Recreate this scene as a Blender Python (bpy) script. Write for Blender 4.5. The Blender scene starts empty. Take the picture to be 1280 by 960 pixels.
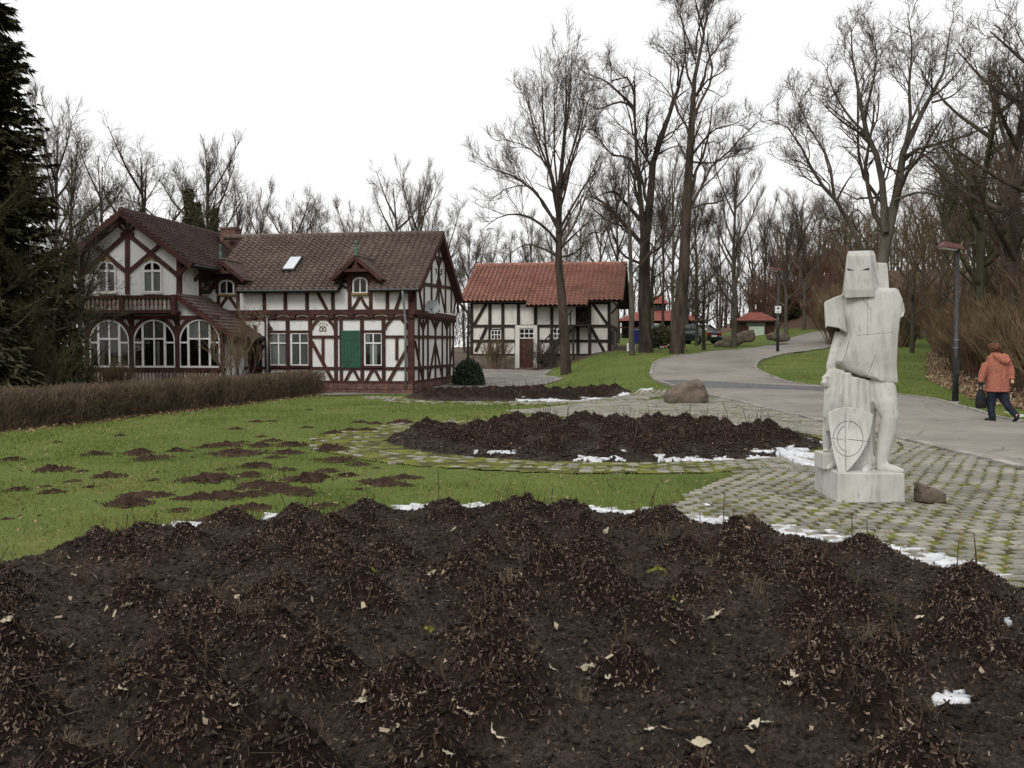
import bpy, bmesh, math, random
import numpy as np
from mathutils import Vector, Matrix

SC = bpy.context.scene
COL = SC.collection
rng = np.random.default_rng(7)
random.seed(7)

# ------------------------------------------------------------------ camera, sky, sun, exposure
FPX = 1180.0                      # focal length in pixels of the 1280 px wide photograph
PITCH = -math.atan(45 / FPX)      # the horizon lies 45 px above the picture centre
CAMH = 1.6
cam = bpy.data.cameras.new('camera')
cam.sensor_width = 36.0
cam.lens = 36.0 * FPX / 1280.0
cam.clip_start = 0.05
cam.clip_end = 3000
camo = bpy.data.objects.new('camera', cam)
camo.location = (0, 0, CAMH)
camo.rotation_euler = (math.pi / 2 + PITCH, 0, 0)
COL.objects.link(camo)
SC.camera = camo

SUN_EL, SUN_AZ = math.radians(40), math.radians(205)
world = bpy.data.worlds.new('World')
SC.world = world
world.use_nodes = True
wn, wl = world.node_tree.nodes, world.node_tree.links
wn.clear()
w_out = wn.new('ShaderNodeOutputWorld')
w_bg = wn.new('ShaderNodeBackground')
w_sky = wn.new('ShaderNodeTexSky')
w_sky.sky_type = 'NISHITA'
w_sky.sun_disc = False
w_sky.sun_elevation = SUN_EL
w_sky.sun_rotation = SUN_AZ
w_sky.air_density = 1.0
w_sky.dust_density = 3.0
w_mix = wn.new('ShaderNodeMixRGB')          # closed cloud cover lying over the clear sky
w_mix.inputs[0].default_value = 0.95
w_tc = wn.new('ShaderNodeTexCoord')
w_noise = wn.new('ShaderNodeTexNoise')
w_noise.inputs['Scale'].default_value = 1.6
w_noise.inputs['Detail'].default_value = 4
w_ramp = wn.new('ShaderNodeValToRGB')
w_ramp.color_ramp.elements[0].position = 0.3
w_ramp.color_ramp.elements[0].color = (0.93, 0.925, 0.92, 1)
w_ramp.color_ramp.elements[1].position = 0.7
w_ramp.color_ramp.elements[1].color = (1, 1, 1, 1)
w_mul = wn.new('ShaderNodeVectorMath')
w_mul.operation = 'SCALE'
w_mul.inputs['Scale'].default_value = 9.2
wl.new(w_tc.outputs['Generated'], w_noise.inputs['Vector'])
wl.new(w_noise.outputs['Fac'], w_ramp.inputs['Fac'])
wl.new(w_ramp.outputs['Color'], w_mul.inputs[0])
wl.new(w_sky.outputs['Color'], w_mix.inputs[1])
wl.new(w_mul.outputs['Vector'], w_mix.inputs[2])
wl.new(w_mix.outputs['Color'], w_bg.inputs['Color'])
w_bg.inputs['Strength'].default_value = 0.1
wl.new(w_bg.outputs['Background'], w_out.inputs['Surface'])

sun = bpy.data.lights.new('sun', 'SUN')
sun.energy = 1.4
sun.angle = math.radians(24)
sun.color = (1.0, 0.97, 0.93)
suno = bpy.data.objects.new('sun', sun)
suno.rotation_euler = (math.pi / 2 - SUN_EL, 0, math.pi - SUN_AZ)
COL.objects.link(suno)

SC.view_settings.view_transform = 'Standard'
SC.view_settings.look = 'None'
SC.view_settings.exposure = 0.26
SC.view_settings.gamma = 1.0
SC.view_settings.use_curve_mapping = False
SC.render.engine = 'CYCLES'

# ------------------------------------------------------------------ measuring the photograph
def ray(px, py):
    a, b = (px - 640) / FPX, (480 - py) / FPX
    return np.array([a, math.cos(PITCH) - b * math.sin(PITCH), math.sin(PITCH) + b * math.cos(PITCH)])
def at_depth(px, py, Y):
    d = ray(px, py)
    return d * (Y / d[1]) + np.array([0, 0, CAMH])
def sstep(a, b, x):
    t = np.clip((x - a) / (b - a), 0, 1)
    return t * t * (3 - 2 * t)

# ------------------------------------------------------------------ the lie of the land
BANK = np.array([(12.6, -30), (12.3, 10), (12.1, 20), (12.9, 25.5), (13.6, 29), (15.2, 35), (20.5, 47), (27, 60), (36.5, 66.5), (38, 78), (30, 84), (20, 92), (6, 112), (-30, 150), (-200, 170)], float)
def bank_dist(x, y):
    """distance beyond the foot of the wooded bank (0 on the park side)"""
    x = np.asarray(x, float); y = np.asarray(y, float)
    best = np.full(np.broadcast(x, y).shape, 1e9)
    side = np.zeros_like(best)
    for (ax, ay), (bx, by) in zip(BANK[:-1], BANK[1:]):
        dx, dy = bx - ax, by - ay
        t = np.clip(((x - ax) * dx + (y - ay) * dy) / (dx * dx + dy * dy), 0, 1)
        qx, qy = ax + t * dx, ay + t * dy
        d = np.hypot(x - qx, y - qy)
        s = (x - ax) * dy - (y - ay) * dx
        m = d < best
        best = np.where(m, d, best)
        side = np.where(m, s, side)
    return np.where(side > 0, best, 0.0)
def terrain(x, y):
    x = np.asarray(x, float); y = np.asarray(y, float)
    R = np.interp(y, [0, 22, 28, 34, 42, 51, 60, 70, 80, 90, 120, 400], [0, 0, .12, .42, .95, 1.4, 1.62, 1.9, 2.2, 2.5, 3.2, 6])
    R = R + .9 * sstep(15, 25, x) * sstep(55, 78, y)
    L = np.interp(y, [0, 34, 40, 54, 80, 400], [0, 0, .10, .41, .7, 2])
    w = sstep(1.0, 6.0, x)
    h = L + (R - L) * w
    bd = bank_dist(x, y)
    h = h + 9.0 * (1 - np.exp(-bd * sstep(0, 5, bd) * .38 / 9.0)) * sstep(.235, .31, np.where(y < 70, 99, x / np.maximum(y, 1)))
    h = h + .02 * np.sin(x * .9 + 1.3 * np.sin(y * .31)) * np.sin(y * .7) * sstep(3, 30, np.hypot(x, y))
    return h
def terr(x, y):
    return float(terrain(x, y))
def ground_at(px, py, lo=2.0, hi=160.0):
    """first point where the sight line meets the ground"""
    d = ray(px, py)
    t = np.linspace(lo, hi, 6000)
    p = d[None, :] * t[:, None] + np.array([0, 0, CAMH])
    g = p[:, 2] - terrain(p[:, 0], p[:, 1])
    i = np.argmax(g < 0)
    return p[i] if g[i] < 0 else p[-1]

# ------------------------------------------------------------------ mesh helpers
def np_mesh(name, V, F, smooth=False):
    """mesh from an (n,3) array and an (m,3) or (m,4) face array"""
    V = np.asarray(V, np.float32); F = np.asarray(F, np.int32)
    me = bpy.data.meshes.new(name)
    me.vertices.add(len(V)); me.vertices.foreach_set('co', V.ravel())
    m, k = F.shape
    me.loops.add(m * k); me.loops.foreach_set('vertex_index', F.ravel())
    me.polygons.add(m); me.polygons.foreach_set('loop_start', np.arange(0, m * k, k, dtype=np.int32))
    if smooth: me.polygons.foreach_set('use_smooth', np.ones(m, bool))
    me.update(calc_edges=True)
    me.validate()
    return me
def link(name, me, mat=None, parent=None):
    o = bpy.data.objects.new(name, me)
    COL.objects.link(o)
    if mat is not None and len(me.materials) == 0: me.materials.append(mat)
    if parent is not None: o.parent = parent
    return o
def tag(o, label=None, cat=None, group=None, kind=None):
    if label: o['label'] = label
    if cat: o['category'] = cat
    if group: o['group'] = group
    if kind: o['kind'] = kind
    return o
def empty(name, loc=(0, 0, 0), rz=0.0):
    o = bpy.data.objects.new(name, None)
    o.empty_display_size = .2
    o.location = loc
    o.rotation_euler = (0, 0, rz)
    COL.objects.link(o)
    return o
def copy_tree(o, parent=None):
    c = o.copy()
    COL.objects.link(c)
    c.parent = parent
    for ch in list(o.children): copy_tree(ch, c)
    return c

class MB:
    def __init__(s): s.V = []; s.F = []
    def add(s, vs, fs):
        b = len(s.V)
        s.V += [tuple(map(float, v)) for v in vs]
        s.F += [tuple(b + i for i in f) for f in fs]
        return s
    def box(s, x0, x1, y0, y1, z0, z1):
        return s.add([(x0, y0, z0), (x1, y0, z0), (x1, y1, z0), (x0, y1, z0), (x0, y0, z1), (x1, y0, z1), (x1, y1, z1), (x0, y1, z1)],
                     [(3, 2, 1, 0), (4, 5, 6, 7), (0, 1, 5, 4), (1, 2, 6, 5), (2, 3, 7, 6), (3, 0, 4, 7)])
    def bar(s, p, q, w, n, d0, d1):
        """bar from p to q, width w in the plane, spanning d0..d1 along the normal n"""
        p, q, n = Vector(p), Vector(q), Vector(n).normalized()
        a = (q - p).normalized(); t = a.cross(n).normalized() * (w / 2)
        vs = [p - t + n * d0, p + t + n * d0, q + t + n * d0, q - t + n * d0, p - t + n * d1, p + t + n * d1, q + t + n * d1, q - t + n * d1]
        return s.add(vs, [(3, 2, 1, 0), (4, 5, 6, 7), (0, 1, 5, 4), (1, 2, 6, 5), (2, 3, 7, 6), (3, 0, 4, 7)])
    def strip(s, pts, w, n, d0, d1):
        """curved bar along a polyline"""
        n = Vector(n).normalized(); P = [Vector(p) for p in pts]; b = len(s.V); k = len(P)
        for i, p in enumerate(P):
            a = (P[min(i + 1, k - 1)] - P[max(i - 1, 0)]).normalized()
            t = a.cross(n).normalized() * (w / 2)
            s.V += [tuple(p - t + n * d0), tuple(p + t + n * d0), tuple(p + t + n * d1), tuple(p - t + n * d1)]
        for i in range(k - 1):
            o = b + 4 * i
            for j in range(4): s.F.append((o + j, o + (j + 1) % 4, o + 4 + (j + 1) % 4, o + 4 + j))
        s.F.append((b + 3, b + 2, b + 1, b)); e = b + 4 * (k - 1); s.F.append((e, e + 1, e + 2, e + 3))
        return s
    def prism(s, poly, a, b, axis='y'):
        """polygon given in two axes, extruded along the third"""
        def mk(p, t):
            return (p[0], t, p[1]) if axis == 'y' else ((t, p[0], p[1]) if axis == 'x' else (p[0], p[1], t))
        k = len(poly); base = len(s.V)
        s.V += [mk(p, a) for p in poly] + [mk(p, b) for p in poly]
        s.F.append(tuple(base + i for i in range(k))); s.F.append(tuple(base + k + i for i in reversed(range(k))))
        for i in range(k):
            j = (i + 1) % k
            s.F.append((base + j, base + i, base + k + i, base + k + j))
        return s
    def tube(s, pts, rad, n=8, cap=True):
        P = [Vector(p) for p in pts]; k = len(P); b = len(s.V)
        if not hasattr(rad, '__len__'): rad = [rad] * k
        for i, p in enumerate(P):
            a = (P[min(i + 1, k - 1)] - P[max(i - 1, 0)]).normalized()
            up = Vector((0, 0, 1)) if abs(a.z) < .9 else Vector((1, 0, 0))
            x = a.cross(up).normalized(); y = a.cross(x)
            for j in range(n):
                t = 2 * math.pi * j / n
                s.V.append(tuple(p + (x * math.cos(t) + y * math.sin(t)) * rad[i]))
        for i in range(k - 1):
            for j in range(n):
                s.F.append((b + i * n + j, b + i * n + (j + 1) % n, b + (i + 1) * n + (j + 1) % n, b + (i + 1) * n + j))
        if cap:
            s.F.append(tuple(b + j for j in reversed(range(n)))); s.F.append(tuple(b + (k - 1) * n + j for j in range(n)))
        return s
    def loft(s, rings, cap=True):
        n = len(rings[0]); b = len(s.V)
        for r in rings: s.V += [tuple(map(float, p)) for p in r]
        for i in range(len(rings) - 1):
            for j in range(n):
                s.F.append((b + i * n + j, b + i * n + (j + 1) % n, b + (i + 1) * n + (j + 1) % n, b + (i + 1) * n + j))
        if cap:
            s.F.append(tuple(b + j for j in reversed(range(n)))); e = b + (len(rings) - 1) * n; s.F.append(tuple(e + j for j in range(n)))
        return s
    def mesh(s, name, smooth=False, fix=True):
        me = bpy.data.meshes.new(name)
        me.from_pydata(s.V, [], s.F)
        if fix:
            bm = bmesh.new(); bm.from_mesh(me); bmesh.ops.recalc_face_normals(bm, faces=bm.faces[:]); bm.to_mesh(me); bm.free()
        if smooth:
            for p in me.polygons: p.use_smooth = True
        me.update()
        return me
    def build(s, name, mat, parent=None, smooth=False, bevel=0.0):
        o = link(name, s.mesh(name, smooth), mat, parent)
        if bevel:
            m = o.modifiers.new('bevel', 'BEVEL'); m.width = bevel; m.segments = 2; m.limit_method = 'ANGLE'
        return o

# ------------------------------------------------------------------ materials
def nn(nt, t, **kw):
    n = nt.nodes.new(t)
    for k, v in kw.items():
        if k in n.inputs: n.inputs[k].default_value = v
        else: setattr(n, k, v)
    return n
def ramp(nt, src, stops):
    r = nt.nodes.new('ShaderNodeValToRGB')
    el = r.color_ramp.elements
    while len(el) < len(stops): el.new(.5)
    for e, (p, c) in zip(el, stops):
        e.position = p; e.color = (*c, 1) if len(c) == 3 else c
    nt.links.new(src, r.inputs['Fac'])
    return r.outputs['Color']
def base_mat(name, rough=.8, spec=.3):
    m = bpy.data.materials.new(name); m.use_nodes = True
    nt = m.node_tree; b = nt.nodes['Principled BSDF']
    b.inputs['Roughness'].default_value = rough
    b.inputs['Specular IOR Level'].default_value = spec
    return m, nt, b
def coords(nt, scale=1.0, sx=1, sy=1, sz=1, world=False, kind='Object'):
    if world:
        src = nt.nodes.new('ShaderNodeNewGeometry').outputs['Position']
    else:
        src = nt.nodes.new('ShaderNodeTexCoord').outputs[kind]
    mp = nt.nodes.new('ShaderNodeMapping')
    mp.inputs['Scale'].default_value = (scale * sx, scale * sy, scale * sz)
    nt.links.new(src, mp.inputs['Vector'])
    return mp.outputs['Vector']
def noise(nt, vec, scale, detail=5, rough=.6):
    n = nn(nt, 'ShaderNodeTexNoise', Scale=scale, Detail=detail, Roughness=rough)
    nt.links.new(vec, n.inputs['Vector'])
    return n.outputs['Fac']
def mix(nt, fac, a, b, mode='MIX'):
    m = nt.nodes.new('ShaderNodeMixRGB'); m.blend_type = mode
    for s, v in ((0, fac), (1, a), (2, b)):
        if isinstance(v, (int, float)): m.inputs[s].default_value = v
        elif isinstance(v, tuple): m.inputs[s].default_value = (*v, 1)
        else: nt.links.new(v, m.inputs[s])
    return m.outputs['Color']
def bump(nt, b, h, strength=.4, dist=.02):
    n = nn(nt, 'ShaderNodeBump', Strength=strength, Distance=dist)
    nt.links.new(h, n.inputs['Height']); nt.links.new(n.outputs['Normal'], b.inputs['Normal'])
def rand_tint(nt, col, amount=.25):
    """each object a slightly different shade"""
    oi = nt.nodes.new('ShaderNodeObjectInfo')
    r = nt.nodes.new('ShaderNodeMapRange')
    r.inputs['To Min'].default_value = 1 - amount; r.inputs['To Max'].default_value = 1 + amount
    nt.links.new(oi.outputs['Random'], r.inputs['Value'])
    c = nt.nodes.new('ShaderNodeVectorMath'); c.operation = 'SCALE'
    nt.links.new(col, c.inputs[0]); nt.links.new(r.outputs['Result'], c.inputs['Scale'])
    return c.outputs['Vector']
def noisy(name, c0, c1, scale=8, rough=.85, bstr=.3, bdist=.01, spec=.25, fine=60, stretch=(1, 1, 1), tint=0.0, world=True, lo=.35, hi=.65):
    m, nt, b = base_mat(name, rough, spec)
    v = coords(nt, 1, *stretch, world=world)
    a = noise(nt, v, scale, 6)
    col = ramp(nt, a, [(lo, c0), (hi, c1)])
    f = noise(nt, v, fine, 4)
    col = mix(nt, .35, col, mix(nt, f, (.55, .55, .55), (1.4, 1.4, 1.4)), 'MULTIPLY')
    if tint: col = rand_tint(nt, col, tint)
    nt.links.new(col, b.inputs['Base Color'])
    if bstr: bump(nt, b, f, bstr, bdist)
    return m

M = {}
M['bark'] = noisy('bark', (.030, .023, .018), (.085, .067, .053), 3, .95, .8, .03, .1, 26, (1, 1, .25), tint=.18)
M['bark_grey'] = noisy('bark_grey', (.060, .052, .042), (.12, .105, .085), 3, .95, .7, .02, .1, 30, (1, 1, .3), tint=.15)
M['bark_green'] = noisy('bark_green', (.045, .048, .026), (.10, .095, .06), 3, .95, .7, .02, .1, 30, (1, 1, .3), tint=.15)
M['twig'] = noisy('twig', (.060, .045, .034), (.115, .088, .066), 2, .9, 0, 0, .1, 20, tint=.2)
M['twig_tan'] = noisy('twig_tan', (.105, .076, .046), (.19, .14, .085), 1.2, .9, 0, 0, .1, 20, tint=.2)
M['twig_red'] = noisy('twig_red', (.095, .052, .036), (.16, .092, .064), .6, .9, 0, 0, .1, 20, tint=.15)
M['twig_green'] = noisy('twig_green', (.038, .038, .018), (.075, .070, .035), 2, .9, 0, 0, .1, 20, tint=.15)
M['hedge'] = noisy('hedge_twig', (.085, .064, .043), (.17, .13, .088), 2.5, .9, 0, 0, .1, 25)
M['spruce'] = noisy('spruce_needle', (.030, .034, .017), (.082, .082, .042), 1.2, .8, 0, 0, .15, 9)
M['evergreen'] = noisy('evergreen_leaf', (.012, .022, .010), (.035, .055, .025), 4, .5, 0, 0, .4, 20)
M['ivy'] = noisy('ivy_leaf', (.040, .045, .020), (.085, .090, .042), 4, .5, 0, 0, .4, 20)
M['timber'] = noisy('timber', (.032, .0115, .009), (.072, .026, .020), 5, .75, .3, .004, .3, 60, (1, 1, 1), tint=.25)
M['timber_dark'] = noisy('timber_dark', (.016, .011, .009), (.040, .028, .023), 5, .8, .3, .004, .25, 60, tint=.25)
M['timber_pale'] = noisy('timber_pale', (.22, .19, .15), (.40, .36, .30), 6, .8, .3, .004, .25, 60, tint=.2)
M['frame'] = noisy('window_paint', (.60, .60, .58), (.74, .74, .72), 4, .45, .1, .002, .4, 40)
M['shutter'] = noisy('shutter_green', (.012, .060, .034), (.020, .090, .050), 5, .55, .15, .003, .4, 50)
M['stone_red'] = noisy('red_sandstone', (.095, .050, .042), (.17, .095, .080), 5, .9, .5, .01, .2, 40, tint=.25)
M['rock'] = noisy('rock', (.085, .066, .048), (.20, .165, .13), 3, .95, .9, .03, .2, 18, world=False)
M['metal_dark'] = noisy('dark_metal', (.012, .012, .013), (.028, .028, .028), 6, .5, .1, .002, .5, 50)
M['metal_grey'] = noisy('zinc', (.16, .17, .18), (.27, .28, .29), 6, .5, .1, .002, .5, 50)
M['lamp_red'] = noisy('lamp_hood', (.075, .028, .024), (.12, .045, .038), 5, .5, .1, .002, .4, 50)
def asphalt_mat():
    m, nt, b = base_mat('asphalt', .88, .3)
    v = coords(nt, 1, world=True)
    big = noise(nt, v, .35, 5, .65); mid = noise(nt, v, 3.5, 5, .7); fine = noise(nt, v, 150, 4, .7)
    vo = nn(nt, 'ShaderNodeTexVoronoi', Scale=.55, feature='DISTANCE_TO_EDGE'); nt.links.new(mix(nt, .12, v, nn(nt, 'ShaderNodeTexNoise', Scale=2.0).outputs['Color']), vo.inputs['Vector'])
    col = ramp(nt, big, [(.35, (.180, .164, .143)), (.5, (.235, .217, .190)), (.66, (.275, .255, .224))])
    col = mix(nt, .5, col, ramp(nt, mid, [(.3, (.72, .71, .70)), (.7, (1.18, 1.17, 1.15))]), 'MULTIPLY')
    col = mix(nt, .55, col, ramp(nt, fine, [(.35, (.5, .5, .5)), (.5, (1, 1, 1)), (.68, (1.6, 1.58, 1.54))]), 'MULTIPLY')
    col = mix(nt, ramp(nt, vo.outputs['Distance'], [(.0, (.55, .55, .55)), (.012, (0, 0, 0))]), col, (.07, .064, .055))
    nt.links.new(col, b.inputs['Base Color'])
    bump(nt, b, fine, .5, .005)
    return m
M['asphalt'] = asphalt_mat()
M['gravel'] = noisy('path_gravel', (.15, .14, .125), (.26, .245, .22), 2, .95, .5, .01, .2, 90)
M['band'] = noisy('sett_band', (.09, .09, .095), (.16, .16, .165), 5, .9, .7, .02, .25, 28)
M['kerb'] = noisy('kerb_stone', (.22, .205, .185), (.34, .32, .295), 3, .9, .5, .006, .25, 70, tint=.2)
M['snow'] = noisy('old_snow', (.42, .43, .45), (.74, .75, .77), 13, .75, .6, .01, .3, 60)
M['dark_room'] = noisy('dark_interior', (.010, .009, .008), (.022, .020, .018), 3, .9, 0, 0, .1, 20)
M['curtain'] = noisy('net_curtain', (.20, .20, .195), (.36, .36, .35), 1, .9, 0, 0, .1, 25, (6, 6, .3))
M['red_tile_smooth'] = noisy('red_roofing', (.17, .050, .040), (.26, .085, .065), 3, .85, .3, .01, .2, 30)
M['white'] = noisy('white_paint', (.66, .67, .64), (.78, .79, .76), 4, .6, .1, .002, .3, 40)
M['pale_green'] = noisy('pale_green_paint', (.46, .56, .44), (.54, .63, .51), 4, .6, .1, .002, .3, 40)
M['emblem'] = noisy('emblem_paint', (.060, .045, .018), (.11, .085, .035), 20, .7, 0, 0, .3, 60)
M['ochre'] = noisy('emblem_ochre', (.16, .10, .03), (.24, .16, .05), 20, .7, 0, 0, .3, 60)
M['copper'] = noisy('green_copper', (.045, .12, .085), (.08, .18, .13), 12, .7, .1, .002, .3, 60)
M['blue'] = noisy('blue_paint', (.012, .018, .13), (.02, .03, .2), 8, .5, 0, 0, .4, 40)

def glass_mat():
    m, nt, b = base_mat('window_glass', .06, .5)
    v = coords(nt, 1, world=True)
    col = ramp(nt, noise(nt, v, 1.3, 3), [(.35, (.016, .016, .017)), (.7, (.055, .057, .06))])
    nt.links.new(col, b.inputs['Base Color'])
    return m
M['glass'] = glass_mat()

def plaster_mat(name, tone, stain, amt):
    m, nt, b = base_mat(name, .92, .2)
    v = coords(nt, 1, world=True)
    vs = coords(nt, 1, 1, 1, .22, world=True)
    big = noise(nt, v, .9, 5)
    run = noise(nt, vs, 5.5, 6, .7)
    fine = noise(nt, v, 70, 3)
    col = mix(nt, ramp(nt, big, [(.35, (0, 0, 0)), (.75, (.6, .6, .6))]), tone, tuple(c * .84 for c in tone))
    col = mix(nt, ramp(nt, run, [(.52, (0, 0, 0)), (.80, (amt, amt, amt))]), col, stain)
    col = mix(nt, .25, col, mix(nt, fine, (.7, .7, .7), (1.2, 1.2, 1.2)), 'MULTIPLY')
    nt.links.new(col, b.inputs['Base Color'])
    bump(nt, b, fine, .35, .006)
    return m
M['plaster'] = plaster_mat('lime_plaster', (.74, .735, .715), (.40, .38, .33), .8)
M['plaster_old'] = plaster_mat('old_plaster', (.68, .655, .60), (.34, .29, .22), .85)

def tile_mat(name, c0, c1, c2):
    m, nt, b = base_mat(name, .8, .3)
    v = coords(nt, 1, kind='Object')
    n1 = noise(nt, v, .8, 6, .7); n2 = noise(nt, v, 5.5, 3); n3 = noise(nt, v, 45, 3)
    col = ramp(nt, n1, [(.3, c0), (.55, c1), (.75, c2)])
    col = mix(nt, .9, col, mix(nt, n2, (.25, .25, .27), (1.8, 1.72, 1.65)), 'MULTIPLY')
    col = mix(nt, .3, col, mix(nt, n3, (.5, .5, .5), (1.5, 1.5, 1.5)), 'MULTIPLY')
    nt.links.new(col, b.inputs['Base Color'])
    bump(nt, b, n3, .3, .006)
    return m
M['tile_brown'] = tile_mat('brown_roof_tile', (.074, .055, .046), (.115, .087, .073), (.160, .127, .108))
M['tile_dark'] = tile_mat('dark_roof_tile', (.040, .026, .024), (.060, .040, .036), (.09, .06, .055))
M['tile_red'] = tile_mat('red_roof_tile', (.20, .096, .075), (.32, .160, .124), (.27, .185, .155))

def marble_mat():
    m, nt, b = base_mat('weathered_marble', .75, .35)
    v = coords(nt, 1, kind='Object')
    vs = coords(nt, 1, 1, 1, .16, kind='Object')
    big = noise(nt, v, 2.2, 6); run = noise(nt, vs, 9, 6, .75); thin = noise(nt, vs, 34, 4, .6); fine = noise(nt, v, 90, 4)
    col = mix(nt, ramp(nt, big, [(.35, (0, 0, 0)), (.7, (1, 1, 1))]), (.57, .56, .525), (.41, .405, .375))
    col = mix(nt, ramp(nt, run, [(.50, (0, 0, 0)), (.72, (.85, .85, .85))]), col, (.30, .295, .265))
    col = mix(nt, ramp(nt, thin, [(.60, (0, 0, 0)), (.72, (.6, .6, .6))]), col, (.20, .195, .17))
    col = mix(nt, .4, col, mix(nt, fine, (.72, .72, .72), (1.15, 1.15, 1.15)), 'MULTIPLY')
    nt.links.new(col, b.inputs['Base Color'])
    bump(nt, b, mix(nt, .5, fine, big), .35, .008)
    return m
M['marble'] = marble_mat()

def ground_mat():
    """lawn, leaf litter and bare earth, by the zone painted on the ground sheet"""
    m, nt, b = base_mat('ground', .95, .15)
    v = coords(nt, 1, world=True)
    n1 = noise(nt, v, .33, 5); n2 = noise(nt, v, 2.4, 6, .7); n3 = noise(nt, v, 28, 5, .7); n4 = noise(nt, v, 120, 3)
    g = ramp(nt, n1, [(.32, (.078, .118, .024)), (.5, (.108, .148, .033)), (.68, (.148, .166, .050))])
    g = mix(nt, ramp(nt, n2, [(.5, (0, 0, 0)), (.78, (.8, .8, .8))]), g, (.105, .098, .040))
    g = mix(nt, .75, g, mix(nt, n3, (.30, .34, .25), (1.65, 1.6, 1.5)), 'MULTIPLY')
    l = ramp(nt, n3, [(.30, (.045, .026, .018)), (.5, (.105, .062, .042)), (.66, (.19, .13, .095)), (.8, (.30, .24, .19))])
    l = mix(nt, ramp(nt, n1, [(.3, (0, 0, 0)), (.7, (.6, .6, .6))]), l, (.085, .050, .038))
    e = ramp(nt, n3, [(.3, (.06, .043, .03)), (.7, (.125, .10, .075))])
    at = nt.nodes.new('ShaderNodeVertexColor'); at.layer_name = 'zone'
    sep = nt.nodes.new('ShaderNodeSeparateColor'); nt.links.new(at.outputs['Color'], sep.inputs['Color'])
    def edge(ch):
        a = nn(nt, 'ShaderNodeMath', operation='ADD'); nt.links.new(sep.outputs[ch], a.inputs[0])
        s = nn(nt, 'ShaderNodeMath', operation='SUBTRACT'); nt.links.new(n2, s.inputs[0]); s.inputs[1].default_value = .5
        nt.links.new(s.outputs[0], a.inputs[1])
        return ramp(nt, a.outputs[0], [(.42, (0, 0, 0)), (.58, (1, 1, 1))])
    col = mix(nt, edge('Red'), g, l)
    col = mix(nt, edge('Green'), col, e)
    nt.links.new(col, b.inputs['Base Color'])
    bump(nt, b, mix(nt, .4, n3, n4), .8, .03)
    return m
M['ground'] = ground_mat()
M['moss_joint'] = noisy('mossy_joint', (.072, .066, .032), (.165, .172, .034), 3.2, .95, .8, .02, .1, 55, lo=.42, hi=.58)
M['sett'] = noisy('granite_sett', (.165, .157, .130), (.30, .285, .245), 1.6, .9, .6, .01, .25, 75, tint=.2)
M['grass'] = noisy('grass_blade', (.080, .115, .022), (.195, .212, .058), .7, .8, 0, 0, .2, 16)
def soil_mat():
    m, nt, b = base_mat('garden_soil', .95, .1)
    v = coords(nt, 1, world=True)
    n1 = noise(nt, v, 2.2, 5); n2 = noise(nt, v, 38, 5, .75); n3 = noise(nt, v, 130, 4, .7)
    at = nt.nodes.new('ShaderNodeVertexColor'); at.layer_name = 'heap'
    flat = ramp(nt, n1, [(.35, (.034, .0265, .0215)), (.65, (.066, .052, .042))])
    col = mix(nt, at.outputs['Color'], flat, (.0195, .0120, .0095))
    col = mix(nt, .9, col, ramp(nt, n2, [(.34, (.22, .22, .22)), (.5, (.9, .9, .9)), (.68, (2.1, 2.0, 1.9))]), 'MULTIPLY')
    col = mix(nt, ramp(nt, n3, [(.62, (0, 0, 0)), (.72, (.55, .55, .55))]), col, (.13, .098, .072))
    nt.links.new(col, b.inputs['Base Color'])
    bump(nt, b, mix(nt, .5, n2, n3), 1.0, .035)
    return m
M['soil'] = soil_mat()
M['molehill'] = noisy('molehill_earth', (.034, .021, .015), (.074, .047, .034), 6, .95, 1.0, .02, .1, 60)
M['chip_dark'] = noisy('bark_mulch_dark', (.024, .014, .010), (.062, .038, .028), 9, .9, 0, 0, .15, 70)
M['chip_mid'] = noisy('bark_mulch_brown', (.075, .053, .038), (.165, .120, .086), 9, .85, 0, 0, .2, 70)
M['chip_pale'] = noisy('bark_mulch_pale', (.17, .125, .09), (.32, .25, .19), 9, .8, 0, 0, .2, 70)
M['leaf_pale'] = noisy('bleached_leaf', (.34, .29, .20), (.52, .46, .35), 14, .8, .2, .003, .2, 60, tint=.2)
M['leaf_tan'] = noisy('dry_leaf', (.17, .10, .055), (.30, .20, .12), 9, .85, 0, 0, .2, 60)
M['stem'] = noisy('rose_stem', (.045, .030, .020), (.085, .06, .038), 12, .8, 0, 0, .2, 60)
M['straw'] = noisy('dead_stalk', (.10, .072, .042), (.19, .145, .09), 12, .85, 0, 0, .2, 60)
M['moss'] = noisy('moss_tuft', (.085, .085, .016), (.17, .16, .03), 14, .9, .4, .01, .1, 80)

# ------------------------------------------------------------------ value noise for heightfields
_NG = rng.random((256, 256))
def vnoise(x, y):
    xi = np.floor(x).astype(int); yi = np.floor(y).astype(int)
    fx = x - xi; fy = y - yi
    fx = fx * fx * (3 - 2 * fx); fy = fy * fy * (3 - 2 * fy)
    a = _NG[yi % 256, xi % 256]; b = _NG[yi % 256, (xi + 1) % 256]; c = _NG[(yi + 1) % 256, xi % 256]; d = _NG[(yi + 1) % 256, (xi + 1) % 256]
    return (a + (b - a) * fx) * (1 - fy) + (c + (d - c) * fx) * fy - .5
def fbm(x, y, o=4, g=.5):
    s = 0; a = 1.0
    for i in range(o):
        s = s + a * vnoise(x * 2 ** i + 17.3 * i, y * 2 ** i + 9.1 * i); a *= g
    return s

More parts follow.
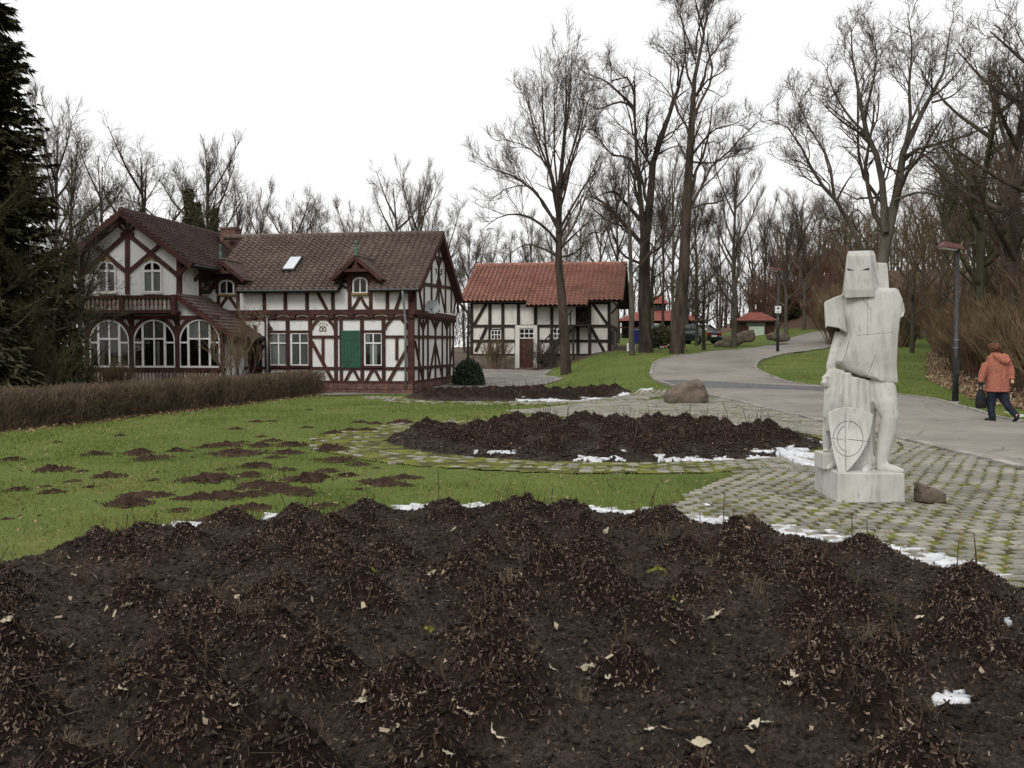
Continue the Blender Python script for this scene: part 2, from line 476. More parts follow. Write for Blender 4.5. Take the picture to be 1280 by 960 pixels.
# ------------------------------------------------------------------ layout of beds, road and paving (metres)
BEDS = [(-.35, 5.1, 3.9, 4.3), (1.6, 16.8, 3.9, 3.75), (.2, 31.4, 3.85, 3.5)]
def bed_rad(i, x, y):
    cx, cy, a, b = BEDS[i]
    return np.hypot((x - cx) / a, (y - cy) / b)
def bed_dist(i, x, y):
    cx, cy, a, b = BEDS[i]
    return (bed_rad(i, x, y) - 1) * (a + b) / 2
HEAPS = []
for i, (cx, cy, a, b) in enumerate(BEDS):
    L = []
    r = np.random.default_rng(20 + i)
    step = .68
    for gy in np.arange(-b, b, step * .87):
        off = step / 2 * (int(round((gy + b) / (step * .87))) % 2)
        for gx in np.arange(-a, a, step):
            x, y = cx + gx + off + r.normal(0, .12), cy + gy + r.normal(0, .12)
            if np.hypot((x - cx) / a, (y - cy) / b) < (.80 if i == 0 else .86) and r.random() < .88:
                L.append((x, y, r.uniform(.19, .31) * ((1.12 - .055 * max(0, y - 3)), .95, .9)[i], r.uniform(.18, .27) * (1, 1.2, 1.3)[i]))
    if i == 0:      # heaps standing along the far rim
        for px in (110, 180, 285, 370, 455, 555, 640, 710, 835, 940, 1085, 1225):
            k = (px - 640) / FPX
            y = 9.6
            while np.hypot((k * y - cx) / a, (y - cy) / b) > .92: y -= .02
            L = [h for h in L if np.hypot(h[0] - k * y, h[1] - y) > .45]
            L.append((k * y, y, .13 + .05 * r.random(), .19 + .05 * r.random()))
    HEAPS.append(L)
def heap_height(i, x, y):
    hp = np.zeros(np.shape(x))
    wx = x + .10 * fbm(x * 3, y * 3, 3); wy = y + .10 * fbm(x * 3 + 50, y * 3, 3)
    for hx, hy, hh, hr in HEAPS[i]:
        d2 = (wx - hx) ** 2 + (wy - hy) ** 2
        hp = np.maximum(hp, hh * np.clip(1 - np.sqrt(d2) / (hr * 1.55), 0, 1) ** 1.25)
    return hp
def bed_height(i, x, y):
    x = np.asarray(x, float); y = np.asarray(y, float)
    rr = bed_rad(i, x, y)
    wob = rr + .035 * fbm(x * 2.1, y * 2.1, 3)
    body = sstep(1.0, .90, wob)
    h = .03 * body + .03 * sstep(.95, .2, wob)
    hp = np.zeros_like(h)
    wx = x + .10 * fbm(x * 3, y * 3, 3); wy = y + .10 * fbm(x * 3 + 50, y * 3, 3)
    for hx, hy, hh, hr in HEAPS[i]:
        d2 = (wx - hx) ** 2 + (wy - hy) ** 2
        hp = np.maximum(hp, hh * np.clip(1 - np.sqrt(d2) / (hr * 1.55), 0, 1) ** 1.25)
    h = h + hp * sstep(1.02, .93, wob)
    h = h + body * (.035 * fbm(x * 4, y * 4, 3) + .050 * fbm(x * 13, y * 13, 4, .7) + .03 * np.abs(fbm(x * 21 + 9, y * 21, 2)))
    return np.where(rr < 1.05, h - .03 * sstep(.96, 1.03, wob), -.05)
_BG = []
for _i, (_cx, _cy, _a, _b) in enumerate(BEDS):
    _st = (.025, .05, .07)[_i]
    _x, _y = np.arange(_cx - _a * 1.08, _cx + _a * 1.08, _st), np.arange(_cy - _b * 1.08, _cy + _b * 1.08, _st)
    _BG.append((_x[0], _y[0], _st, bed_height(_i, *np.meshgrid(_x, _y))))
def bed_z(i, x, y):
    """bed_height looked up in a grid (much faster)"""
    x0, y0, st, H = _BG[i]
    fx, fy = (np.asarray(x, float) - x0) / st, (np.asarray(y, float) - y0) / st
    fx = np.clip(fx, 0, H.shape[1] - 1.001); fy = np.clip(fy, 0, H.shape[0] - 1.001)
    ix, iy = fx.astype(int), fy.astype(int); u, v = fx - ix, fy - iy
    return (H[iy, ix] * (1 - u) + H[iy, ix + 1] * u) * (1 - v) + (H[iy + 1, ix] * (1 - u) + H[iy + 1, ix + 1] * u) * v
def surf(x, y):
    t = terrain(x, y); h = t
    for i in range(3):
        h = np.where(bed_rad(i, x, y) < 1.03, np.maximum(t + bed_z(i, x, y), h), h)
    return h
def surf_low(x, y):
    """the bed without its heaps and clods: where thaw water and snow lie"""
    t = terrain(x, y); h = t + .004
    for i in range(3):
        w = bed_rad(i, x, y)
        h = h + np.where(w < 1.03, .03 * sstep(1.0, .90, w) + .03 * sstep(.95, .2, w), 0)
    return h
def hit(px, py, t0=2.4, t1=36.0):
    d = ray(px, py); t = np.arange(t0, t1, .012)
    p = d[None, :] * t[:, None] + np.array([0, 0, CAMH])
    g = p[:, 2] - surf(p[:, 0], p[:, 1]); i = int(np.argmax(g < 0))
    return p[i] if g[i] < 0 else ground_at(px, py)

def cr(P, n):
    """smooth curve through points"""
    P = np.asarray(P, float); k = len(P)
    d = np.r_[0, np.cumsum(np.hypot(*np.diff(P[:, :2], axis=0).T))]
    t = np.linspace(0, d[-1], n)
    m = np.gradient(P, d, axis=0)
    out = np.zeros((n, P.shape[1]))
    idx = np.clip(np.searchsorted(d, t, side='right') - 1, 0, k - 2)
    h = (d[idx + 1] - d[idx]); s = (t - d[idx]) / h
    h, s = h[:, None], s[:, None]
    return (2 * s ** 3 - 3 * s ** 2 + 1) * P[idx] + (s ** 3 - 2 * s ** 2 + s) * h * m[idx] + (-2 * s ** 3 + 3 * s ** 2) * P[idx + 1] + (s ** 3 - s ** 2) * h * m[idx + 1]
ROAD_L = [(6.85, -8), (6.85, 4), (6.85, 14), (6.7, 23.3), (6.25, 28), (5.5, 32), (5.35, 35.5), (5.8, 38.8), (7.0, 44), (9.8, 49.6), (14.0, 57.5), (18.3, 66), (22.5, 73), (27.5, 77.5), (35, 79)]
ROAD_R = [(10.9, -8), (10.9, 4), (10.9, 14), (11.0, 20.3), (11.8, 25.3), (12.2, 28), (11.4, 30), (10.3, 31.7), (9.75, 35.8), (9.95, 38.6), (10.6, 41.2), (11.8, 44.5), (13.6, 48), (17.2, 54), (20.8, 61), (24.2, 67.5), (29, 71.5), (36, 72.5)]
def road_x(y):
    return np.interp(y, [p[1] for p in ROAD_L], [p[0] for p in ROAD_L]), np.interp(y, [p[1] for p in ROAD_R], [p[0] for p in ROAD_R])
def on_road(x, y, pad=0.0):
    l, r = road_x(y)
    return (x > l - pad) & (x < r + pad) & (y > -9) & (y < 78)
def paved(x, y):
    x = np.asarray(x, float); y = np.asarray(y, float)
    d2 = bed_dist(1, x, y); d3 = bed_dist(2, x, y)
    wob = .12 * fbm(x * 1.7, y * 1.7, 3)
    ring2 = (d2 < 1.15 + wob)
    ring3 = (d3 < 1.25 + wob) & (y < 32)
    plaza = (y < 13) & (x > 1.45 + (y - 9.4) * .55 + wob)
    back = (y >= 13) & (y < 27.6) & (x > np.interp(y, [13, 17, 20, 24, 28], [3.5, 5, 2.2, -.2, 2.8]) + wob)
    ok = (ring2 | ring3 | plaza | back) & (x < np.interp(y, [14, 23.3, 28, 32], [6.75, 6.6, 6.15, 5.4])) & (y > 1) & (y < 31)
    for i in range(3): ok &= bed_dist(i, x, y) > -.06
    return ok

# ------------------------------------------------------------------ ground
gx = np.unique(np.r_[np.linspace(-700, -60, 18), np.arange(-60, -14, 1.0), np.arange(-14, 16.01, .2), np.arange(16, 60, 1.0), np.linspace(60, 700, 18)])
gy = np.unique(np.r_[np.linspace(-200, -10, 8), np.arange(-10, 42, .2), np.arange(42, 75, .5), np.arange(75, 170, 2.0), np.linspace(170, 1500, 24)])
GX, GY = np.meshgrid(gx, gy)
GZ = terrain(GX, GY) + .018 * fbm(GX * 1.1, GY * 1.1, 3) * (np.abs(GX) < 60)
GZ = np.where(on_road(GX, GY, .35), terrain(GX, GY) - .05, GZ)
GZ = np.where(paved(GX, GY), terrain(GX, GY) - .015, GZ)
nx, ny = len(gx), len(gy)
idx = np.arange(nx * ny).reshape(ny, nx)
GF = np.stack([idx[:-1, :-1], idx[:-1, 1:], idx[1:, 1:], idx[1:, :-1]], -1).reshape(-1, 4)
me = np_mesh('ground', np.stack([GX, GY, GZ], -1).reshape(-1, 3), GF, True)
bd = bank_dist(GX, GY)
HEDGE = [(-16.0, 10.5), (-12.4, 14.2), (-10.6, 17.2), (-9.7, 20.5), (-8.7, 25), (-7.6, 30), (-7.05, 33.2)]
hx = np.interp(GY, [p[1] for p in HEDGE], [p[0] for p in HEDGE])
litter = sstep(.2, 1.3, bd)
litter = np.maximum(litter, np.where((GX < hx - .2) & (GY > 9) & (GY < 60), 1, 0))
litter = np.maximum(litter, np.where((np.abs(GX - hx) < .75) & (GY > 9) & (GY < 33.5), .85, 0))
litter = np.maximum(litter, sstep(95, 120, GY))
earth = np.where((GY > 33.2) & (GX < 1.2) & (GX > -14), 1.0, 0)
earth = np.maximum(earth, np.where((GY > 51) & (GY < 72) & (GX < 9) & (GX > -6), .8, 0) * sstep(9, 7, GX))
zc = np.zeros((ny, nx, 4), np.float32); zc[..., 0] = litter; zc[..., 1] = earth; zc[..., 3] = 1
ca = me.color_attributes.new('zone', 'FLOAT_COLOR', 'POINT'); ca.data.foreach_set('color', zc.ravel())
tag(link('ground', me, M['ground']), kind='structure')

# ------------------------------------------------------------------ road, cross band and kerbs
NR = 260
RL, RR = cr(ROAD_L, NR), cr(ROAD_R, NR)
def road_sheet(name, a, b, lift, mat, n0=0, n1=NR, cols=10):
    t = np.linspace(a, b, cols)
    P = RL[n0:n1, None, :] * (1 - t)[None, :, None] + RR[n0:n1, None, :] * t[None, :, None]
    crown = .03 * (1 - (2 * t - 1) ** 2)
    Z = terrain(P[..., 0], P[..., 1]) + lift + crown[None, :]
    V = np.concatenate([P, Z[..., None]], -1).reshape(-1, 3)
    r = n1 - n0; i = np.arange(r * cols).reshape(r, cols)
    Fq = np.stack([i[:-1, :-1], i[:-1, 1:], i[1:, 1:], i[1:, :-1]], -1).reshape(-1, 4)
    return link(name, np_mesh(name, V, Fq, True), mat)
road = tag(road_sheet('road', 0, 1, .012, M['asphalt']), kind='structure')
ys = RL[:, 1]
b0, b1 = int(np.argmax(ys > 31.2)), int(np.argmax(ys > 34.3))
band = tag(road_sheet('cobbled_road_band', .02, .98, .018, M['band'], b0, b1), kind='structure')
def kerb_variants(l, w, h):
    out = []
    for k in range(4):
        r = np.random.default_rng(60 + k)
        c = .012
        ring = lambda z, i: [(-l / 2 + i, -w / 2 + i, z), (l / 2 - i, -w / 2 + i, z), (l / 2 - i, w / 2 - i, z), (-l / 2 + i, w / 2 - i, z)]
        R = [ring(-.1, 0), ring(h - c, 0), ring(h, c)]
        R = [[(x + r.normal(0, .004), y + r.normal(0, .004), z + r.normal(0, .002)) for x, y, z in q] for q in R]
        out.append(MB().loft(R).mesh('kerb_stone'))
        out[-1].materials.append(M['kerb'])
    return out
KV = kerb_variants(.34, .13, .045)
def kerb_line(E, y0, y1, off):
    d = np.r_[0, np.cumsum(np.hypot(*np.diff(E, axis=0).T))]
    s = np.arange(0, d[-1], .36)
    X, Y = np.interp(s, d, E[:, 0]), np.interp(s, d, E[:, 1])
    for i in range(len(s) - 1):
        if not (y0 < Y[i] < y1): continue
        a = math.atan2(Y[i + 1] - Y[i], X[i + 1] - X[i])
        mx, my = (X[i] + X[i + 1]) / 2 - math.sin(a) * off, (Y[i] + Y[i + 1]) / 2 + math.cos(a) * off
        o = link('kerb_stone', KV[i % 4], None, road)
        o.location = (mx, my, terr(mx, my) + random.uniform(-.006, .006))
        o.rotation_euler = (random.gauss(0, .02), random.gauss(0, .02), a + random.gauss(0, .015))
kerb_line(RL, 7, 48, .05)
kerb_line(RR, 18, 50, -.05)

# gravel path in front of the barn
def patch(name, pts, n, lift, mat):
    """flat irregular sheet lying on the ground inside a closed outline"""
    P = np.asarray(pts + [pts[0]], float); c = P[:-1].mean(0)
    B = cr(P, 72)[:-1]
    B = B + (B - c) * (.05 * fbm(B[:, 0] * 1.5, B[:, 1] * 1.5, 3))[:, None]
    t = np.linspace(0, 1, n)
    Q = c + (B[None] - c) * t[:, None, None]
    Z = terrain(Q[..., 0], Q[..., 1]) + lift
    V = np.concatenate([Q, Z[..., None]], -1).reshape(-1, 3)
    m = len(B); i = np.arange(n * m).reshape(n, m)
    Fq = np.stack([i[:-1], np.roll(i, -1, 1)[:-1], np.roll(i, -1, 1)[1:], i[1:]], -1).reshape(-1, 4)
    return link(name, np_mesh(name, V, Fq, True), mat)
tag(patch('gravel_path', [(-5.4, 36.2), (-2.5, 36.4), (.9, 38.2), (2.2, 41.5), (1.6, 46), (2.0, 50.5), (-1.5, 53.2), (-4.5, 52.2), (-4.6, 45), (-2.0, 40)], 14, .03, M['gravel']), kind='structure')
tag(patch('hedge_path', [(-6.8, 32.2), (-6.2, 33.2), (-4.5, 33.0), (-3.4, 32.9), (-4.6, 32.5), (-6.2, 31.6)], 6, .03, M['gravel']), kind='structure')

# ------------------------------------------------------------------ sett paving
cs = .1
pgx, pgy = np.arange(-3.6, 6.9, cs), np.arange(3, 31.5, cs)
PX, PY = np.meshgrid(pgx, pgy)
mask = paved(PX + cs / 2, PY + cs / 2)
pidx = np.arange(PX.size).reshape(PX.shape)
keep = mask[:-1, :-1]
PF = np.stack([pidx[:-1, :-1], pidx[:-1, 1:], pidx[1:, 1:], pidx[1:, :-1]], -1)[keep]
used, inv = np.unique(PF, return_inverse=True)
PV = np.stack([PX, PY, terrain(PX, PY) + .010 + .006 * fbm(PX * 4, PY * 4, 2)], -1).reshape(-1, 3)[used]
pavement = tag(link('sett_pavement', np_mesh('sett_pavement', PV, inv.reshape(PF.shape), True), M['moss_joint']), kind='structure')
setts = []
r = np.random.default_rng(3)
qy = np.arange(4.0, 30.5, .165); qx = np.arange(-3.5, 6.75, .196)
QX, QY = np.meshgrid(qx, qy)
QX = QX + np.where(np.arange(len(qy)) % 2, .098, 0)[:, None] + .03 * np.sin(QY * 1.3) + r.normal(0, .008, QX.shape)
QY = QY + r.normal(0, .006, QX.shape) + .02 * np.sin(QX * 1.1)
ok = paved(QX, QY) & (QX < 6.66) & (bed_dist(1, QX, QY) > 1.15) & (bed_dist(2, QX, QY) > 1.2)
for xx, yy in zip(QX[ok], QY[ok]): setts.append((xx, yy, r.normal(0, .05), r.uniform(.68, .95), r.uniform(.66, .95)))
for i in (1, 2):
    cx, cy, a, b = BEDS[i]
    for k in range(7):
        d = .11 + .175 * k
        n = int(2 * math.pi * (a + d) / .2)
        t = 2 * np.pi * (np.arange(n) + .5 * (k % 2)) / n
        xx, yy = cx + (a + d) * np.cos(t), cy + (b + d) * np.sin(t)
        ok = paved(xx, yy) & (xx < 6.66) & ((yy < 31) | (i == 1)) & (r.random(n) < np.where(xx < .2, .30, np.where(xx < 3.4, .66, .93)))
        for x_, y_, t_ in zip(xx[ok], yy[ok], t[ok]): setts.append((x_, y_, t_ + math.pi / 2 + r.normal(0, .05), r.uniform(.85, 1.02), r.uniform(.72, .98)))
def sett_shape(k):
    r2 = np.random.default_rng(80 + k)
    hx_, hy_, c = .087, .071, .016
    rings = []
    for z, i in ((-.05, 0), (.012, .003), (.024, c)):
        q = [(-hx_ + i, -hy_ + i), (hx_ - i, -hy_ + i), (hx_ - i, hy_ - i), (-hx_ + i, hy_ - i)]
        rings.append([(x + r2.normal(0, .006), y + r2.normal(0, .006), z + r2.normal(0, .0025)) for x, y in q])
    return rings
SV = [MB().loft(sett_shape(k)).mesh('sett') for k in range(8)]
for m_ in SV: m_.materials.append(M['sett'])
S = np.array(setts)
px_ = 640 + FPX * S[:, 0] / S[:, 1]
vis = (px_ > -20) & (px_ < 1300) & (S[:, 1] > 5.3) & ~((np.abs(S[:, 0] - 3.7) < .3) & (np.abs(S[:, 1] - 10.05) < .4))
order = np.argsort(np.where(vis, S[:, 1], 99))
near = order[:300]
rest = order[300:]
for j in near:
    x, y, a, sx, sy = S[j]
    o = link('sett', SV[j % 8], None, pavement)
    o.location = (x, y, terr(x, y) + r.normal(0, .003)); o.rotation_euler = (r.normal(0, .02), r.normal(0, .02), a + (math.pi if j % 3 == 0 else 0)); o.scale = (sx, sy, 1)
tv = [np.array([v.co for v in m_.vertices]) for m_ in SV]; tf = np.array([list(p.vertices) for p in SV[0].polygons if len(p.vertices) == 4])
VV, FF, n = [], [], 0
for j in rest:
    x, y, a, sx, sy = S[j]
    p = tv[j % 8] * [sx, sy, 1]; c_, s_ = math.cos(a), math.sin(a)
    q = np.stack([p[:, 0] * c_ - p[:, 1] * s_ + x, p[:, 0] * s_ + p[:, 1] * c_ + y, p[:, 2] + terr(x, y) + r.normal(0, .004) - (.008 if bed_dist(1, x, y) < 1.15 and x < 3 else 0)], -1)
    VV.append(q); FF.append(tf + n); n += len(q)
tag(link('sett_field', np_mesh('sett_field', np.concatenate(VV), np.concatenate(FF)), M['sett'], pavement), kind='stuff')

# ------------------------------------------------------------------ scatter helpers
def scatter_flakes(X, Y, zf, L, W, r, curl=.5, lift=.004, tilt=.5, tri=False):
    """small bent flakes lying on a surface: (V, F)"""
    n = len(X)
    a = r.uniform(0, 2 * np.pi, n); pt = r.normal(0, tilt, n); rl = r.normal(0, tilt, n)
    e = .03
    z0 = zf(X, Y); sx = (zf(X + e, Y) - z0) / e; sy = (zf(X, Y + e) - z0) / e
    u = np.stack([np.cos(a), np.sin(a), sx * np.cos(a) + sy * np.sin(a) + np.tan(np.clip(pt, -1.2, 1.2))], -1)
    v = np.stack([-np.sin(a), np.cos(a), -sx * np.sin(a) + sy * np.cos(a) + np.tan(np.clip(rl, -1.2, 1.2))], -1)
    u /= np.linalg.norm(u, axis=1)[:, None]; v /= np.linalg.norm(v, axis=1)[:, None]
    c = np.stack([X, Y, z0 + lift + np.abs(np.sin(pt)) * L * .4], -1)
    L_, W_ = L[:, None] / 2, W[:, None] / 2
    V = np.stack([c - u * L_ - v * W_ * .6, c + u * L_ - v * W_, c + u * L_ * .8 + v * W_ + [0, 0, 1] * W_ * curl, c - u * L_ + v * W_ * .8], 1).reshape(-1, 3)
    F = np.arange(4 * n).reshape(n, 4)
    return V, F
def in_bed(i, n, r, lim=.985, near_bias=0.0):
    cx, cy, a, b = BEDS[i]
    rad = np.sqrt(r.random(n)) * lim; t = r.uniform(0, 2 * np.pi, n)
    return cx + a * rad * np.cos(t), cy + b * rad * np.sin(t)

# ------------------------------------------------------------------ rose beds
M['leaf_scrap'] = noisy('leaf_scrap', (.20, .15, .10), (.40, .33, .24), 9, .85, 0, 0, .2, 50)
BED_LABEL = ['large near oval bed of dark mulch heaps filling the foreground',
             'middle oval bed of dark mulch heaps left of the knight statue',
             'far oval bed of dark mulch beside the half-timbered house corner']
beds = []
for i, (cx, cy, a, b) in enumerate(BEDS):
    root = empty('rose_bed', (0, 0, 0))
    tag(root, BED_LABEL[i], 'flower bed', 'oval rose beds in a row')
    beds.append(root)
    st = (.03, .055, .09)[i]
    xs, ys_ = np.arange(cx - a * 1.04, cx + a * 1.04, st), np.arange(cy - b * 1.04, cy + b * 1.04, st)
    if i == 0: ys_ = ys_[ys_ > .8]
    X, Y = np.meshgrid(xs, ys_)
    Z = terrain(X, Y) + bed_height(i, X, Y)
    inside = bed_rad(i, X, Y) < 1.035
    id_ = np.arange(X.size).reshape(X.shape)
    k = inside[:-1, :-1] & inside[1:, 1:] & inside[1:, :-1] & inside[:-1, 1:]
    Fq = np.stack([id_[:-1, :-1], id_[:-1, 1:], id_[1:, 1:], id_[1:, :-1]], -1)[k]
    u_, iv = np.unique(Fq, return_inverse=True)
    me = np_mesh('soil', np.stack([X, Y, Z], -1).reshape(-1, 3)[u_], iv.reshape(Fq.shape), True)
    hm_ = sstep(.0, .10, heap_height(i, X, Y) + .05 * fbm(X * 6, Y * 6, 3)).reshape(-1)[u_]
    cc = np.ones((len(u_), 4), np.float32); cc[:, :3] = hm_[:, None]
    me.color_attributes.new('heap', 'FLOAT_COLOR', 'POINT').data.foreach_set('color', cc.ravel())
    link('soil', me, M['soil'], root)
    r = np.random.default_rng(100 + i)
    zf = lambda x, y, i=i: terrain(x, y) + bed_z(i, x, y)
    for nm, cnt, lo, hi in (('chip_dark', (70000, 20000, 6000)[i], .007, .030), ('chip_mid', (80000, 16000, 4500)[i], .005, .024), ('chip_pale', (12000, 2600, 500)[i], .004, .019)):
        X, Y = in_bed(i, cnt * 2, r)
        h = bed_z(i, X, Y)
        pr = np.clip(.10 + heap_height(i, X, Y) * 8, .10, 1) * (.5 + 1.0 * (vnoise(X * 1.6 + 3, Y * 1.6) + .5))
        if nm == 'chip_dark': pr = pr + .03
        if i == 0: pr *= (Y > 2.6)
        kk = np.nonzero(r.random(cnt * 2) < pr)[0][:cnt]
        X, Y = X[kk], Y[kk]
        L = r.uniform(lo, hi, len(X)) * (1, 1.25, 1.8)[i]; W = L * r.uniform(.25, .6, len(X))
        V, Fq = scatter_flakes(X, Y, zf, L, W, r, tilt=.55)
        tag(link('mulch', np_mesh('mulch', V, Fq), M[nm], root), kind='stuff')
    # torn bits of bleached leaves
    n = (300, 120, 40)[i]; X, Y = in_bed(i, n, r, .96)
    V, Fq = scatter_flakes(X, Y, zf, r.uniform(.018, .05, n), r.uniform(.012, .03, n), r, lift=.008, tilt=.4)
    tag(link('leaf_scraps', np_mesh('leaf_scraps', V, Fq), M['leaf_tan'] if i else M['leaf_scrap'], root), kind='stuff')
    # clods of earth and heaps of short cut twigs
    if i < 2:
        n = (15000, 5000)[i]; X, Y = in_bed(i, n, r, .97)
        kk = (Y > 2.8); X, Y = X[kk], Y[kk]; n = len(X); sc = r.uniform(.006, .022, n) ** 1.0 * (1, 1.6)[i]
        o6 = np.array([(1, 0, 0), (0, 1, 0), (-1, 0, 0), (0, -1, 0), (0, 0, .8), (0, 0, -.6)])
        C = np.stack([X, Y, zf(X, Y) + sc * .3], -1)
        V = C[:, None, :] + o6[None] * sc[:, None, None] * r.uniform(.6, 1.4, (n, 6, 1)); a = np.array([(0, 1, 4), (1, 2, 4), (2, 3, 4), (3, 0, 4), (1, 0, 5), (2, 1, 5), (3, 2, 5), (0, 3, 5)])
        tag(link('clods', np_mesh('clods', V.reshape(-1, 3), (a[None] + 6 * np.arange(n)[:, None, None]).reshape(-1, 3)), M['soil'], root), kind='stuff')
        hp_ = np.array([(x, y, hr) for x, y, hh, hr in HEAPS[i] if y > 2.8]); k = (48, 20)[i]
        X = (hp_[:, 0:1] + r.normal(0, 1, (len(hp_), k)) * hp_[:, 2:3] * .55).ravel(); Y = (hp_[:, 1:2] + r.normal(0, 1, (len(hp_), k)) * hp_[:, 2:3] * .55).ravel(); n = len(X)
        kk = bed_rad(i, X, Y) < .97; X, Y = X[kk], Y[kk]; n = len(X)
        A = np.stack([X, Y, zf(X, Y) - .01], -1); d = np.stack([r.normal(0, .8, n), r.normal(0, .8, n), np.abs(r.normal(.35, .35, n))], -1); d /= np.linalg.norm(d, axis=1)[:, None]
        L = r.uniform(.04, .14, n); B = A + d * L[:, None]; B[:, 2] = np.maximum(B[:, 2], zf(B[:, 0], B[:, 1]) + .004)
        w = r.uniform(.0018, .0040, n)[:, None]; side = np.cross(d, np.array([.3, .2, .9])); side /= np.linalg.norm(side, axis=1)[:, None]
        V = np.stack([A - side * w, A + side * w, B + side * w * .5, B - side * w * .5, A + np.array([0, 0, 1]) * w * 1.6], 1)
        f_ = np.array([(0, 1, 4), (1, 2, 4), (2, 3, 4), (3, 0, 4)])
        tag(link('cut_twigs', np_mesh('cut_twigs', V.reshape(-1, 3), (f_[None] + 5 * np.arange(n)[:, None, None]).reshape(-1, 3)), M['stem'], root), kind='stuff')
    # cut rose stems standing out of the heaps
    hs = HEAPS[i]
    small = MB()
    for hi_, (x, y, hh, hr) in enumerate(hs):
        if i == 0 and y < 2.8: continue
        for k in range(r.integers(1, 5)):
            sx_, sy_ = x + r.normal(0, .13), y + r.normal(0, .13)
            if bed_rad(i, sx_, sy_) > .97: continue
            z = float(zf(np.array(sx_), np.array(sy_)))
            L = r.uniform(.05, .15) if (i == 0 and bed_rad(0, sx_, sy_) < .8) else (r.uniform(.07, .22) if r.random() < .88 else r.uniform(.25, .38))
            dx, dy = r.normal(0, .22, 2)
            p = [(sx_, sy_, z - .03), (sx_ + dx * L * .5 + r.normal(0, .008), sy_ + dy * L * .5, z + L * .5), (sx_ + dx * L, sy_ + dy * L, z + L)]
            rad = r.uniform(.003, .0055) * (1, 1.2, 1.5)[i]
            if i == 0 and L > .11:
                o = MB().tube([(q[0] - sx_, q[1] - sy_, q[2] - z) for q in p], [rad, rad * .9, rad * .75], 5).build('rose_stem', M['stem'], root)
                o.location = (sx_, sy_, z)
            else:
                small.tube(p, [rad, rad * .9, rad * .75], 4)
    tag(small.build('short_stems', M['stem'], root), kind='stuff')
    # dead stalks and weeds in tufts
    if i < 2:
        tufts = []
        for k in range(6):
            mb = MB()
            for q in range(26):
                t = r.uniform(0, 6.28); l = r.uniform(.06, .17); tl = r.uniform(.15, .9); bx, by = r.normal(0, .03, 2)
                e = (bx + math.cos(t) * l * tl, by + math.sin(t) * l * tl, l * (1.05 - .5 * tl))
                m_ = (bx + math.cos(t) * l * tl * .4, by + math.sin(t) * l * tl * .4, l * .62)
                mb.tube([(bx, by, -.02), m_, e], [.0022, .0018, .0008], 3, False)
            me = mb.mesh('dry_tuft', fix=False); me.materials.append(M['straw'] if k % 2 else M['stem']); tufts.append(me)
        for k in range((46, 34)[i]):
            x, y = in_bed(i, 1, r, .93)
            x, y = float(x[0]), float(y[0])
            if i == 0 and y < 3.2: continue
            o = link('dry_tuft', tufts[k % 6], None, root)
            o.location = (x, y, float(zf(np.array(x), np.array(y)))); o.rotation_euler = (0, 0, r.uniform(0, 6.28)); s_ = r.uniform(.5, 1.0); o.scale = (s_, s_, s_ * r.uniform(.8, 1.2))
# moss cushions on the near bed
def lump(name, mat, rx, ry, rz, seed, n=14, m=7, rough=.25, parent=None):
    V = []; r = np.random.default_rng(seed)
    ph = r.uniform(0, 100, 2)
    rings = []
    for j in range(m):
        f = j / (m - 1) * math.pi / 2
        ring = []
        for k in range(n):
            t = 2 * math.pi * k / n
            d = 1 + rough * float(fbm(np.array(3 * math.cos(t) + ph[0]), np.array(3 * math.sin(t) + 2 * f + ph[1]), 3))
            ring.append((rx * math.cos(t) * math.cos(f * .97) * d, ry * math.sin(t) * math.cos(f * .97) * d, rz * math.sin(f) * d - .01))
        rings.append(ring)
    return MB().loft(rings).build(name, mat, parent, True)
for k, (px, py, s_) in enumerate(((366, 742, .05), (463, 771, .045), (536, 800, .04), (838, 771, .045), (822, 724, .06), (1180, 640, .0))):
    if not s_: continue
    p = ground_at(px, py + 4)
    z = float(surf(p[0], p[1]))
    o = lump('moss_cushion', M['moss'], s_, s_ * .8, s_ * .7, 300 + k, rough=.7, parent=beds[0])
    o.location = (p[0], p[1], z)

# ------------------------------------------------------------------ bleached leaves lying on the near bed
def leaf_mesh(seed):
    """lobed, curled, slightly thick dry leaf about 9 cm long"""
    r = np.random.default_rng(seed); n = 26; L = .05
    out = []
    for k in range(n):
        t = 2 * math.pi * k / n
        lob = 1 + .13 * math.cos((4 + seed % 3) * t + r.normal(0, .3)) + r.normal(0, .09)
        x, y = L * math.cos(t) * lob, L * (.45 + .08 * (seed % 4)) * math.sin(t) * lob
        out.append((x, y))
    cx_ = r.uniform(2, 7) * 1.0; cy_ = r.uniform(3, 12)
    zf = lambda x, y: cx_ * x * x + cy_ * y * y + .25 * x * y * 8 + .006 * math.sin(x * 150) * math.cos(y * 130)
    mb = MB(); rings = []
    for s_ in (1, .6, .25):
        rings.append([(x * s_, y * s_, zf(x * s_, y * s_)) for x, y in out])
    lo = [[(x, y, z - .0022) for x, y, z in q] for q in rings]
    mb.loft(lo[::-1] + rings)
    st = [( -L * 1.0, 0, zf(-L, 0)), (-L * 1.35, .004, zf(-L, 0) + .004), (-L * 1.6, .012, zf(-L, 0) + .003)]
    mb.tube(st, .0015, 4)
    me = mb.mesh('fallen_leaf', True); me.materials.append(M['leaf_pale'])
    return me
LM = [leaf_mesh(k) for k in range(7)]
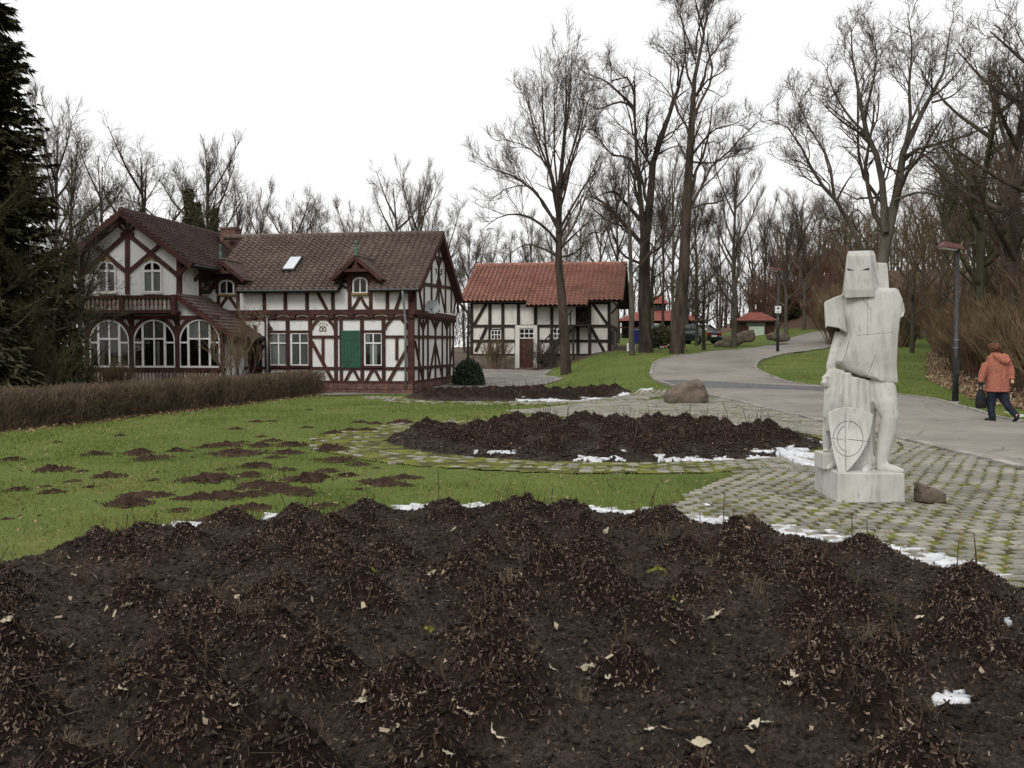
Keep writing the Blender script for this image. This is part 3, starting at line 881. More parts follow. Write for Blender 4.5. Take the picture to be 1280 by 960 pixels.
leaves = [(155, 867, 30, 'large bleached cream leaf lying alone at lower left of the near bed'),
          (890, 774, 27, 'pale lobed leaf near the middle right of the near mulch bed'),
          (735, 838, 20, 'cream leaf on the heap right of centre in the near bed'),
          (565, 665, 20, 'white curled leaf high on the heap at the bed rim'),
          (755, 668, 17, 'pale leaf at the rim of the near bed below the snow line'),
          (527, 874, 20, None), (292, 883, 20, 'grey rounded leaf left of centre in the near bed'), (588, 896, 17, None), (620, 922, 26, None), (575, 888, 14, None), (455, 883, 22, None),
          (567, 879, 10, None), (993, 846, 22, 'folded pale leaf in the right half of the near bed'), (1147, 776, 24, 'tan upright leaf caught in stalks at right of the near bed'), (1010, 664, 12, None), (560, 945, 24, None),
          (812, 915, 15, None), (832, 915, 14, None), (942, 912, 22, None), (956, 908, 16, None), (875, 931, 24, None), (640, 700, 10, None), (540, 718, 13, None), (160, 760, 22, None), (495, 912, 12, None), (690, 838, 12, None), (1168, 918, 18, None), (1128, 915, 13, None), (1100, 925, 16, None), (8, 778, 20, 'pale leaf at the left picture edge of the near bed'), (985, 858, 13, None), (760, 852, 12, None)]
for k, (px, py, w, lab) in enumerate(leaves):
    p = hit(px, py)
    D = p[1]; s_ = w / FPX * D / .105
    o = link('fallen_leaf', LM[k % 7])
    o.location = (p[0], p[1], float(surf(p[0], p[1])) + .008)
    o.rotation_euler = (random.gauss(.25, .2), random.gauss(0, .25), random.uniform(0, 6.28)); o.scale = (s_, s_, s_)
    tag(o, lab or 'small pale dry leaf scattered on the near mulch bed', 'leaf', 'dry leaves on the near bed')

# ------------------------------------------------------------------ old snow
def snow(px, py, w, h, label, seed, group='snow remnants along the beds'):
    p = hit(px, py)
    if seed < 518:      # melting along the far rim of the near bed
        k_ = (px - 640) / FPX; y_ = 10.2
        while bed_rad(0, k_ * y_, y_) > 1.012: y_ -= .01
        p = np.array([k_ * y_, y_, float(surf_low(k_ * y_, y_))]); h = max(h, 5.5); w *= .98
    D = p[1]; hw = w / 2 / FPX * D * (.7 if seed >= 523 else 1); hd = max(h / 2 * D * D / (FPX * CAMH), hw * .16)
    r = np.random.default_rng(seed); n = 56; ph = r.uniform(0, 90, 2)
    rot = r.normal(0, .1)
    f = np.array([1.0, .94, .8, .6, .4, .2, .05])[:, None]; t = np.linspace(0, 2 * np.pi, n, endpoint=False)[None, :]
    rad = 1 + 1.6 * fbm(2.6 * np.cos(t) + ph[0], 2.6 * np.sin(t) + ph[1], 5, .7)
    lx, ly = hw * f * rad * np.cos(t) * 1.15, hd * f * rad * np.sin(t) * 1.15
    x, y = p[0] + lx * math.cos(rot) - ly * math.sin(rot), p[1] + lx * math.sin(rot) + ly * math.cos(rot)
    lift = p[2] - float(surf_low(p[0], p[1]))
    z = surf_low(x, y) + min(max(lift, 0), .06) * .8 + (.010 if seed < 518 else .0) + .018 * fbm(x * 9, y * 9, 3) + np.where(f == 1, -.03, .012 * (1 - f))
    z = np.maximum(z, np.where(f == 1, -9, surf(x, y) - .05))
    rings = [[tuple(q) for q in np.stack([x[j] - p[0], y[j] - p[1], z[j] - p[2]], -1)] for j in range(len(f))]
    o = MB().loft(rings).build('snow_patch', M['snow'], None, True)
    o.location = tuple(p)
    tag(o, label, 'snow', group)
S1 = 'thin patch of old snow along the rim of the near bed'
S2 = 'small snow remnant on the near side of the middle bed'
S3 = 'low strip of snow along the near edge of the far bed'
for k, (px, py, w, h, lab) in enumerate([(245, 667, 50, 5, 'thin snow strip at the left end of the near bed rim'), (345, 654, 30, 4, S1), (515, 639, 40, 4, S1), (605, 637, 55, 4, S1), (668, 638, 42, 5, S1), (745, 641, 60, 5, S1), (800, 646, 55, 6, S1), (838, 648, 40, 6, S1),
        (898, 657, 52, 13, 'broad snow patch between two heaps above the near bed centre right'), (960, 666, 40, 5, S1), (1000, 674, 55, 6, S1), (1040, 689, 55, 7, S1), (1075, 686, 45, 6, S1), (1118, 700, 44, 8, S1), (1168, 707, 62, 12, 'widest snow patch on the right rim of the near bed'), (1185, 742, 50, 8, 'flat snow patch just inside the right rim of the near bed'), (1200, 722, 34, 6, S1), (1250, 735, 40, 6, S1),
        (1253, 771, 15, 7, S1), (1228, 818, 18, 8, 'tiny snow lump at the far right inside the near bed'), (1170, 869, 72, 12, 'lone snow patch inside the near bed at lower right'), (943, 704, 16, 3, S1), (300, 780, 11, 4, 'tiny snow crumb in the left part of the near bed'),
        (620, 564, 44, 4, S2), (597, 558, 14, 3, S2), (735, 570, 40, 4, S2), (770, 571, 22, 3, S2), (778, 563, 14, 4, S2), (825, 567, 12, 6, S2), (840, 572, 26, 4, S2), (868, 573, 30, 4, S2), (905, 574, 22, 3, S2),
        (972, 562, 90, 14, 'large broken snow patch on the right side of the middle bed'), (1010, 570, 40, 6, S2), (965, 553, 30, 5, S2), (950, 573, 30, 4, S2), (1024, 553, 12, 8, S2),
        (680, 499, 90, 2, S3), (745, 498, 70, 2, S3), (778, 493, 30, 2, S3), (650, 500, 30, 2, S3), (808, 487, 22, 1.5, 'faint snow streak on the grass beside the far bed'),
        (700, 588, 26, 2, 'faint snow flecks on the paving below the middle bed'), (880, 631, 30, 3, 'small snow patch on the grass tip above the near bed'), (1276, 519, 14, 4, 'snow remnant on the verge beside the walking person')]):
    snow(px, py, w, h, lab, 500 + k)

# ------------------------------------------------------------------ molehills
def molehill_mesh(seed):
    r = np.random.default_rng(seed); ph = r.uniform(0, 90, 2); n, m = 44, 13
    f = (1 - np.arange(m) / m)[:, None]; t = np.linspace(0, 2 * np.pi, n, endpoint=False)[None, :]
    rad = 1 + 1.0 * fbm(1.7 * np.cos(t) + ph[0], 1.7 * np.sin(t) + ph[1], 5, .65)
    x, y = f * rad * np.cos(t), f * rad * np.sin(t)
    z = .20 * (1 - f) ** .75 * (1 + 1.1 * fbm(x * 2.2 + ph[1], y * 2.2, 3)) + .15 * fbm(x * 7 + ph[0], y * 7, 3, .75) * np.minimum(1, 4 * (1 - f))
    z[0] = -.10
    mb = MB().loft([[tuple(q) for q in np.stack([x[j], y[j], z[j]], -1)] for j in range(m)])
    for k in range(130):      # crumbs of earth on it and round its foot
        a = r.uniform(0, 6.28); d = abs(r.normal(.85, .33)); s_ = r.uniform(.02, .085)
        c = Vector((d * math.cos(a), d * math.sin(a), s_ * .3 + .13 * max(0, 1 - d)))
        v = [c + Vector(q) * s_ for q in ((1, 0, 0), (0, 1, r.normal(0, .3)), (-1, 0, .1), (0, -1, 0), (r.normal(0, .3), r.normal(0, .3), .9))]
        mb.add(v, [(0, 1, 4), (1, 2, 4), (2, 3, 4), (3, 0, 4)])
    me = mb.mesh('molehill', False); me.materials.append(M['molehill'])
    return me
MM = [molehill_mesh(900 + k) for k in range(7)]
holes = [(35, 328, 30), (173, 275, 14), (160, 362, 48), (55, 422, 28), (160, 430, 28), (293, 312, 28), (255, 365, 18), (222, 395, 18), (330, 380, 36), (278, 412, 16), (473, 390, 15), (140, 410, 13), (432, 308, 34), (466, 325, 42), (553, 302, 28), (635, 392, 60),
         (680, 360, 17), (725, 312, 66), (690, 287, 44), (640, 290, 26), (785, 350, 42), (772, 376, 36), (800, 287, 36), (840, 272, 26), (898, 285, 40), (885, 308, 36), (845, 323, 24), (800, 408, 56), (930, 432, 46), (945, 390, 56), (880, 360, 24), (1040, 332, 40), (1105, 345, 30), (1020, 297, 38), (1008, 365, 28),
         (1165, 402, 50), (1240, 385, 38), (1250, 408, 20), (1100, 420, 18), (400, 465, 54), (430, 440, 46), (490, 440, 34), (600, 450, 44), (700, 445, 54), (780, 440, 44), (550, 485, 30), (770, 480, 50), (860, 420, 50), (1000, 470, 34), (1065, 378, 28), (970, 328, 15), (1130, 238, 28), (1080, 238, 24), (1025, 247, 24),
         (945, 230, 15), (835, 210, 14), (785, 212, 18), (730, 235, 18), (370, 255, 16), (665, 522, 62), (20, 512, 18), (1155, 218, 18), (1110, 214, 20), (1230, 216, 30), (745, 275, 16), (805, 258, 16), (950, 174, 10), (1157, 356, 15)]
named = {(635, 392): 'large lone rounded molehill in the middle of the left lawn', (665, 522): 'dark molehill beside the rim of the near bed', (725, 312): 'widest flat molehill at the centre of the lawn', (160, 362): 'broad flat molehill at the far left of the lawn', (20, 512): 'low molehill at the left picture edge near the bed', (35, 328): 'worn molehill at the left picture edge farther back', (1165, 402): 'molehill on the grass between near and middle bed', (400, 465): 'long molehill heading the row left of the near bed rim'}
for k, (zx, zy, hw) in enumerate(holes):
    px, py = zx / 2.4615, 440 + zy / 2.4615
    p = ground_at(px, py + 1.5)
    s_ = hw / 2.4615 / FPX * p[1] * 1.2
    o = link('molehill', MM[k % 7])
    o.location = (p[0], p[1], terr(p[0], p[1]) + .0)
    o.rotation_euler = (0, 0, random.uniform(0, 6.28)); o.scale = (s_, s_, min(s_ * random.uniform(1.0, 1.5), .36))
    lab = named.get((zx, zy)) or ('small crumbly molehill scattered on the left lawn' if hw < 25 else ('molehill in the dense cluster on the lawn' if 560 < zx < 1100 else 'medium dark molehill on the left lawn'))
    tag(o, lab, 'molehill', 'molehills on the lawn')

# ------------------------------------------------------------------ grass on the lawns
def grass_field(n, dmin, dmax, seed, hmul, wmul, name):
    r = np.random.default_rng(seed)
    D = np.exp(r.uniform(math.log(dmin), math.log(dmax), n)); th = r.uniform(-.62, .62, n)
    X, Y = D * np.sin(th), D * np.cos(th)
    ok = np.ones(n, bool)
    for i in range(3): ok &= bed_dist(i, X, Y) > -.04 + .05 * r.random(n)
    pv = paved(X, Y)
    ok &= ~pv | ((r.random(n) < .45) & (bed_dist(1, X, Y) < 1.2) & (X < 3.2)) | ((r.random(n) < .06) & (X < 4.5))
    ok &= ~on_road(X, Y, .12) & (bank_dist(X, Y) < .9)
    hxx = np.interp(Y, [p[1] for p in HEDGE], [p[0] for p in HEDGE])
    ok &= X > hxx + .35
    ok &= ~((Y > 33.2) & (X < 1.5)) & (Y < 60)
    X, Y, D = X[ok], Y[ok], D[ok]; n = len(X)
    dens = vnoise(X * 1.3, Y * 1.3) + .5
    k = r.random(n) < .45 + .8 * dens
    X, Y, D = X[k], Y[k], D[k]; n = len(X)
    h = r.uniform(.018, .05, n) * hmul * (1 + .8 * vnoise(X * .9 + 40, Y * .9)); w = .0035 * wmul * D / 8 * r.uniform(.7, 1.4, n)
    a = r.uniform(0, 6.28, n); ln = r.normal(0, .55, (n, 2))
    Z = terrain(X, Y)
    c, s = np.cos(a) * w, np.sin(a) * w
    V = np.stack([np.stack([X - c, Y - s, Z - .01], -1), np.stack([X + c, Y + s, Z - .01], -1), np.stack([X + ln[:, 0] * h, Y + ln[:, 1] * h, Z + h], -1)], 1).reshape(-1, 3)
    return link(name, np_mesh(name, V, np.arange(3 * n).reshape(n, 3)), M['grass'])
tag(grass_field(330000, 6, 52, 41, 1.0, 1.0, 'lawn_grass'), 'short green lawn grass round the flower beds', 'grass', kind='stuff')

# fallen leaves strewn over the lawn
r = np.random.default_rng(47); n = 2600
D = np.exp(r.uniform(math.log(7), math.log(45), n)); th = r.uniform(-.6, .6, n); X, Y = D * np.sin(th), D * np.cos(th)
ok = (bank_dist(X, Y) < .5) & ~((Y > 33) & (X < 1.5)) & (X > np.interp(Y, [p[1] for p in HEDGE], [p[0] for p in HEDGE]) + .3)
for i in range(3): ok &= bed_dist(i, X, Y) > .05
ok &= ~on_road(X, Y) | (r.random(n) < .12)
X, Y = X[ok], Y[ok]; n = len(X)
V, F = scatter_flakes(X, Y, terrain, r.uniform(.02, .05, n), r.uniform(.012, .03, n), r, lift=.03, tilt=.4)
tag(link('lawn_leaf_litter', np_mesh('lawn_leaf_litter', V, F), M['leaf_tan']), 'small dry leaves strewn over lawn and paving', 'leaves', kind='stuff')

# ------------------------------------------------------------------ building helpers
class Frame:
    """local axes of a building: u along the front (right), v away from the viewer"""
    def __init__(s, C, deg):
        s.C = np.array([C[0], C[1], 0.0]); s.th = math.radians(deg)
        c, n = math.cos(s.th), math.sin(s.th)
        s.r = np.array([c, -n, 0]); s.d = np.array([n, c, 0])
        q = np.array([0, 0, CAMH]) - s.C
        s.o = np.array([q @ s.r, q @ s.d, q[2]])
    def _dir(s, px, py):
        d = ray(px, py); return np.array([d @ s.r, d @ s.d, d[2]])
    def v(s, P, v):
        d = s._dir(*P); t = (v - s.o[1]) / d[1]; p = s.o + d * t; return float(p[0]), float(p[2])
    def u(s, P, u):
        d = s._dir(*P); t = (u - s.o[0]) / d[0]; p = s.o + d * t; return float(p[1]), float(p[2])
Z1 = lambda x, y: (90 + x / 3.84, 240 + y / 3.84)
Z2 = lambda x, y: (320 + x / 4.175, 270 + y / 4.175)
Z3 = lambda x, y: (560 + x / 5.333, 310 + y / 5.333)
Z4 = lambda x, y: (505 + x / 4.365, 280 + y / 4.365)

def glass_clear():
    m = bpy.data.materials.new('clear_glass'); m.use_nodes = True
    nt = m.node_tree; nt.nodes.clear()
    out = nt.nodes.new('ShaderNodeOutputMaterial'); mx = nt.nodes.new('ShaderNodeMixShader')
    tr = nt.nodes.new('ShaderNodeBsdfTransparent'); gl = nt.nodes.new('ShaderNodeBsdfGlossy'); fr = nt.nodes.new('ShaderNodeFresnel')
    tr.inputs['Color'].default_value = (.72, .75, .74, 1); gl.inputs['Roughness'].default_value = .03; fr.inputs['IOR'].default_value = 1.5
    nt.links.new(fr.outputs[0], mx.inputs[0]); nt.links.new(tr.outputs[0], mx.inputs[1]); nt.links.new(gl.outputs[0], mx.inputs[2]); nt.links.new(mx.outputs[0], out.inputs[0])
    return m
M['pane'] = glass_clear()

def J(a=.012): return random.uniform(0, a)
class Front:
    """beams, windows and trim on one wall plane of a building"""
    def __init__(s, root, fr, plane, val, mat, proud=.055):
        s.root, s.fr, s.plane, s.val, s.mat, s.proud = root, fr, plane, val, mat, proud
        s.n = (0, -1, 0) if plane == 'v' else (1, 0, 0)
    def pt(s, P):
        if s.plane == 'v':
            u, z = s.fr.v(P, s.val); return (u, s.val, z)
        v, z = s.fr.u(P, s.val); return (s.val, v, z)
    def uv(s, a, z): return (a, s.val, z) if s.plane == 'v' else (s.val, a, z)
    def beam(s, p, q, w=.13, name='timber_beam', mat=None):
        return MB().bar(p, q, w, s.n, -.04, s.proud + J()).build(name, mat or s.mat, s.root)
    def pxbeam(s, P, Q, w=.13, **k): return s.beam(s.pt(P), s.pt(Q), w, **k)
    def curve(s, pts, w=.11, name='curved_brace', mat=None):
        return MB().strip(pts, w, s.n, -.04, s.proud + J()).build(name, mat or s.mat, s.root)
    def window(s, a0, a1, z0, z1, cols, transoms, bar=.045, frame=.055, arch=0.0, curtain=None, sill=None, mat='frame', side=None, name='window', wide=()):
        """white window: frame and bars, with panes, curtain and sill as its own pieces.
        cols: list of vertical bar positions 0..1; transoms: list of (z fraction, from col, to col)"""
        c, hw = (a0 + a1) / 2, (a1 - a0) / 2
        top = lambda a: z1 - arch + arch * math.sqrt(max(0, 1 - ((a - c) / hw) ** 2)) if arch else z1
        flip = s.plane == 'v'
        m = M[mat]
        w = MB()
        out = [s.uv(a0, z0), s.uv(a0, z1 - arch)]
        if arch: out += [s.uv(c - hw * math.cos(t), z1 - arch + arch * math.sin(t)) for t in np.linspace(0, math.pi, 17)[1:-1]]
        out += [s.uv(a1, z1 - arch), s.uv(a1, z0)]
        w.strip(out, frame, s.n, .004, .052)
        w.bar(s.uv(a0, z0), s.uv(a1, z0), frame * 1.1, s.n, .004, .057)
        xs = [a0] + [a0 + (a1 - a0) * k for k in cols] + [a1]
        for k, x in enumerate(xs[1:-1]):
            w.bar(s.uv(x, z0), s.uv(x, top(x)), bar * (1.5 if k in wide else 1), s.n, .006, .049 + .002 * k)
        for zf, i, j in transoms:
            z = z0 + (z1 - z0) * zf
            w.bar(s.uv(xs[i], z), s.uv(xs[j], z), bar * 1.1, s.n, .008, .060)
        win = w.build(name, m, s.root)
        for i in range(len(xs) - 1):
            zs = sorted({z0, *[z0 + (z1 - z0) * zf for zf, a, b in transoms if a <= i < b]}) + [None]
            for k in range(len(zs) - 1):
                lo = zs[k]; hi = zs[k + 1]
                poly = [(xs[i], lo), (xs[i + 1], lo)]
                n = 6
                for q in range(n + 1):
                    x = xs[i + 1] + (xs[i] - xs[i + 1]) * q / n
                    zz = top(x) if hi is None else min(hi, top(x))
                    poly.append((x, max(zz, lo + .01)))
                nx_, ny_ = s.n[0], s.n[1]
                MB().add([tuple(np.array(s.uv(x, z)) + np.array(s.n) * .034) for x, z in poly], [tuple(range(len(poly)))]).build('pane', M['pane'], win)
        back = [(a0, z0), (a1, z0)] + [(a1 + (a0 - a1) * q / 12, top(a1 + (a0 - a1) * q / 12)) for q in range(13)]
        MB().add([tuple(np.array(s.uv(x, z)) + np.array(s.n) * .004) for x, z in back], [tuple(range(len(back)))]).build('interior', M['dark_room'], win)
        if curtain:
            for f0, f1, g0, g1 in curtain:
                x0, x1 = a0 + (a1 - a0) * f0, a0 + (a1 - a0) * f1; n = 14
                lo, hi = z0 + (z1 - z0) * g0, z0 + (z1 - z0) * g1
                V = []
                for q in range(n + 1):
                    x = x0 + (x1 - x0) * q / n; dd = .012 + .007 * math.sin(q * 2.4)
                    V += [np.array(s.uv(x, lo)) + np.array(s.n) * dd, np.array(s.uv(x, min(hi, top(x)))) + np.array(s.n) * dd]
                MB().add(V, [(2 * q, 2 * q + 2, 2 * q + 3, 2 * q + 1) for q in range(n)]).build('curtain', M['curtain'], win, True)
        if sill:
            MB().bar(s.uv(a0 - .06, z0 - .045), s.uv(a1 + .06, z0 - .045), .075, s.n, .0, .12).build('sill', sill, win)
        return win

def tile_roof(name, o, eu, es, W, S, pu, ps, mat, parent, amp=.022, step=.03, mask=None):
    """overlapping rows of wavy tiles as real relief on a roof slope"""
    o, eu, es = np.array(o, float), np.array(eu, float), np.array(es, float)
    eu /= np.linalg.norm(eu); es /= np.linalg.norm(es); n = np.cross(eu, es); n = n if n[2] > 0 else -n
    cols = max(1, int(round(W / pu))); rows = max(1, int(round(S / ps))); pu, ps = W / cols, S / rows
    k = 4
    xs = np.linspace(0, W, cols * k + 1); ph = (xs / pu) % 1.0
    prof = amp * np.sin(2 * np.pi * ph) + amp * .35 * np.sin(4 * np.pi * ph)
    rr = np.random.default_rng(int(abs(W * 100 + S * 7)))
    V = np.zeros((rows, 3, len(xs), 3))
    for i in range(rows):
        jit = np.repeat(rr.normal(0, .004, cols + 1), k)[:len(xs)]
        s0, s1 = i * ps, min((i + 1) * ps + .03, S)
        base = o + eu * xs[:, None]
        V[i, 0] = base + es * (s0 - .05) + n * (prof + jit + step - .028)[:, None]
        V[i, 1] = base + es * (s0 - .05 + jit)[:, None] + n * (prof + jit + step)[:, None]
        V[i, 2] = base + es * s1 + n * (prof * .8 + .004)[:, None]
    idx = np.arange(V.size // 3).reshape(rows, 3, len(xs))
    Fq = np.concatenate([np.stack([idx[:, a, :-1], idx[:, a, 1:], idx[:, a + 1, 1:], idx[:, a + 1, :-1]], -1).reshape(-1, 4) for a in (0, 1)])
    ob = link(name, np_mesh(name, V.reshape(-1, 3), Fq, False), mat, parent)
    tag(ob, kind='stuff')
    return ob
def slab(o, eu, es, W, S, th):
    """board carrying the tiles"""
    o, eu, es = Vector(o), Vector(eu).normalized(), Vector(es).normalized()
    n = eu.cross(es)
    if n.z < 0: n = -n
    p = [o, o + eu * W, o + eu * W + es * S, o + es * S]
    mb = MB()
    return mb.add([q - n * .035 for q in p] + [q - n * (.035 + th) for q in p], [(0, 1, 2, 3), (7, 6, 5, 4), (0, 4, 5, 1), (1, 5, 6, 2), (2, 6, 7, 3), (3, 7, 4, 0)])
def ridge_caps(name, a, b, mat, parent, n, rad=.11):
    a, b = Vector(a), Vector(b); mb = MB()
    for i in range(n):
        p, q = a + (b - a) * (i / n), a + (b - a) * ((i + 1.08) / n)
        mb.tube([p, q], [rad * random.uniform(.98, 1.05), rad * .9], 8)
    return mb.build(name, mat, parent, True)

# ------------------------------------------------------------------ half-timbered house
HF = Frame((-3.574, 33.702), 8.5)
house = empty('half_timbered_house', (HF.C[0], HF.C[1], 0), -HF.th)
tag(house, 'long white house with red-brown timbers, brown tiled roof and gabled wing at left', 'house')
TB = M['timber']
DEPTH, EAVE, RIDGE, VR = 6.9, 3.68, 6.05, 3.3
SL = (RIDGE - EAVE) / (VR + .45)
wall = MB()
wall.prism([(0, .3), (DEPTH, .3), (DEPTH, 3.85), (VR, 5.90), (0, 3.85)], -7.75, 0, 'x')
wall.build('wall', M['plaster'], house)
MB().prism([(-.02, 2.80), (DEPTH + .02, 2.80), (DEPTH + .02, 3.86), (VR, 5.92), (-.02, 3.86)], .001, .13, 'x').build('wall', M['plaster'], house)
# sandstone plinth, block by block
MB().box(-7.7, -.03, .03, DEPTH - .03, -.4, .30).build('plinth_core', M['soil'], house)
for row_, (z0, z1) in enumerate(((-.12, .10), (.112, .315))):
    x = -7.6 + (.2 if row_ else 0)
    while x < .02:
        w_ = min(random.uniform(.36, .62), .05 - x)
        if w_ > .08: MB().box(x + .006, x + w_ - .006, -.07 - J(.02), .06, z0, z1).build('plinth_block', M['stone_red'], house, bevel=.008)
        x += w_
    y = .1
    while y < DEPTH:
        w_ = random.uniform(.36, .62)
        MB().box(-.06, .07 + J(.02), y + .006, min(y + w_, DEPTH) - .006, z0, z1).build('plinth_block', M['stone_red'], house, bevel=.008)
        y += w_
fr = Front(house, HF, 'v', 0.0, TB)
def zp(x, y): return Z2(x, y)
def U(x, y=700): return HF.v(Z2(x, y), 0)[0]
def Zz(y, x=400): return HF.v(Z2(x, y), 0)[1]
z_sill, z_rail, z_jb, z_jt = .36, Zz(795), Zz(536), Zz(490)
z_rail = .87
fr.beam((-7.7, 0, z_sill), (.07, 0, z_sill), .12)                       # ground sill
fr.beam((-6.4, 0, z_rail), (U(800), 0, z_rail), .10)
MB().box(-7.7, .14, -.10, .05, 2.80, 2.98).build('jetty_beam', TB, house)
MB().box(-7.7, .10, -.065, .05, 2.62, 2.72).build('jetty_beam', TB, house)
MB().box(-7.7, .09, -.055, .05, 2.715, 2.805).build('jetty_beam', M['timber_dark'], house)
for k in range(11):                                                       # bracket blocks with pale arcs between
    x = -7.35 + k * .735
    MB().box(x - .09, x + .09, -.125 - J(.01), .03, 2.66, 2.812).build('joist_end', TB, house)
    if k < 10: MB().strip([(x + .14 + .455 * t, -.056, 2.735 + .045 * math.sin(math.pi * t)) for t in np.linspace(0, 1, 9)], .028, (0, -1, 0), 0, .018).build('carved_arc', M['timber_pale'], house)
zt = 2.64
for x in (168, 285, 418, 446, 555, 667):
    fr.beam((U(x), 0, z_sill), (U(x), 0, zt), .13 if x != 446 else .11)
fr.beam((U(57), 0, z_sill), (U(57), 0, zt), .12)
MB().box(-.13, .075, -.075, .12, .31, 2.80).build('corner_post', TB, house)
MB().box(-.11, .16, -.06, .12, 2.975, 3.85).build('corner_post', TB, house)
zr1, zr2 = Zz(603), Zz(630)
fr.beam((U(57), 0, zr1), (U(285), 0, zr1), .09)
fr.beam((U(555), 0, zr1), (U(667), 0, zr1), .09)
fr.beam((U(285), 0, zr2), (U(446), 0, zr2), .09)
fr.beam((U(667), 0, zr2), (U(805), 0, zr2), .09)
fr.pxbeam(zp(292, 655), zp(405, 866), .12)
fr.pxbeam(zp(692, 866), zp(797, 680), .12)
fr.pxbeam(zp(351, 632), zp(351, 772), .10)
fr.pxbeam(zp(736, 632), zp(736, 752), .10)
for x0, x1 in ((290, 414), (672, 798)):                                   # arched braces of the two figure bays
    for a, s_ in ((x0, 1), (x1, -1)):
        fr.curve([fr.pt(zp(a + s_ * 2, 592)), fr.pt(zp(a + s_ * 8, 572)), fr.pt(zp(a + s_ * 22, 556)), fr.pt(zp(a + s_ * 38, 538))], .10)
for c, h_ in ((505, 40), (615, 40)):                                      # feet below the windows
    for s_ in (-1, 1):
        fr.curve([fr.pt(zp(c + s_ * h_, 866)), fr.pt(zp(c + s_ * h_ * .62, 838)), fr.pt(zp(c + s_ * h_ * .38, 818)), fr.pt(zp(c + s_ * 5, 802))], .10)
# upper band
fu = Front(house, HF, 'v', 0.0, TB)
for x in (45, 155, 268, 403, 490, 600, 687):
    fu.pxbeam(zp(x, 392 if x not in (490, 600) else 330), zp(x, 490), .12)
fu.pxbeam(zp(320, 394), zp(372, 490), .11)
fu.pxbeam(zp(766, 392), zp(730, 490), .11)
for s_ in (-1, 1):
    fu.curve([fu.pt(zp(545 + s_ * 44, 488)), fu.pt(zp(545 + s_ * 26, 466)), fu.pt(zp(545 + s_ * 12, 440)), fu.pt(zp(545 + s_ * 3, 422))], .10)
MB().bar(fu.pt(zp(812, 448)), (.02, -.42, EAVE - .06), .09, (1, 0, 0), -.05, .05).build('eave_bracket', TB, house)
# left part of the front, behind the porch
for a, b_ in (((880, 640), (880, 880)), ((948, 655), (948, 870))):
    fr.pxbeam(Z1(*a), Z1(*b_), .12)
fr.pxbeam(Z1(920, 735), Z1(848, 882), .11)
fr.beam((-6.4, 0, .872), (-5.4, 0, .872), .09)
fr.pxbeam(Z1(925, 615), Z1(960, 660), .1)
# windows
cw = [(.06, .94, .02, .62), (.06, .94, .70, .96)]
for x0, x1, nm in ((76, 165, 1), (188, 277, 2), (570, 658, 3)):
    zz0, zz1 = Zz(779), Zz(614)
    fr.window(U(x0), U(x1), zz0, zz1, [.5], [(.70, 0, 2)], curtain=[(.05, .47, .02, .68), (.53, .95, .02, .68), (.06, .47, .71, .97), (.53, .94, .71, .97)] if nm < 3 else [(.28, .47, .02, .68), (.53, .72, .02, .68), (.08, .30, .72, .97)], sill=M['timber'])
# green shutter of upright boards
sh = MB().box(U(447), U(550), -.062, -.004, Zz(793), Zz(598)).build('shutter', M['shutter'], house)
nb = 6
for k in range(nb):
    a, b_ = U(447) + (U(550) - U(447)) * k / nb, U(447) + (U(550) - U(447)) * (k + 1) / nb
    MB().box(a + .006, b_ - .006, -.078 - J(.004), -.060, Zz(791), Zz(600)).build('shutter_board', M['shutter'], sh)
for zz in (Zz(640), Zz(752)): MB().box(U(450), U(547), -.092, -.074, zz - .035, zz + .035).build('shutter_batten', M['shutter'], sh)
# painted ochre emblem: two meeting loops under five short rays
ec = fr.pt(zp(349, 591)); em = MB()
for s_ in (-1, 1):
    em.strip([(ec[0] + s_ * (.012 + .085 * (1 - math.cos(t)) / 1.2), -.001, ec[2] - .02 + .075 * math.sin(t) + .02 * (1 - math.cos(t))) for t in np.linspace(-2.4, 2.0, 14)], .030, (0, -1, 0), -.002, .012)
em.strip([(ec[0] + .115 * math.cos(t), -.001, ec[2] + .005 + .105 * math.sin(t)) for t in np.linspace(-.5, math.pi + .5, 18)], .026, (0, -1, 0), -.002, .014)
for k in range(5):
    t = math.radians(90 + (k - 2) * 24)
    em.bar((ec[0] + .16 * math.cos(t), -.001, ec[2] + .02 + .16 * math.sin(t)), (ec[0] + .24 * math.cos(t), -.001, ec[2] + .02 + .23 * math.sin(t)), .028, (0, -1, 0), -.002, .012)
em.build('painted_emblem', M['emblem'], house)

# gable end at right
fg = Front(house, HF, 'u', 0.0, TB, .05)
def g4(a, b_, w=.11): fg.pxbeam(Z4(*a), Z4(*b_), w)
g4((55, 615), (270, 618)); g4((56, 786), (270, 770)); 
fg.beam((0, 0, .36), (0, DEPTH, .36), .12)
for x in (78, 101, 127, 168, 206, 231, 248, 266): g4((x, 522), (x, 848 if x > 120 else 854), .10)
g4((56, 640), (99, 850)); g4((168, 642), (132, 850)); g4((168, 642), (208, 850)); g4((266, 655), (233, 840))
for x in (101, 168, 231):
    g4((x - 20, 520), (x, 575), .09); g4((x + 20, 520), (x, 575), .09)
MB().box(.0, .17, -.05, DEPTH + .05, 2.80, 2.98).build('jetty_beam', TB, house)
for k in range(18):
    y = .15 + k * .385
    MB().box(.0, .20 + J(.01), y, y + .13, 2.68, 2.806).build('joist_end', TB, house)
fh = Front(house, HF, 'u', .13, TB, .045)
def h4(a, b_, w=.10): fh.pxbeam(Z4(*a), Z4(*b_), w)
h4((70, 322), (296, 356), .12); h4((156, 178), (228, 193), .10)
for x, a, b_ in ((107, 275, 480), (147, 195, 480), (187, 112, 480), (223, 195, 485), (255, 255, 485), (293, 350, 485)): h4((x, a), (x, b_), .10)
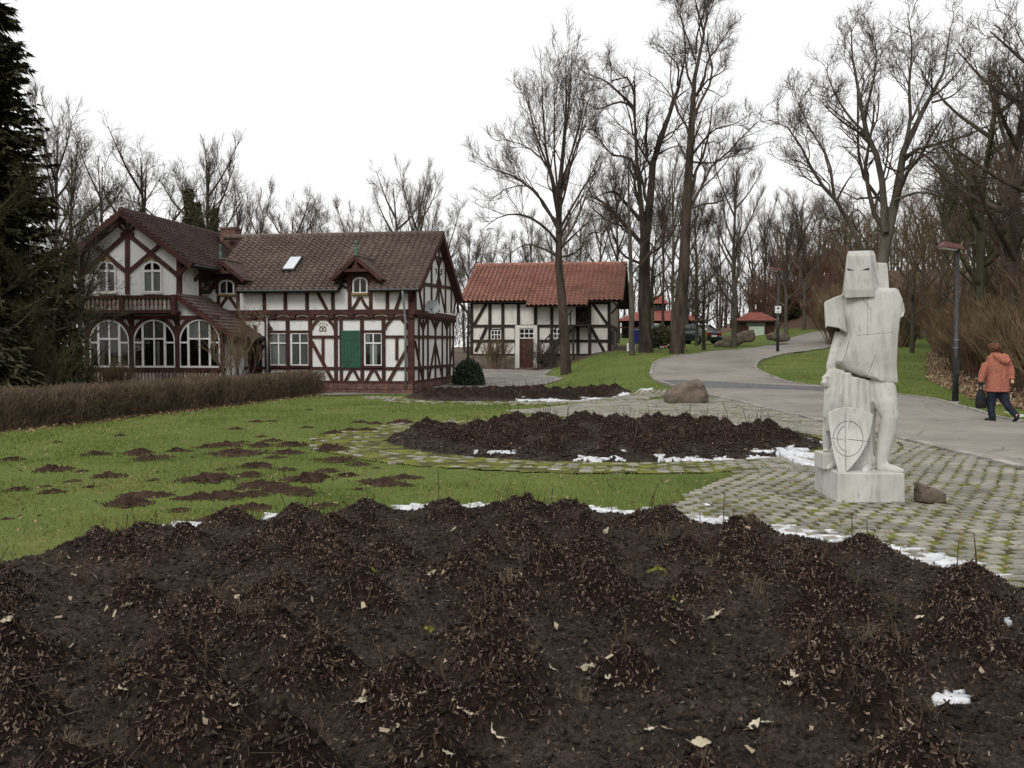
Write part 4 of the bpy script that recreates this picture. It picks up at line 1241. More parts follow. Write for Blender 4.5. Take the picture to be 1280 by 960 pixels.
h4((74, 335), (101, 482)); h4((184, 350), (160, 478)); h4((194, 350), (222, 482)); h4((291, 362), (268, 486))
for s_ in (-1, 1):
    fh.curve([fh.pt(Z4(187 - s_ * 16, 186)), fh.pt(Z4(187 - s_ * 3, 225)), fh.pt(Z4(187 + s_ * 3, 270)), fh.pt(Z4(187 + s_ * 4, 300)), fh.pt(Z4(187 + s_ * 14, 342))], .085)

# two iron wall anchors shaped like figures
def anc(pts): MB().strip([tuple(np.array(fh.pt((525 + x / 9.52, 300 + y / 9.52))) + np.array([.0, 0, 0])) for x, y in pts], .045, (1, 0, 0), 0, .03).build('wall_anchor', M['metal_dark'], house)
anc([(178, 352), (186, 345), (194, 356), (194, 380), (188, 402)])
anc([(262, 352), (246, 350), (243, 372), (256, 374), (258, 395), (248, 412), (240, 404)])
# main roof: slopes split where the dormers break the eaves
es = Vector((0, VR + .45, RIDGE - EAVE)).normalized(); SLEN = math.hypot(VR + .45, RIDGE - EAVE)
D1, D2 = (-7.42, -6.40), (U(452, 385), U(602, 385))
roof = MB()
def zr(v): return EAVE + (v + .45) * SL
rf = slab((-7.75, DEPTH - VR - .45 - VR + .0 if False else -.45, EAVE), (1, 0, 0), es, .28, SLEN, .09).build('roof', TB, house)
secs = [(-7.75, D1[0], -.45), (D1[0], D1[1], .10), (D1[1], D2[0], -.45), (D2[0], D2[1], .10), (D2[1], .42, -.45)]
for a, b_, v0 in secs:
    S_ = SLEN - (v0 + .45) * SLEN / (VR + .45)
    slab((a, v0, zr(v0)), (1, 0, 0), es, b_ - a, S_, .09).build('roof_boarding', TB, rf)
    tile_roof('roof_tiles', (a, v0, zr(v0)), (1, 0, 0), es, b_ - a, S_, .24, .215, M['tile_brown'], rf, .045, .075)
eb = Vector((0, -(VR + .45), RIDGE - EAVE))
slab((-7.75, 2 * VR + .45, EAVE), (1, 0, 0), eb, 8.17, SLEN, .09).build('roof_boarding', TB, rf)
tile_roof('roof_tiles', (-7.75, 2 * VR + .45, EAVE), (1, 0, 0), eb, 8.17, SLEN, .24, .215, M['tile_brown'], rf, .045, .075)
ridge_caps('ridge_tiles', (-8.6, VR, RIDGE + .01), (.43, VR, RIDGE + .01), M['tile_brown'], rf, 27)
for s_ in (-1, 1):      # barge boards
    a = (.40, VR + s_ * (VR + .46), EAVE - .05); b_ = (.40, VR, RIDGE - .05)
    MB().bar(a, b_, .24, (1, 0, 0), -.02, .035 + .003 * s_).build('barge_board', TB, rf)
for a, b_, v0 in secs:
    if v0 < 0: MB().tube([(a + .02, -.50, EAVE - .03), (b_ - .02, -.50, EAVE - .03)], .055, 8).build('gutter', M['metal_dark'], rf)
MB().tube([(-.2, -.5, EAVE - .05), (-.2, -.46, EAVE - .25), (-.2, -.16, 2.75), (-.2, -.13, 2.6), (-.2, -.13, .2)], .042, 8).build('downpipe', M['metal_grey'], house, True)
xq = HF.v(Z1(938, 700), -.1)[0]
MB().tube([(xq, -.13, 2.7), (xq, -.13, .2)], .04, 8).build('downpipe', M['metal_grey'], house, True)
for k in range(7):      # snow hooks and vents
    u_, z_ = HF.v(Z2(85 + 135 * k, 150 - 4 * k), VR - .8); v_ = VR - .7
    MB().box(u_ - .1, u_ + .1, v_ - .05, v_ + .05, zr(v_) - .02, zr(v_) + .09).build('vent_tile', M['tile_brown'], rf)
# roof window
u0_, u1_ = HF.v(Z2(140, 300), .7)[0], HF.v(Z2(205, 300), .7)[0]
va, vb = .62, 1.55
nrm = Vector((0, -(RIDGE - EAVE), VR + .45)).normalized()
sk = MB()
pA, pB, pC, pD = Vector((u0_, va, zr(va))), Vector((u1_, va, zr(va))), Vector((u1_, vb, zr(vb))), Vector((u0_, vb, zr(vb)))
sk.add([p + nrm * -.02 for p in (pA, pB, pC, pD)] + [p + nrm * .16 for p in (pA, pB, pC, pD)], [(0, 1, 2, 3), (7, 6, 5, 4), (0, 1, 5, 4), (1, 2, 6, 5), (2, 3, 7, 6), (3, 0, 4, 7)])
so = sk.build('skylight', M['metal_dark'], rf)
ins = .07
cpt = (pA + pB + pC + pD) / 4
sp_ = MB().add([cpt + (p - cpt) * .86 + nrm * .166 for p in (pA, pB, pC, pD)], [(0, 1, 2, 3)])
m_, nt_, b__ = base_mat('skylight_glass', .05, .6); b__.inputs['Base Color'].default_value = (.10, .115, .13, 1); b__.inputs['Metallic'].default_value = .85; b__.inputs['Base Color'].default_value = (.75, .78, .8, 1)
M['sky_glass'] = m_
sp_.build('skylight_pane', m_, rf)
# chimney
cu = HF.v(Z1(762, 200), 3.9)[0]
ch = MB().box(cu - .30, cu + .30, 3.6, 4.2, 5.2, 6.42).build('chimney', M['stone_red'], rf)
MB().box(cu - .34, cu + .34, 3.56, 4.24, 6.42, 6.50).build('chimney', M['stone_red'], rf)
for k in range(10): MB().box(cu - .31, cu + .31, 3.59, 4.21, 5.72 + k * .07, 5.775 + k * .07).build('brick_course', M['stone_red'], rf)

def lathe(prof, n=12):
    return [[(r_ * math.cos(2 * math.pi * k / n), r_ * math.sin(2 * math.pi * k / n), z) for k in range(n)] for r_, z in prof]
def dormer(u_, hw, hr, zap, zev, win):
    """gabled dormer standing on the front wall"""
    d = MB().box(u_ - hw, u_ + hw, -.012, 1.6, 3.62, zev + .28).build('dormer', M['timber'], house)
    MB().prism([(u_ - hw + .02, zev + .2), (u_ + hw - .02, zev + .2), (u_, zap - .1)], -.014, 1.4, 'y').build('dormer_gable', M['timber'], d)
    for s_ in (-1, 1):
        a = Vector((u_ + s_ * hr, -.55, zev)); b_ = Vector((u_, -.55, zap))
        ev = (b_ - a)
        slab(a, (0, 1, 0), ev, 2.35, ev.length, .06).build('dormer_boarding', TB, d)
        tile_roof('dormer_tiles', a, (0, 1, 0), ev, 2.35, ev.length, .2, .17, M['tile_brown'], d)
        MB().bar(a - Vector((0, .02, .05)), b_ - Vector((0, .02, .05)), .13, (0, -1, 0), -.02, .02 + .003 * s_).build('barge_board', TB, d)
    zc_ = zev + (zap - zev) * .38; hc = hr * .62
    MB().bar((u_ - hc, -.5, zc_), (u_ + hc, -.5, zc_), .10, (0, -1, 0), -.04, .04).build('collar', TB, d)
    MB().bar((u_, -.5, zc_ - .02), (u_, -.5, zap - .06), .10, (0, -1, 0), -.035, .047).build('king_post', TB, d)
    for s_ in (-1, 1):
        MB().bar((u_ + s_ * .16, -.5, zc_), (u_ + s_ * .05, -.5, zap - .3), .06, (0, -1, 0), -.03, .03).build('strut', TB, d)
        MB().bar((u_ + s_ * (hr - .12), -.46, zev + .02), (u_ + s_ * (hw + .02), -.03, zev - .28), .07, (s_, 0, 0), -.03, .03).build('bracket', TB, d)
    ridge_caps('ridge_tiles', (u_, -.57, zap + .03), (u_, 1.8, zap + .03), M['tile_brown'], d, 9, .08)
    fo = MB().loft(lathe([(.05, 0), (.07, .05), (.035, .12), (.065, .22), (.03, .30), (.02, .42), (.045, .46), (.045, .50), (.002, .56)])).build('finial', M['copper'], d, True)
    fo.location = (u_, -.52, zap + .0)
    fw = Front(house, HF, 'v', -.012, TB, .04)
    fw.window(*win, [.5], [], arch=.17, sill=M['ochre'], bar=.05)
    return d
u2 = HF.v(Z2(545, 360), 0)[0]
dormer(u2, .50, .94, 4.84, 4.04, (HF.v(Z2(510, 360), 0)[0], HF.v(Z2(581, 360), 0)[0], HF.v(Z2(545, 402), 0)[1], HF.v(Z2(545, 323), 0)[1]))
u1 = HF.v(Z1(745, 440), 0)[0]
dormer(u1, .46, .90, 4.78, 4.06, (u1 - .27, u1 + .27, HF.v(Z1(750, 490), 0)[1], HF.v(Z1(750, 428), 0)[1] + .02))
for s_ in (-1, 1):
    fu.curve([fu.pt(Z1(752 + s_ * 40, 555)), fu.pt(Z1(752 + s_ * 22, 528)), fu.pt(Z1(752 + s_ * 6, 505))], .10)
for x in (705, 798): fu.pxbeam(Z1(x, 480), Z1(x, 560), .11)
fu.pxbeam(Z1(925, 480), Z1(925, 565), .11)

# ------------------------------------------------------------------ gabled wing
WV, WL, WR, WA = -2.0, -11.42, -7.77, -9.58
wing = MB().prism([(WL, .3), (WR, .3), (WR, 4.93), (WA, 6.18), (WL, 4.93)], WV, 6.9, 'y').build('wing_wall', M['plaster'], house)
MB().prism([(WR + .001, .3), (-6.18, .3), (-6.18, 2.20), (WR + .001, 3.28)], WV + .004, -.3, 'y').build('bay_wall', M['plaster'], house)
MB().box(WL - .04, -6.12, WV - .05, 0, -.4, .38).build('bay_base', M['timber'], house)
fw = Front(house, HF, 'v', WV, TB, .06)
def W(x, y): return fw.pt(Z1(x, y))
def w1(a, b_, w=.14): return fw.beam(W(*a), W(*b_), w)
w1((50, 392), (262, 206), .14); w1((272, 204), (512, 402), .14); w1((122, 264), (264, 386), .14); w1((432, 250), (272, 386), .14)
w1((268, 160), (268, 492), .15); w1((516, 290), (516, 492), .17); w1((50, 300), (50, 492), .16)
w1((238, 205), (298, 205), .16)
for c in (168, 380):                                                       # carved heads over the upper windows
    MB().strip([W(c - 26, 332), W(c - 10, 320), W(c, 314), W(c + 10, 320), W(c + 26, 332)], .05, (0, -1, 0), 0, .085).build('carved_head', M['ochre'], house)
for x0, x1 in ((132, 209), (348, 429)):
    a0, z0 = fw.fr.v(Z1(x0, 480), WV); a1, z1 = fw.fr.v(Z1(x1, 336), WV)
    fw.window(a0, a1, z0, z1, [.5], [(.70, 0, 2)], arch=.22, bar=.075, curtain=[(.04, .46, .02, .68), (.54, .96, .02, .68)], sill=M['plaster_old'])
# apex infill board with fan of struts
fw.curve([W(250, 148), W(268, 170), W(286, 148)], .10, 'apex_brace')
for s_ in (-1, 1): fw.beam(W(268, 205), W(268 + s_ * 52, 150), .07)
# gallery with balusters
bz1, bz0 = HF.v(Z1(300, 498), -2.3)[1], HF.v(Z1(300, 570), -2.3)[1]
gl, gr = WL - .1, WR + .06
MB().box(gl, gr, -2.42, -2.28, bz1 - .10, bz1).build('gallery_rail', TB, house)
MB().box(gl, gr, -2.42, -2.28, bz0 - .09, bz0 + .02).build('gallery_rail', TB, house)
MB().box(gl, gr, -2.30, WV, bz0 - .12, bz0 - .02).build('gallery_floor', TB, house)
MB().box(gl, gr, WV - .07, WV + .02, bz1 - .06, bz1 + .03).build('floor_beam', TB, house)
def baluster_mesh():
    prof = [(.040, 0), (.060, .05), (.060, .14), (.036, .20), (.050, .26), (.052, .34), (.030, .40), (.045, .46)]
    H_ = bz1 - bz0 - .10; k = H_ / .46
    L_ = [(-w_, z * k) for w_, z in prof] + [(w_, z * k) for w_, z in reversed(prof)]
    me = MB().prism(L_, -.02, .02, 'y').mesh('baluster'); me.materials.append(M['timber_pale']); return me
BM = baluster_mesh(); nb = 24
for k in range(nb):
    o = link('baluster', BM, None, house); o.location = (gl + .10 + (gr - gl - .2) * k / (nb - 1), -2.35, bz0 + .01)
MB().box(gl + .02, gr - .02, -2.33, -2.312, bz0, bz1 - .09).build('gallery_backing', TB, house)
for x in (gl + .05, W(268, 500)[0], gr - .05): MB().box(x - .07, x + .07, -2.46, -2.26, bz0 - .14, bz1 + .02).build('gallery_post', TB, house)
# brackets and beam over the arches
MB().box(gl, -6.3, WV - .08, WV + .02, 2.60, 2.72).build('floor_beam', TB, house)
for x in (W(75, 600)[0], W(288, 600)[0], W(508, 600)[0]):
    MB().add([(x - .07, WV - .02, 2.3), (x + .07, WV - .02, 2.3), (x + .07, WV - .02, 2.84), (x - .07, WV - .02, 2.84), (x - .07, -2.4, 2.74), (x + .07, -2.4, 2.74), (x + .07, -2.4, 2.84), (x - .07, -2.4, 2.84), (x - .07, -2.16, 2.52), (x + .07, -2.16, 2.52)],
             [(0, 1, 9, 8), (8, 9, 5, 4), (4, 5, 6, 7), (2, 3, 7, 6), (0, 8, 4, 7, 3), (1, 2, 6, 5, 9), (0, 3, 2, 1)]).build('bracket', TB, house)
# three arched windows between posts
zb = HF.v(Z1(300, 838), WV)[1]; ztop = HF.v(Z1(300, 616), WV)[1]; zspr = HF.v(Z1(300, 722), WV)[1]
for k, (x0, x1) in enumerate(((91, 277), (301, 497), (521, 711))):
    a0, a1 = W(x0, 800)[0], W(x1, 800)[0]
    hgt = ztop - zb
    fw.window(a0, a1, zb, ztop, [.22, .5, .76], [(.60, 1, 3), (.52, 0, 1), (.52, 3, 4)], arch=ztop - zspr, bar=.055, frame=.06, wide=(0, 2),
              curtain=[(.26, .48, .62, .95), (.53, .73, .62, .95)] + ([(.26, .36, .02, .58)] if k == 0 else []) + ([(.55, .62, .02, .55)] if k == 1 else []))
    c, hw = (a0 + a1) / 2, (a1 - a0) / 2 + .10; rise = ztop - zspr + .11
    for s_ in (-1, 1):
        fw.curve([(c + s_ * hw * math.cos(t), WV, zspr - .02 + rise * math.sin(t)) for t in np.linspace(-.0, math.pi / 2 - .02, 10)], .13, 'arch_brace')
for x in (76, 289, 509): fw.beam((W(x, 700)[0], WV, .3), (W(x, 700)[0], WV, 2.62), .17, 'arch_post')
fw.beam((-6.20, WV, .3), (-6.20, WV, 2.1), .12, 'arch_post')
MB().box(WL - .06, -6.1, WV - .12, WV + .02, zb - .14, zb - .035).build('window_ledge', TB, house)
bh = MB().box(WL - .02, -6.14, WV - .075, WV - .055, .36, zb - .14).build('panel_backing', M['timber'], house)
for k in range(40):      # pale shaped boards below the ledge
    x = WL + .06 + k * .13
    MB().prism([(x, .42), (x + .09, .42), (x + .09, zb - .26), (x + .045, zb - .19), (x, zb - .26)], WV - .10 - J(.006), WV - .073, 'y').build('panel_board', M['timber_pale'], house)
# wing roof
wz = 4.46; wsl = (6.32 - wz) / 2.55
for s_ in (-1, 1):
    a = Vector((WA + s_ * 2.55, -2.55, wz)); ev = Vector((-s_ * 2.55, 0, 6.32 - wz))
    slab(a, (0, 1, 0), ev, 9.6, ev.length, .10).build('wing_boarding', TB, rf)
    tile_roof('wing_tiles', a, (0, 1, 0), ev, 9.6, ev.length, .24, .215, M['tile_dark'], rf, .045, .075)
    MB().bar(a + Vector((0, -.02, -.08)), Vector((WA, -2.57, 6.24)), .20, (0, -1, 0), -.02, .03 + .004 * s_).build('barge_board', TB, rf)
    MB().tube([a + Vector((s_ * .04, .1, -.04)), a + Vector((s_ * .04, 3.2 if s_ > 0 else 9, -.04))], .055, 8).build('gutter', M['metal_dark'], rf)
    for vv in (-2.2, -.9):
        MB().bar((WA + s_ * 2.3, vv, wz + .06), (WA + s_ * 1.83, vv, wz - .45), .10, (0, -1, 0), -.05, .05).build('eave_bracket', TB, rf)
ridge_caps('ridge_tiles', (WA, -2.57, 6.34), (WA, 7.0, 6.34), M['tile_dark'], rf, 30)
# wing side wall timbers
fs = Front(house, HF, 'u', WR, TB, .05)
fs.beam((WR, -1.95, 3.3), (WR, -1.95, 4.9), .12); fs.beam((WR, -.5, 3.3), (WR, -.5, 4.9), .14); fs.beam((WR, -2, 4.82), (WR, 0, 4.82), .12); fs.curve([(WR, -1.9, 4.2), (WR, -1.75, 4.5), (WR, -1.4, 4.8)], .1)
# lean-to over bay and porch
a = Vector((-5.55, -2.28, 1.95)); ev = Vector((-7.76, -2.28, 3.46)) - a
lt = slab(a, (0, 1, 0), ev, 2.28, ev.length, .07).build('lean_to_roof', TB, rf)
tile_roof('lean_to_tiles', a, (0, 1, 0), ev, 2.28, ev.length, .24, .215, M['tile_brown'], rf, .045, .075)
MB().bar(a + Vector((0, -.02, -.06)), Vector((-7.76, -2.30, 3.40)), .16, (0, -1, 0), -.02, .03).build('barge_board', TB, rf)
MB().tube([(-5.5, -2.25, 1.92), (-5.5, -.02, 1.92)], .05, 8).build('gutter', M['metal_dark'], rf)
MB().box(-6.15, -5.62, -.02, -.004, .3, 2.0).build('porch_door', M['timber_dark'], house)
MB().box(-5.68, -5.60, -2.1, -2.02, .0, 1.9).build('porch_post', TB, house)
MB().box(-5.68, -5.60, -2.1, 0, 1.80, 1.9).build('porch_beam', TB, house)

# satellite dish on the gable corner
dv, dz = HF.u((538.4, 383.5), .55)
dish = empty('satellite_dish', tuple(HF.C + HF.r * .62 + HF.d * dv + np.array([0, 0, dz])), -HF.th)
prof = [(.02, -.07), (.10, -.066), (.19, -.045), (.255, -.012), (.27, 0), (.265, .006), (.25, -.002), (.18, -.035), (.09, -.056), (.01, -.06)]
n_ = 28
do = MB().loft([[(r_ * math.cos(2 * math.pi * k / n_), -z, r_ * math.sin(2 * math.pi * k / n_)) for k in range(n_)] for r_, z in prof]).build('reflector', M['metal_grey'], dish, True)
do.rotation_euler = (-.32, 0, .35)
MB().tube([(0, -.02, -.24), (.02, -.22, -.17), (.03, -.27, -.1)], .012, 6).build('feed_arm', M['metal_dark'], dish)
MB().tube([(.03, -.22, -.1), (.03, -.31, -.1)], .03, 8).build('feed_horn', M['metal_dark'], dish)
MB().tube([(0, .06, 0), (-.10, .12, -.03), (-.46, .12, -.03)], .022, 6).build('wall_mount', M['metal_grey'], dish)
tag(dish, 'round grey satellite dish on the right gable of the half-timbered house', 'satellite dish')

# ------------------------------------------------------------------ barn with red roof
BF = Frame((5.58, 54.0), 9.0)
barn = empty('barn', (BF.C[0], BF.C[1], 0), -BF.th)
tag(barn, 'black-timbered whitewashed barn with red tiled roof behind the bare trees', 'barn')
TD = M['timber_dark']
BL, BD = -8.1, 9.2
MB().prism([(0, 1.15), (BD, 1.15), (BD, 4.40), (BD / 2, 6.55), (0, 4.40)], BL, 0, 'x').build('wall', M['plaster_old'], barn)
MB().box(BL - .06, -5.28, -.10, BD, -.3, 1.16).build('foundation', M['rock'], barn)
MB().box(-4.28, .06, -.10, BD, -.3, 1.16).build('foundation', M['rock'], barn)
MB().box(-5.28, -4.28, .02, BD, -.3, 1.2).build('foundation', M['rock'], barn)
fb = Front(barn, BF, 'v', 0.0, TD, .06)
def b3(a, b_, w=.17): return fb.pxbeam(Z3(*a), Z3(*b_), w)
for x, a, b_ in ((158, 362, 716), (280, 362, 716), (366, 362, 716), (470, 362, 522), (455, 522, 716), (584, 362, 530), (598, 522, 716), (692, 370, 716), (770, 380, 716), (866, 500, 716), (945, 350, 716), (1074, 350, 718)): b3((x, a), (x, b_), .18)
for y, a, b_ in ((366, 155, 1078), (520, 155, 1080), (620, 160, 460), (620, 596, 1076), (714, 155, 470), (714, 590, 1078)): b3((a, y), (b_, y), .16)
b3((258, 368), (172, 516)); b3((258, 528), (185, 690)); b3((955, 356), (1062, 508)); b3((955, 530), (1052, 712))
for s_, u_ in ((-1, BL), (1, 0)):
    MB().bar((u_ + s_ * .08, 0, 3.55), (u_ + s_ * .72, 0, 4.28), .12, (0, -1, 0), -.06, .06).build('eave_bracket', TD, barn)
wx0, wz0 = BF.v(Z3(290, 607), 0); wx1, wz1 = BF.v(Z3(353, 550), 0)
MB().box(wx0 - .14, wx1 + .14, -.05, 0, wz0 - .1, wz1 + .1).build('window_surround', TD, barn)
fb2 = Front(barn, BF, 'v', -.052, TD, .05)
fb2.window(wx0, wx1, wz0, wz1, [.333, .667], [(.5, 0, 3)], bar=.05)
wx0, wz0 = BF.v(Z3(704, 600), 0); wx1, wz1 = BF.v(Z3(752, 543), 0)
fb.window(wx0, wx1, wz0, wz1, [.5], [(.5, 0, 2)], bar=.05)
# door with pale surround and light above
dx0, dz1 = BF.v(Z3(479, 604), 0); dx1, dz0 = BF.v(Z3(571, 805), 0); ztr = BF.v(Z3(525, 541), 0)[1]
for a, b_ in ((dx0 - .26, dx0 - .01), (dx1 + .01, dx1 + .22)): MB().box(a, b_, -.12, .03, .2, ztr + .22).build('door_surround', M['plaster_old'], barn)
MB().box(dx0 - .26, dx1 + .22, -.118, .03, ztr + .05, ztr + .225).build('door_surround', M['plaster_old'], barn)
door = MB().box(dx0, dx1, -.05, .0, dz0 - .1, dz1).build('door', M['timber_dark'], barn)
for k in range(5):
    a, b_ = dx0 + (dx1 - dx0) * k / 5, dx0 + (dx1 - dx0) * (k + 1) / 5
    MB().box(a + .008, b_ - .008, -.068, -.048, dz0 - .08, dz1 - .03).build('door_board', M['timber'], door)
MB().tube([(dx1 - .1, -.07, dz0 + 1.0), (dx1 - .1, -.12, dz0 + 1.0), (dx1 - .22, -.12, dz0 + 1.0)], .014, 6).build('handle', M['metal_dark'], door)
fb.window(dx0, dx1, dz1 + .03, ztr, [.333, .667], [(.5, 0, 3)], bar=.045)
MB().box(dx0 - .1, dx1 + .1, -.55, -.05, .2, .46).build('door_step', M['rock'], barn)
# hatch door, landing and outside stair
hx0, hz1 = BF.v(Z3(858, 388), 0); hx1, hz0 = BF.v(Z3(938, 512), 0)
MB().box(hx0 - .06, hx1 + .06, -.03, 0, hz0, hz1 + .08).build('hatch', M['dark_room'], barn)
for p, q in (((hx0, -.03, hz0 + .1), (hx1, -.03, hz1)), ((hx1, -.03, hz0 + .1), (hx0, -.03, hz1))): MB().bar(p, q, .07, (0, -1, 0), 0, .03 + J(.01)).build('hatch_brace', TD, barn)
for zz in (hz0 + .12, (hz0 + hz1) / 2, hz1 - .06): MB().bar((hx0, -.03, zz), (hx1, -.03, zz), .08, (0, -1, 0), 0, .035 + J(.01)).build('hatch_rail', TD, barn)
stair = MB().box(hx0 - .15, hx1 + .15, -1.0, -.06, hz0 - .10, hz0).build('stair', TD, barn)
sx1, sz1 = hx0 - .15, hz0 - .05; sx0, sz0 = BF.v(Z3(606, 745), -.5)[0], .75
for yy in (-.98, -.12): MB().bar((sx0, yy, sz0), (sx1, yy, sz1), .2, (0, -1, 0), -.03, .03).build('stringer', TD, stair)
for k in range(10):
    f = (k + .5) / 10; x = sx0 + (sx1 - sx0) * f; z = sz0 + (sz1 - sz0) * f
    MB().box(x - .13, x + .13, -.95, -.15, z - .02, z + .03).build('step', TD, stair)
MB().bar((sx0, -.98, sz0 + .85), (sx1, -.98, sz1 + .85), .07, (0, -1, 0), -.03, .035).build('handrail', TD, stair)
for k in range(4):
    f = (k + .2) / 3.4; x = sx0 + (sx1 - sx0) * f; z = sz0 + (sz1 - sz0) * f
    MB().box(x - .04, x + .04, -1.02, -.94, z, z + .88).build('handrail_post', TD, stair)
for x in (hx0 - .1, hx1 + .1):
    MB().box(x - .06, x + .06, -.98, -.86, .9, hz0 - .1).build('landing_post', TD, stair)
    MB().bar((x, -.9, hz0 - .7), (x, -.1, hz0 - .1), .1, (1, 0, 0), -.04, .04).build('landing_brace', TD, stair)
# boarded side wall with doors
for k in range(22):
    y = .12 + k * .41
    MB().box(.0, .035 + J(.012), y, y + .395, 2.95, 4.4 + min(y, BD - y) * .46).build('board', M['timber_pale'], barn)
fe = Front(barn, BF, 'u', 0.0, TD, .06)
fe.beam((0, .1, 2.85), (0, BD, 2.85), .2); fe.beam((0, .1, 4.35), (0, BD, 4.35), .14); fe.beam((0, .1, 1.2), (0, BD, 1.2), .14)
for y in (.9, 2.9, 3.5, 5.5, 7.5): fe.beam((0, y, 1.2), (0, y, 2.85), .16)
for y in (1.0, 1.95):
    dd = MB().box(.0, .05, y, y + .9, 1.22, 2.75).build('side_door', M['timber_pale'], barn)
    MB().box(.05, .06, y + .2, y + .7, 2.0, 2.6).build('side_door_window', M['dark_room'], dd)
    MB().box(.05, .08, y + .05, y + .85, 1.85, 1.93).build('side_door_rail', TD, dd)
# roof with the dropped eaves in the middle
BE, BR, BVR = 4.30, 6.80, BD / 2
bs = Vector((0, BVR + .55, BR - BE)); bl = bs.length; bsl = (BR - BE) / (BVR + .55)
brf = MB().box(BL - .6, .75, BVR - .06, BVR + .06, BR - .3, BR - .12).build('roof', TD, barn)
k1, k2 = BF.v(Z3(522, 385), -.9)[0], BF.v(Z3(932, 385), -.9)[0]
for a, b_, v0 in ((BL - .62, k1, -.55), (k1, k2, -1.15), (k2, .78, -.55)):
    z0 = BE + (v0 + .55) * bsl; S_ = bl + (-.55 - v0) * bl / (BVR + .55)
    slab((a, v0, z0), (1, 0, 0), bs, b_ - a, S_, .08).build('roof_boarding', TD, brf)
    tile_roof('roof_tiles', (a, v0, z0), (1, 0, 0), bs, b_ - a, S_, .27, .33, M['tile_red'], brf, .06, .10)
be = Vector((0, -(BVR + .55), BR - BE))
tile_roof('roof_tiles', (BL - .62, BD + .55, BE), (1, 0, 0), be, -BL + 1.4, bl, .27, .33, M['tile_red'], brf, .06, .10)
slab((BL - .62, BD + .55, BE), (1, 0, 0), be, -BL + 1.4, bl, .08).build('roof_boarding', TD, brf)
ridge_caps('ridge_tiles', (BL - .63, BVR, BR + .02), (.79, BVR, BR + .02), M['tile_red'], brf, 28, .13)
for s_ in (-1, 1): MB().bar((.76, BVR + s_ * (BVR + .55), BE - .06), (.76, BVR, BR - .06), .2, (1, 0, 0), -.02, .03 + .003 * s_).build('barge_board', TD, brf)

# ------------------------------------------------------------------ bare trees
def resample(P, K):
    P = np.asarray(P, float); d = np.r_[0, np.cumsum(np.linalg.norm(np.diff(P, axis=0), axis=1))]
    t = np.linspace(0, d[-1], K)
    if len(P) > 2:
        m = np.gradient(P, d, axis=0)
        i = np.clip(np.searchsorted(d, t, side='right') - 1, 0, len(P) - 2); h = (d[i + 1] - d[i])[:, None]; s = ((t - d[i])[:, None] / h)
        return (2 * s ** 3 - 3 * s ** 2 + 1) * P[i] + (s ** 3 - 2 * s ** 2 + s) * h * m[i] + (-2 * s ** 3 + 3 * s ** 2) * P[i + 1] + (s ** 3 - s ** 2) * h * m[i + 1]
    return np.stack([np.interp(t, d, P[:, k]) for k in range(3)], -1)
def tubes(P, R, n):
    """many tubes at once. P (N,K,3), R (N,K)"""
    N, K, _ = P.shape
    T = np.gradient(P, axis=1); T /= np.linalg.norm(T, axis=2, keepdims=True) + 1e-9
    ref = np.where(np.abs(T[..., 2:3]) < .8, np.array([0, 0, 1.0]), np.array([1.0, 0, 0]))
    ref = np.repeat(ref[:, :1], K, axis=1)
    X = np.cross(T, ref); X /= np.linalg.norm(X, axis=2, keepdims=True) + 1e-9
    Y = np.cross(T, X)
    a = 2 * np.pi * np.arange(n) / n
    V = P[:, :, None, :] + R[:, :, None, None] * (X[:, :, None, :] * np.cos(a)[None, None, :, None] + Y[:, :, None, :] * np.sin(a)[None, None, :, None])
    i = np.arange(N * K * n).reshape(N, K, n); j = np.roll(i, -1, 2)
    F = np.stack([i[:, :-1], j[:, :-1], j[:, 1:], i[:, 1:]], -1).reshape(-1, 4)
    return V.reshape(-1, 3), F
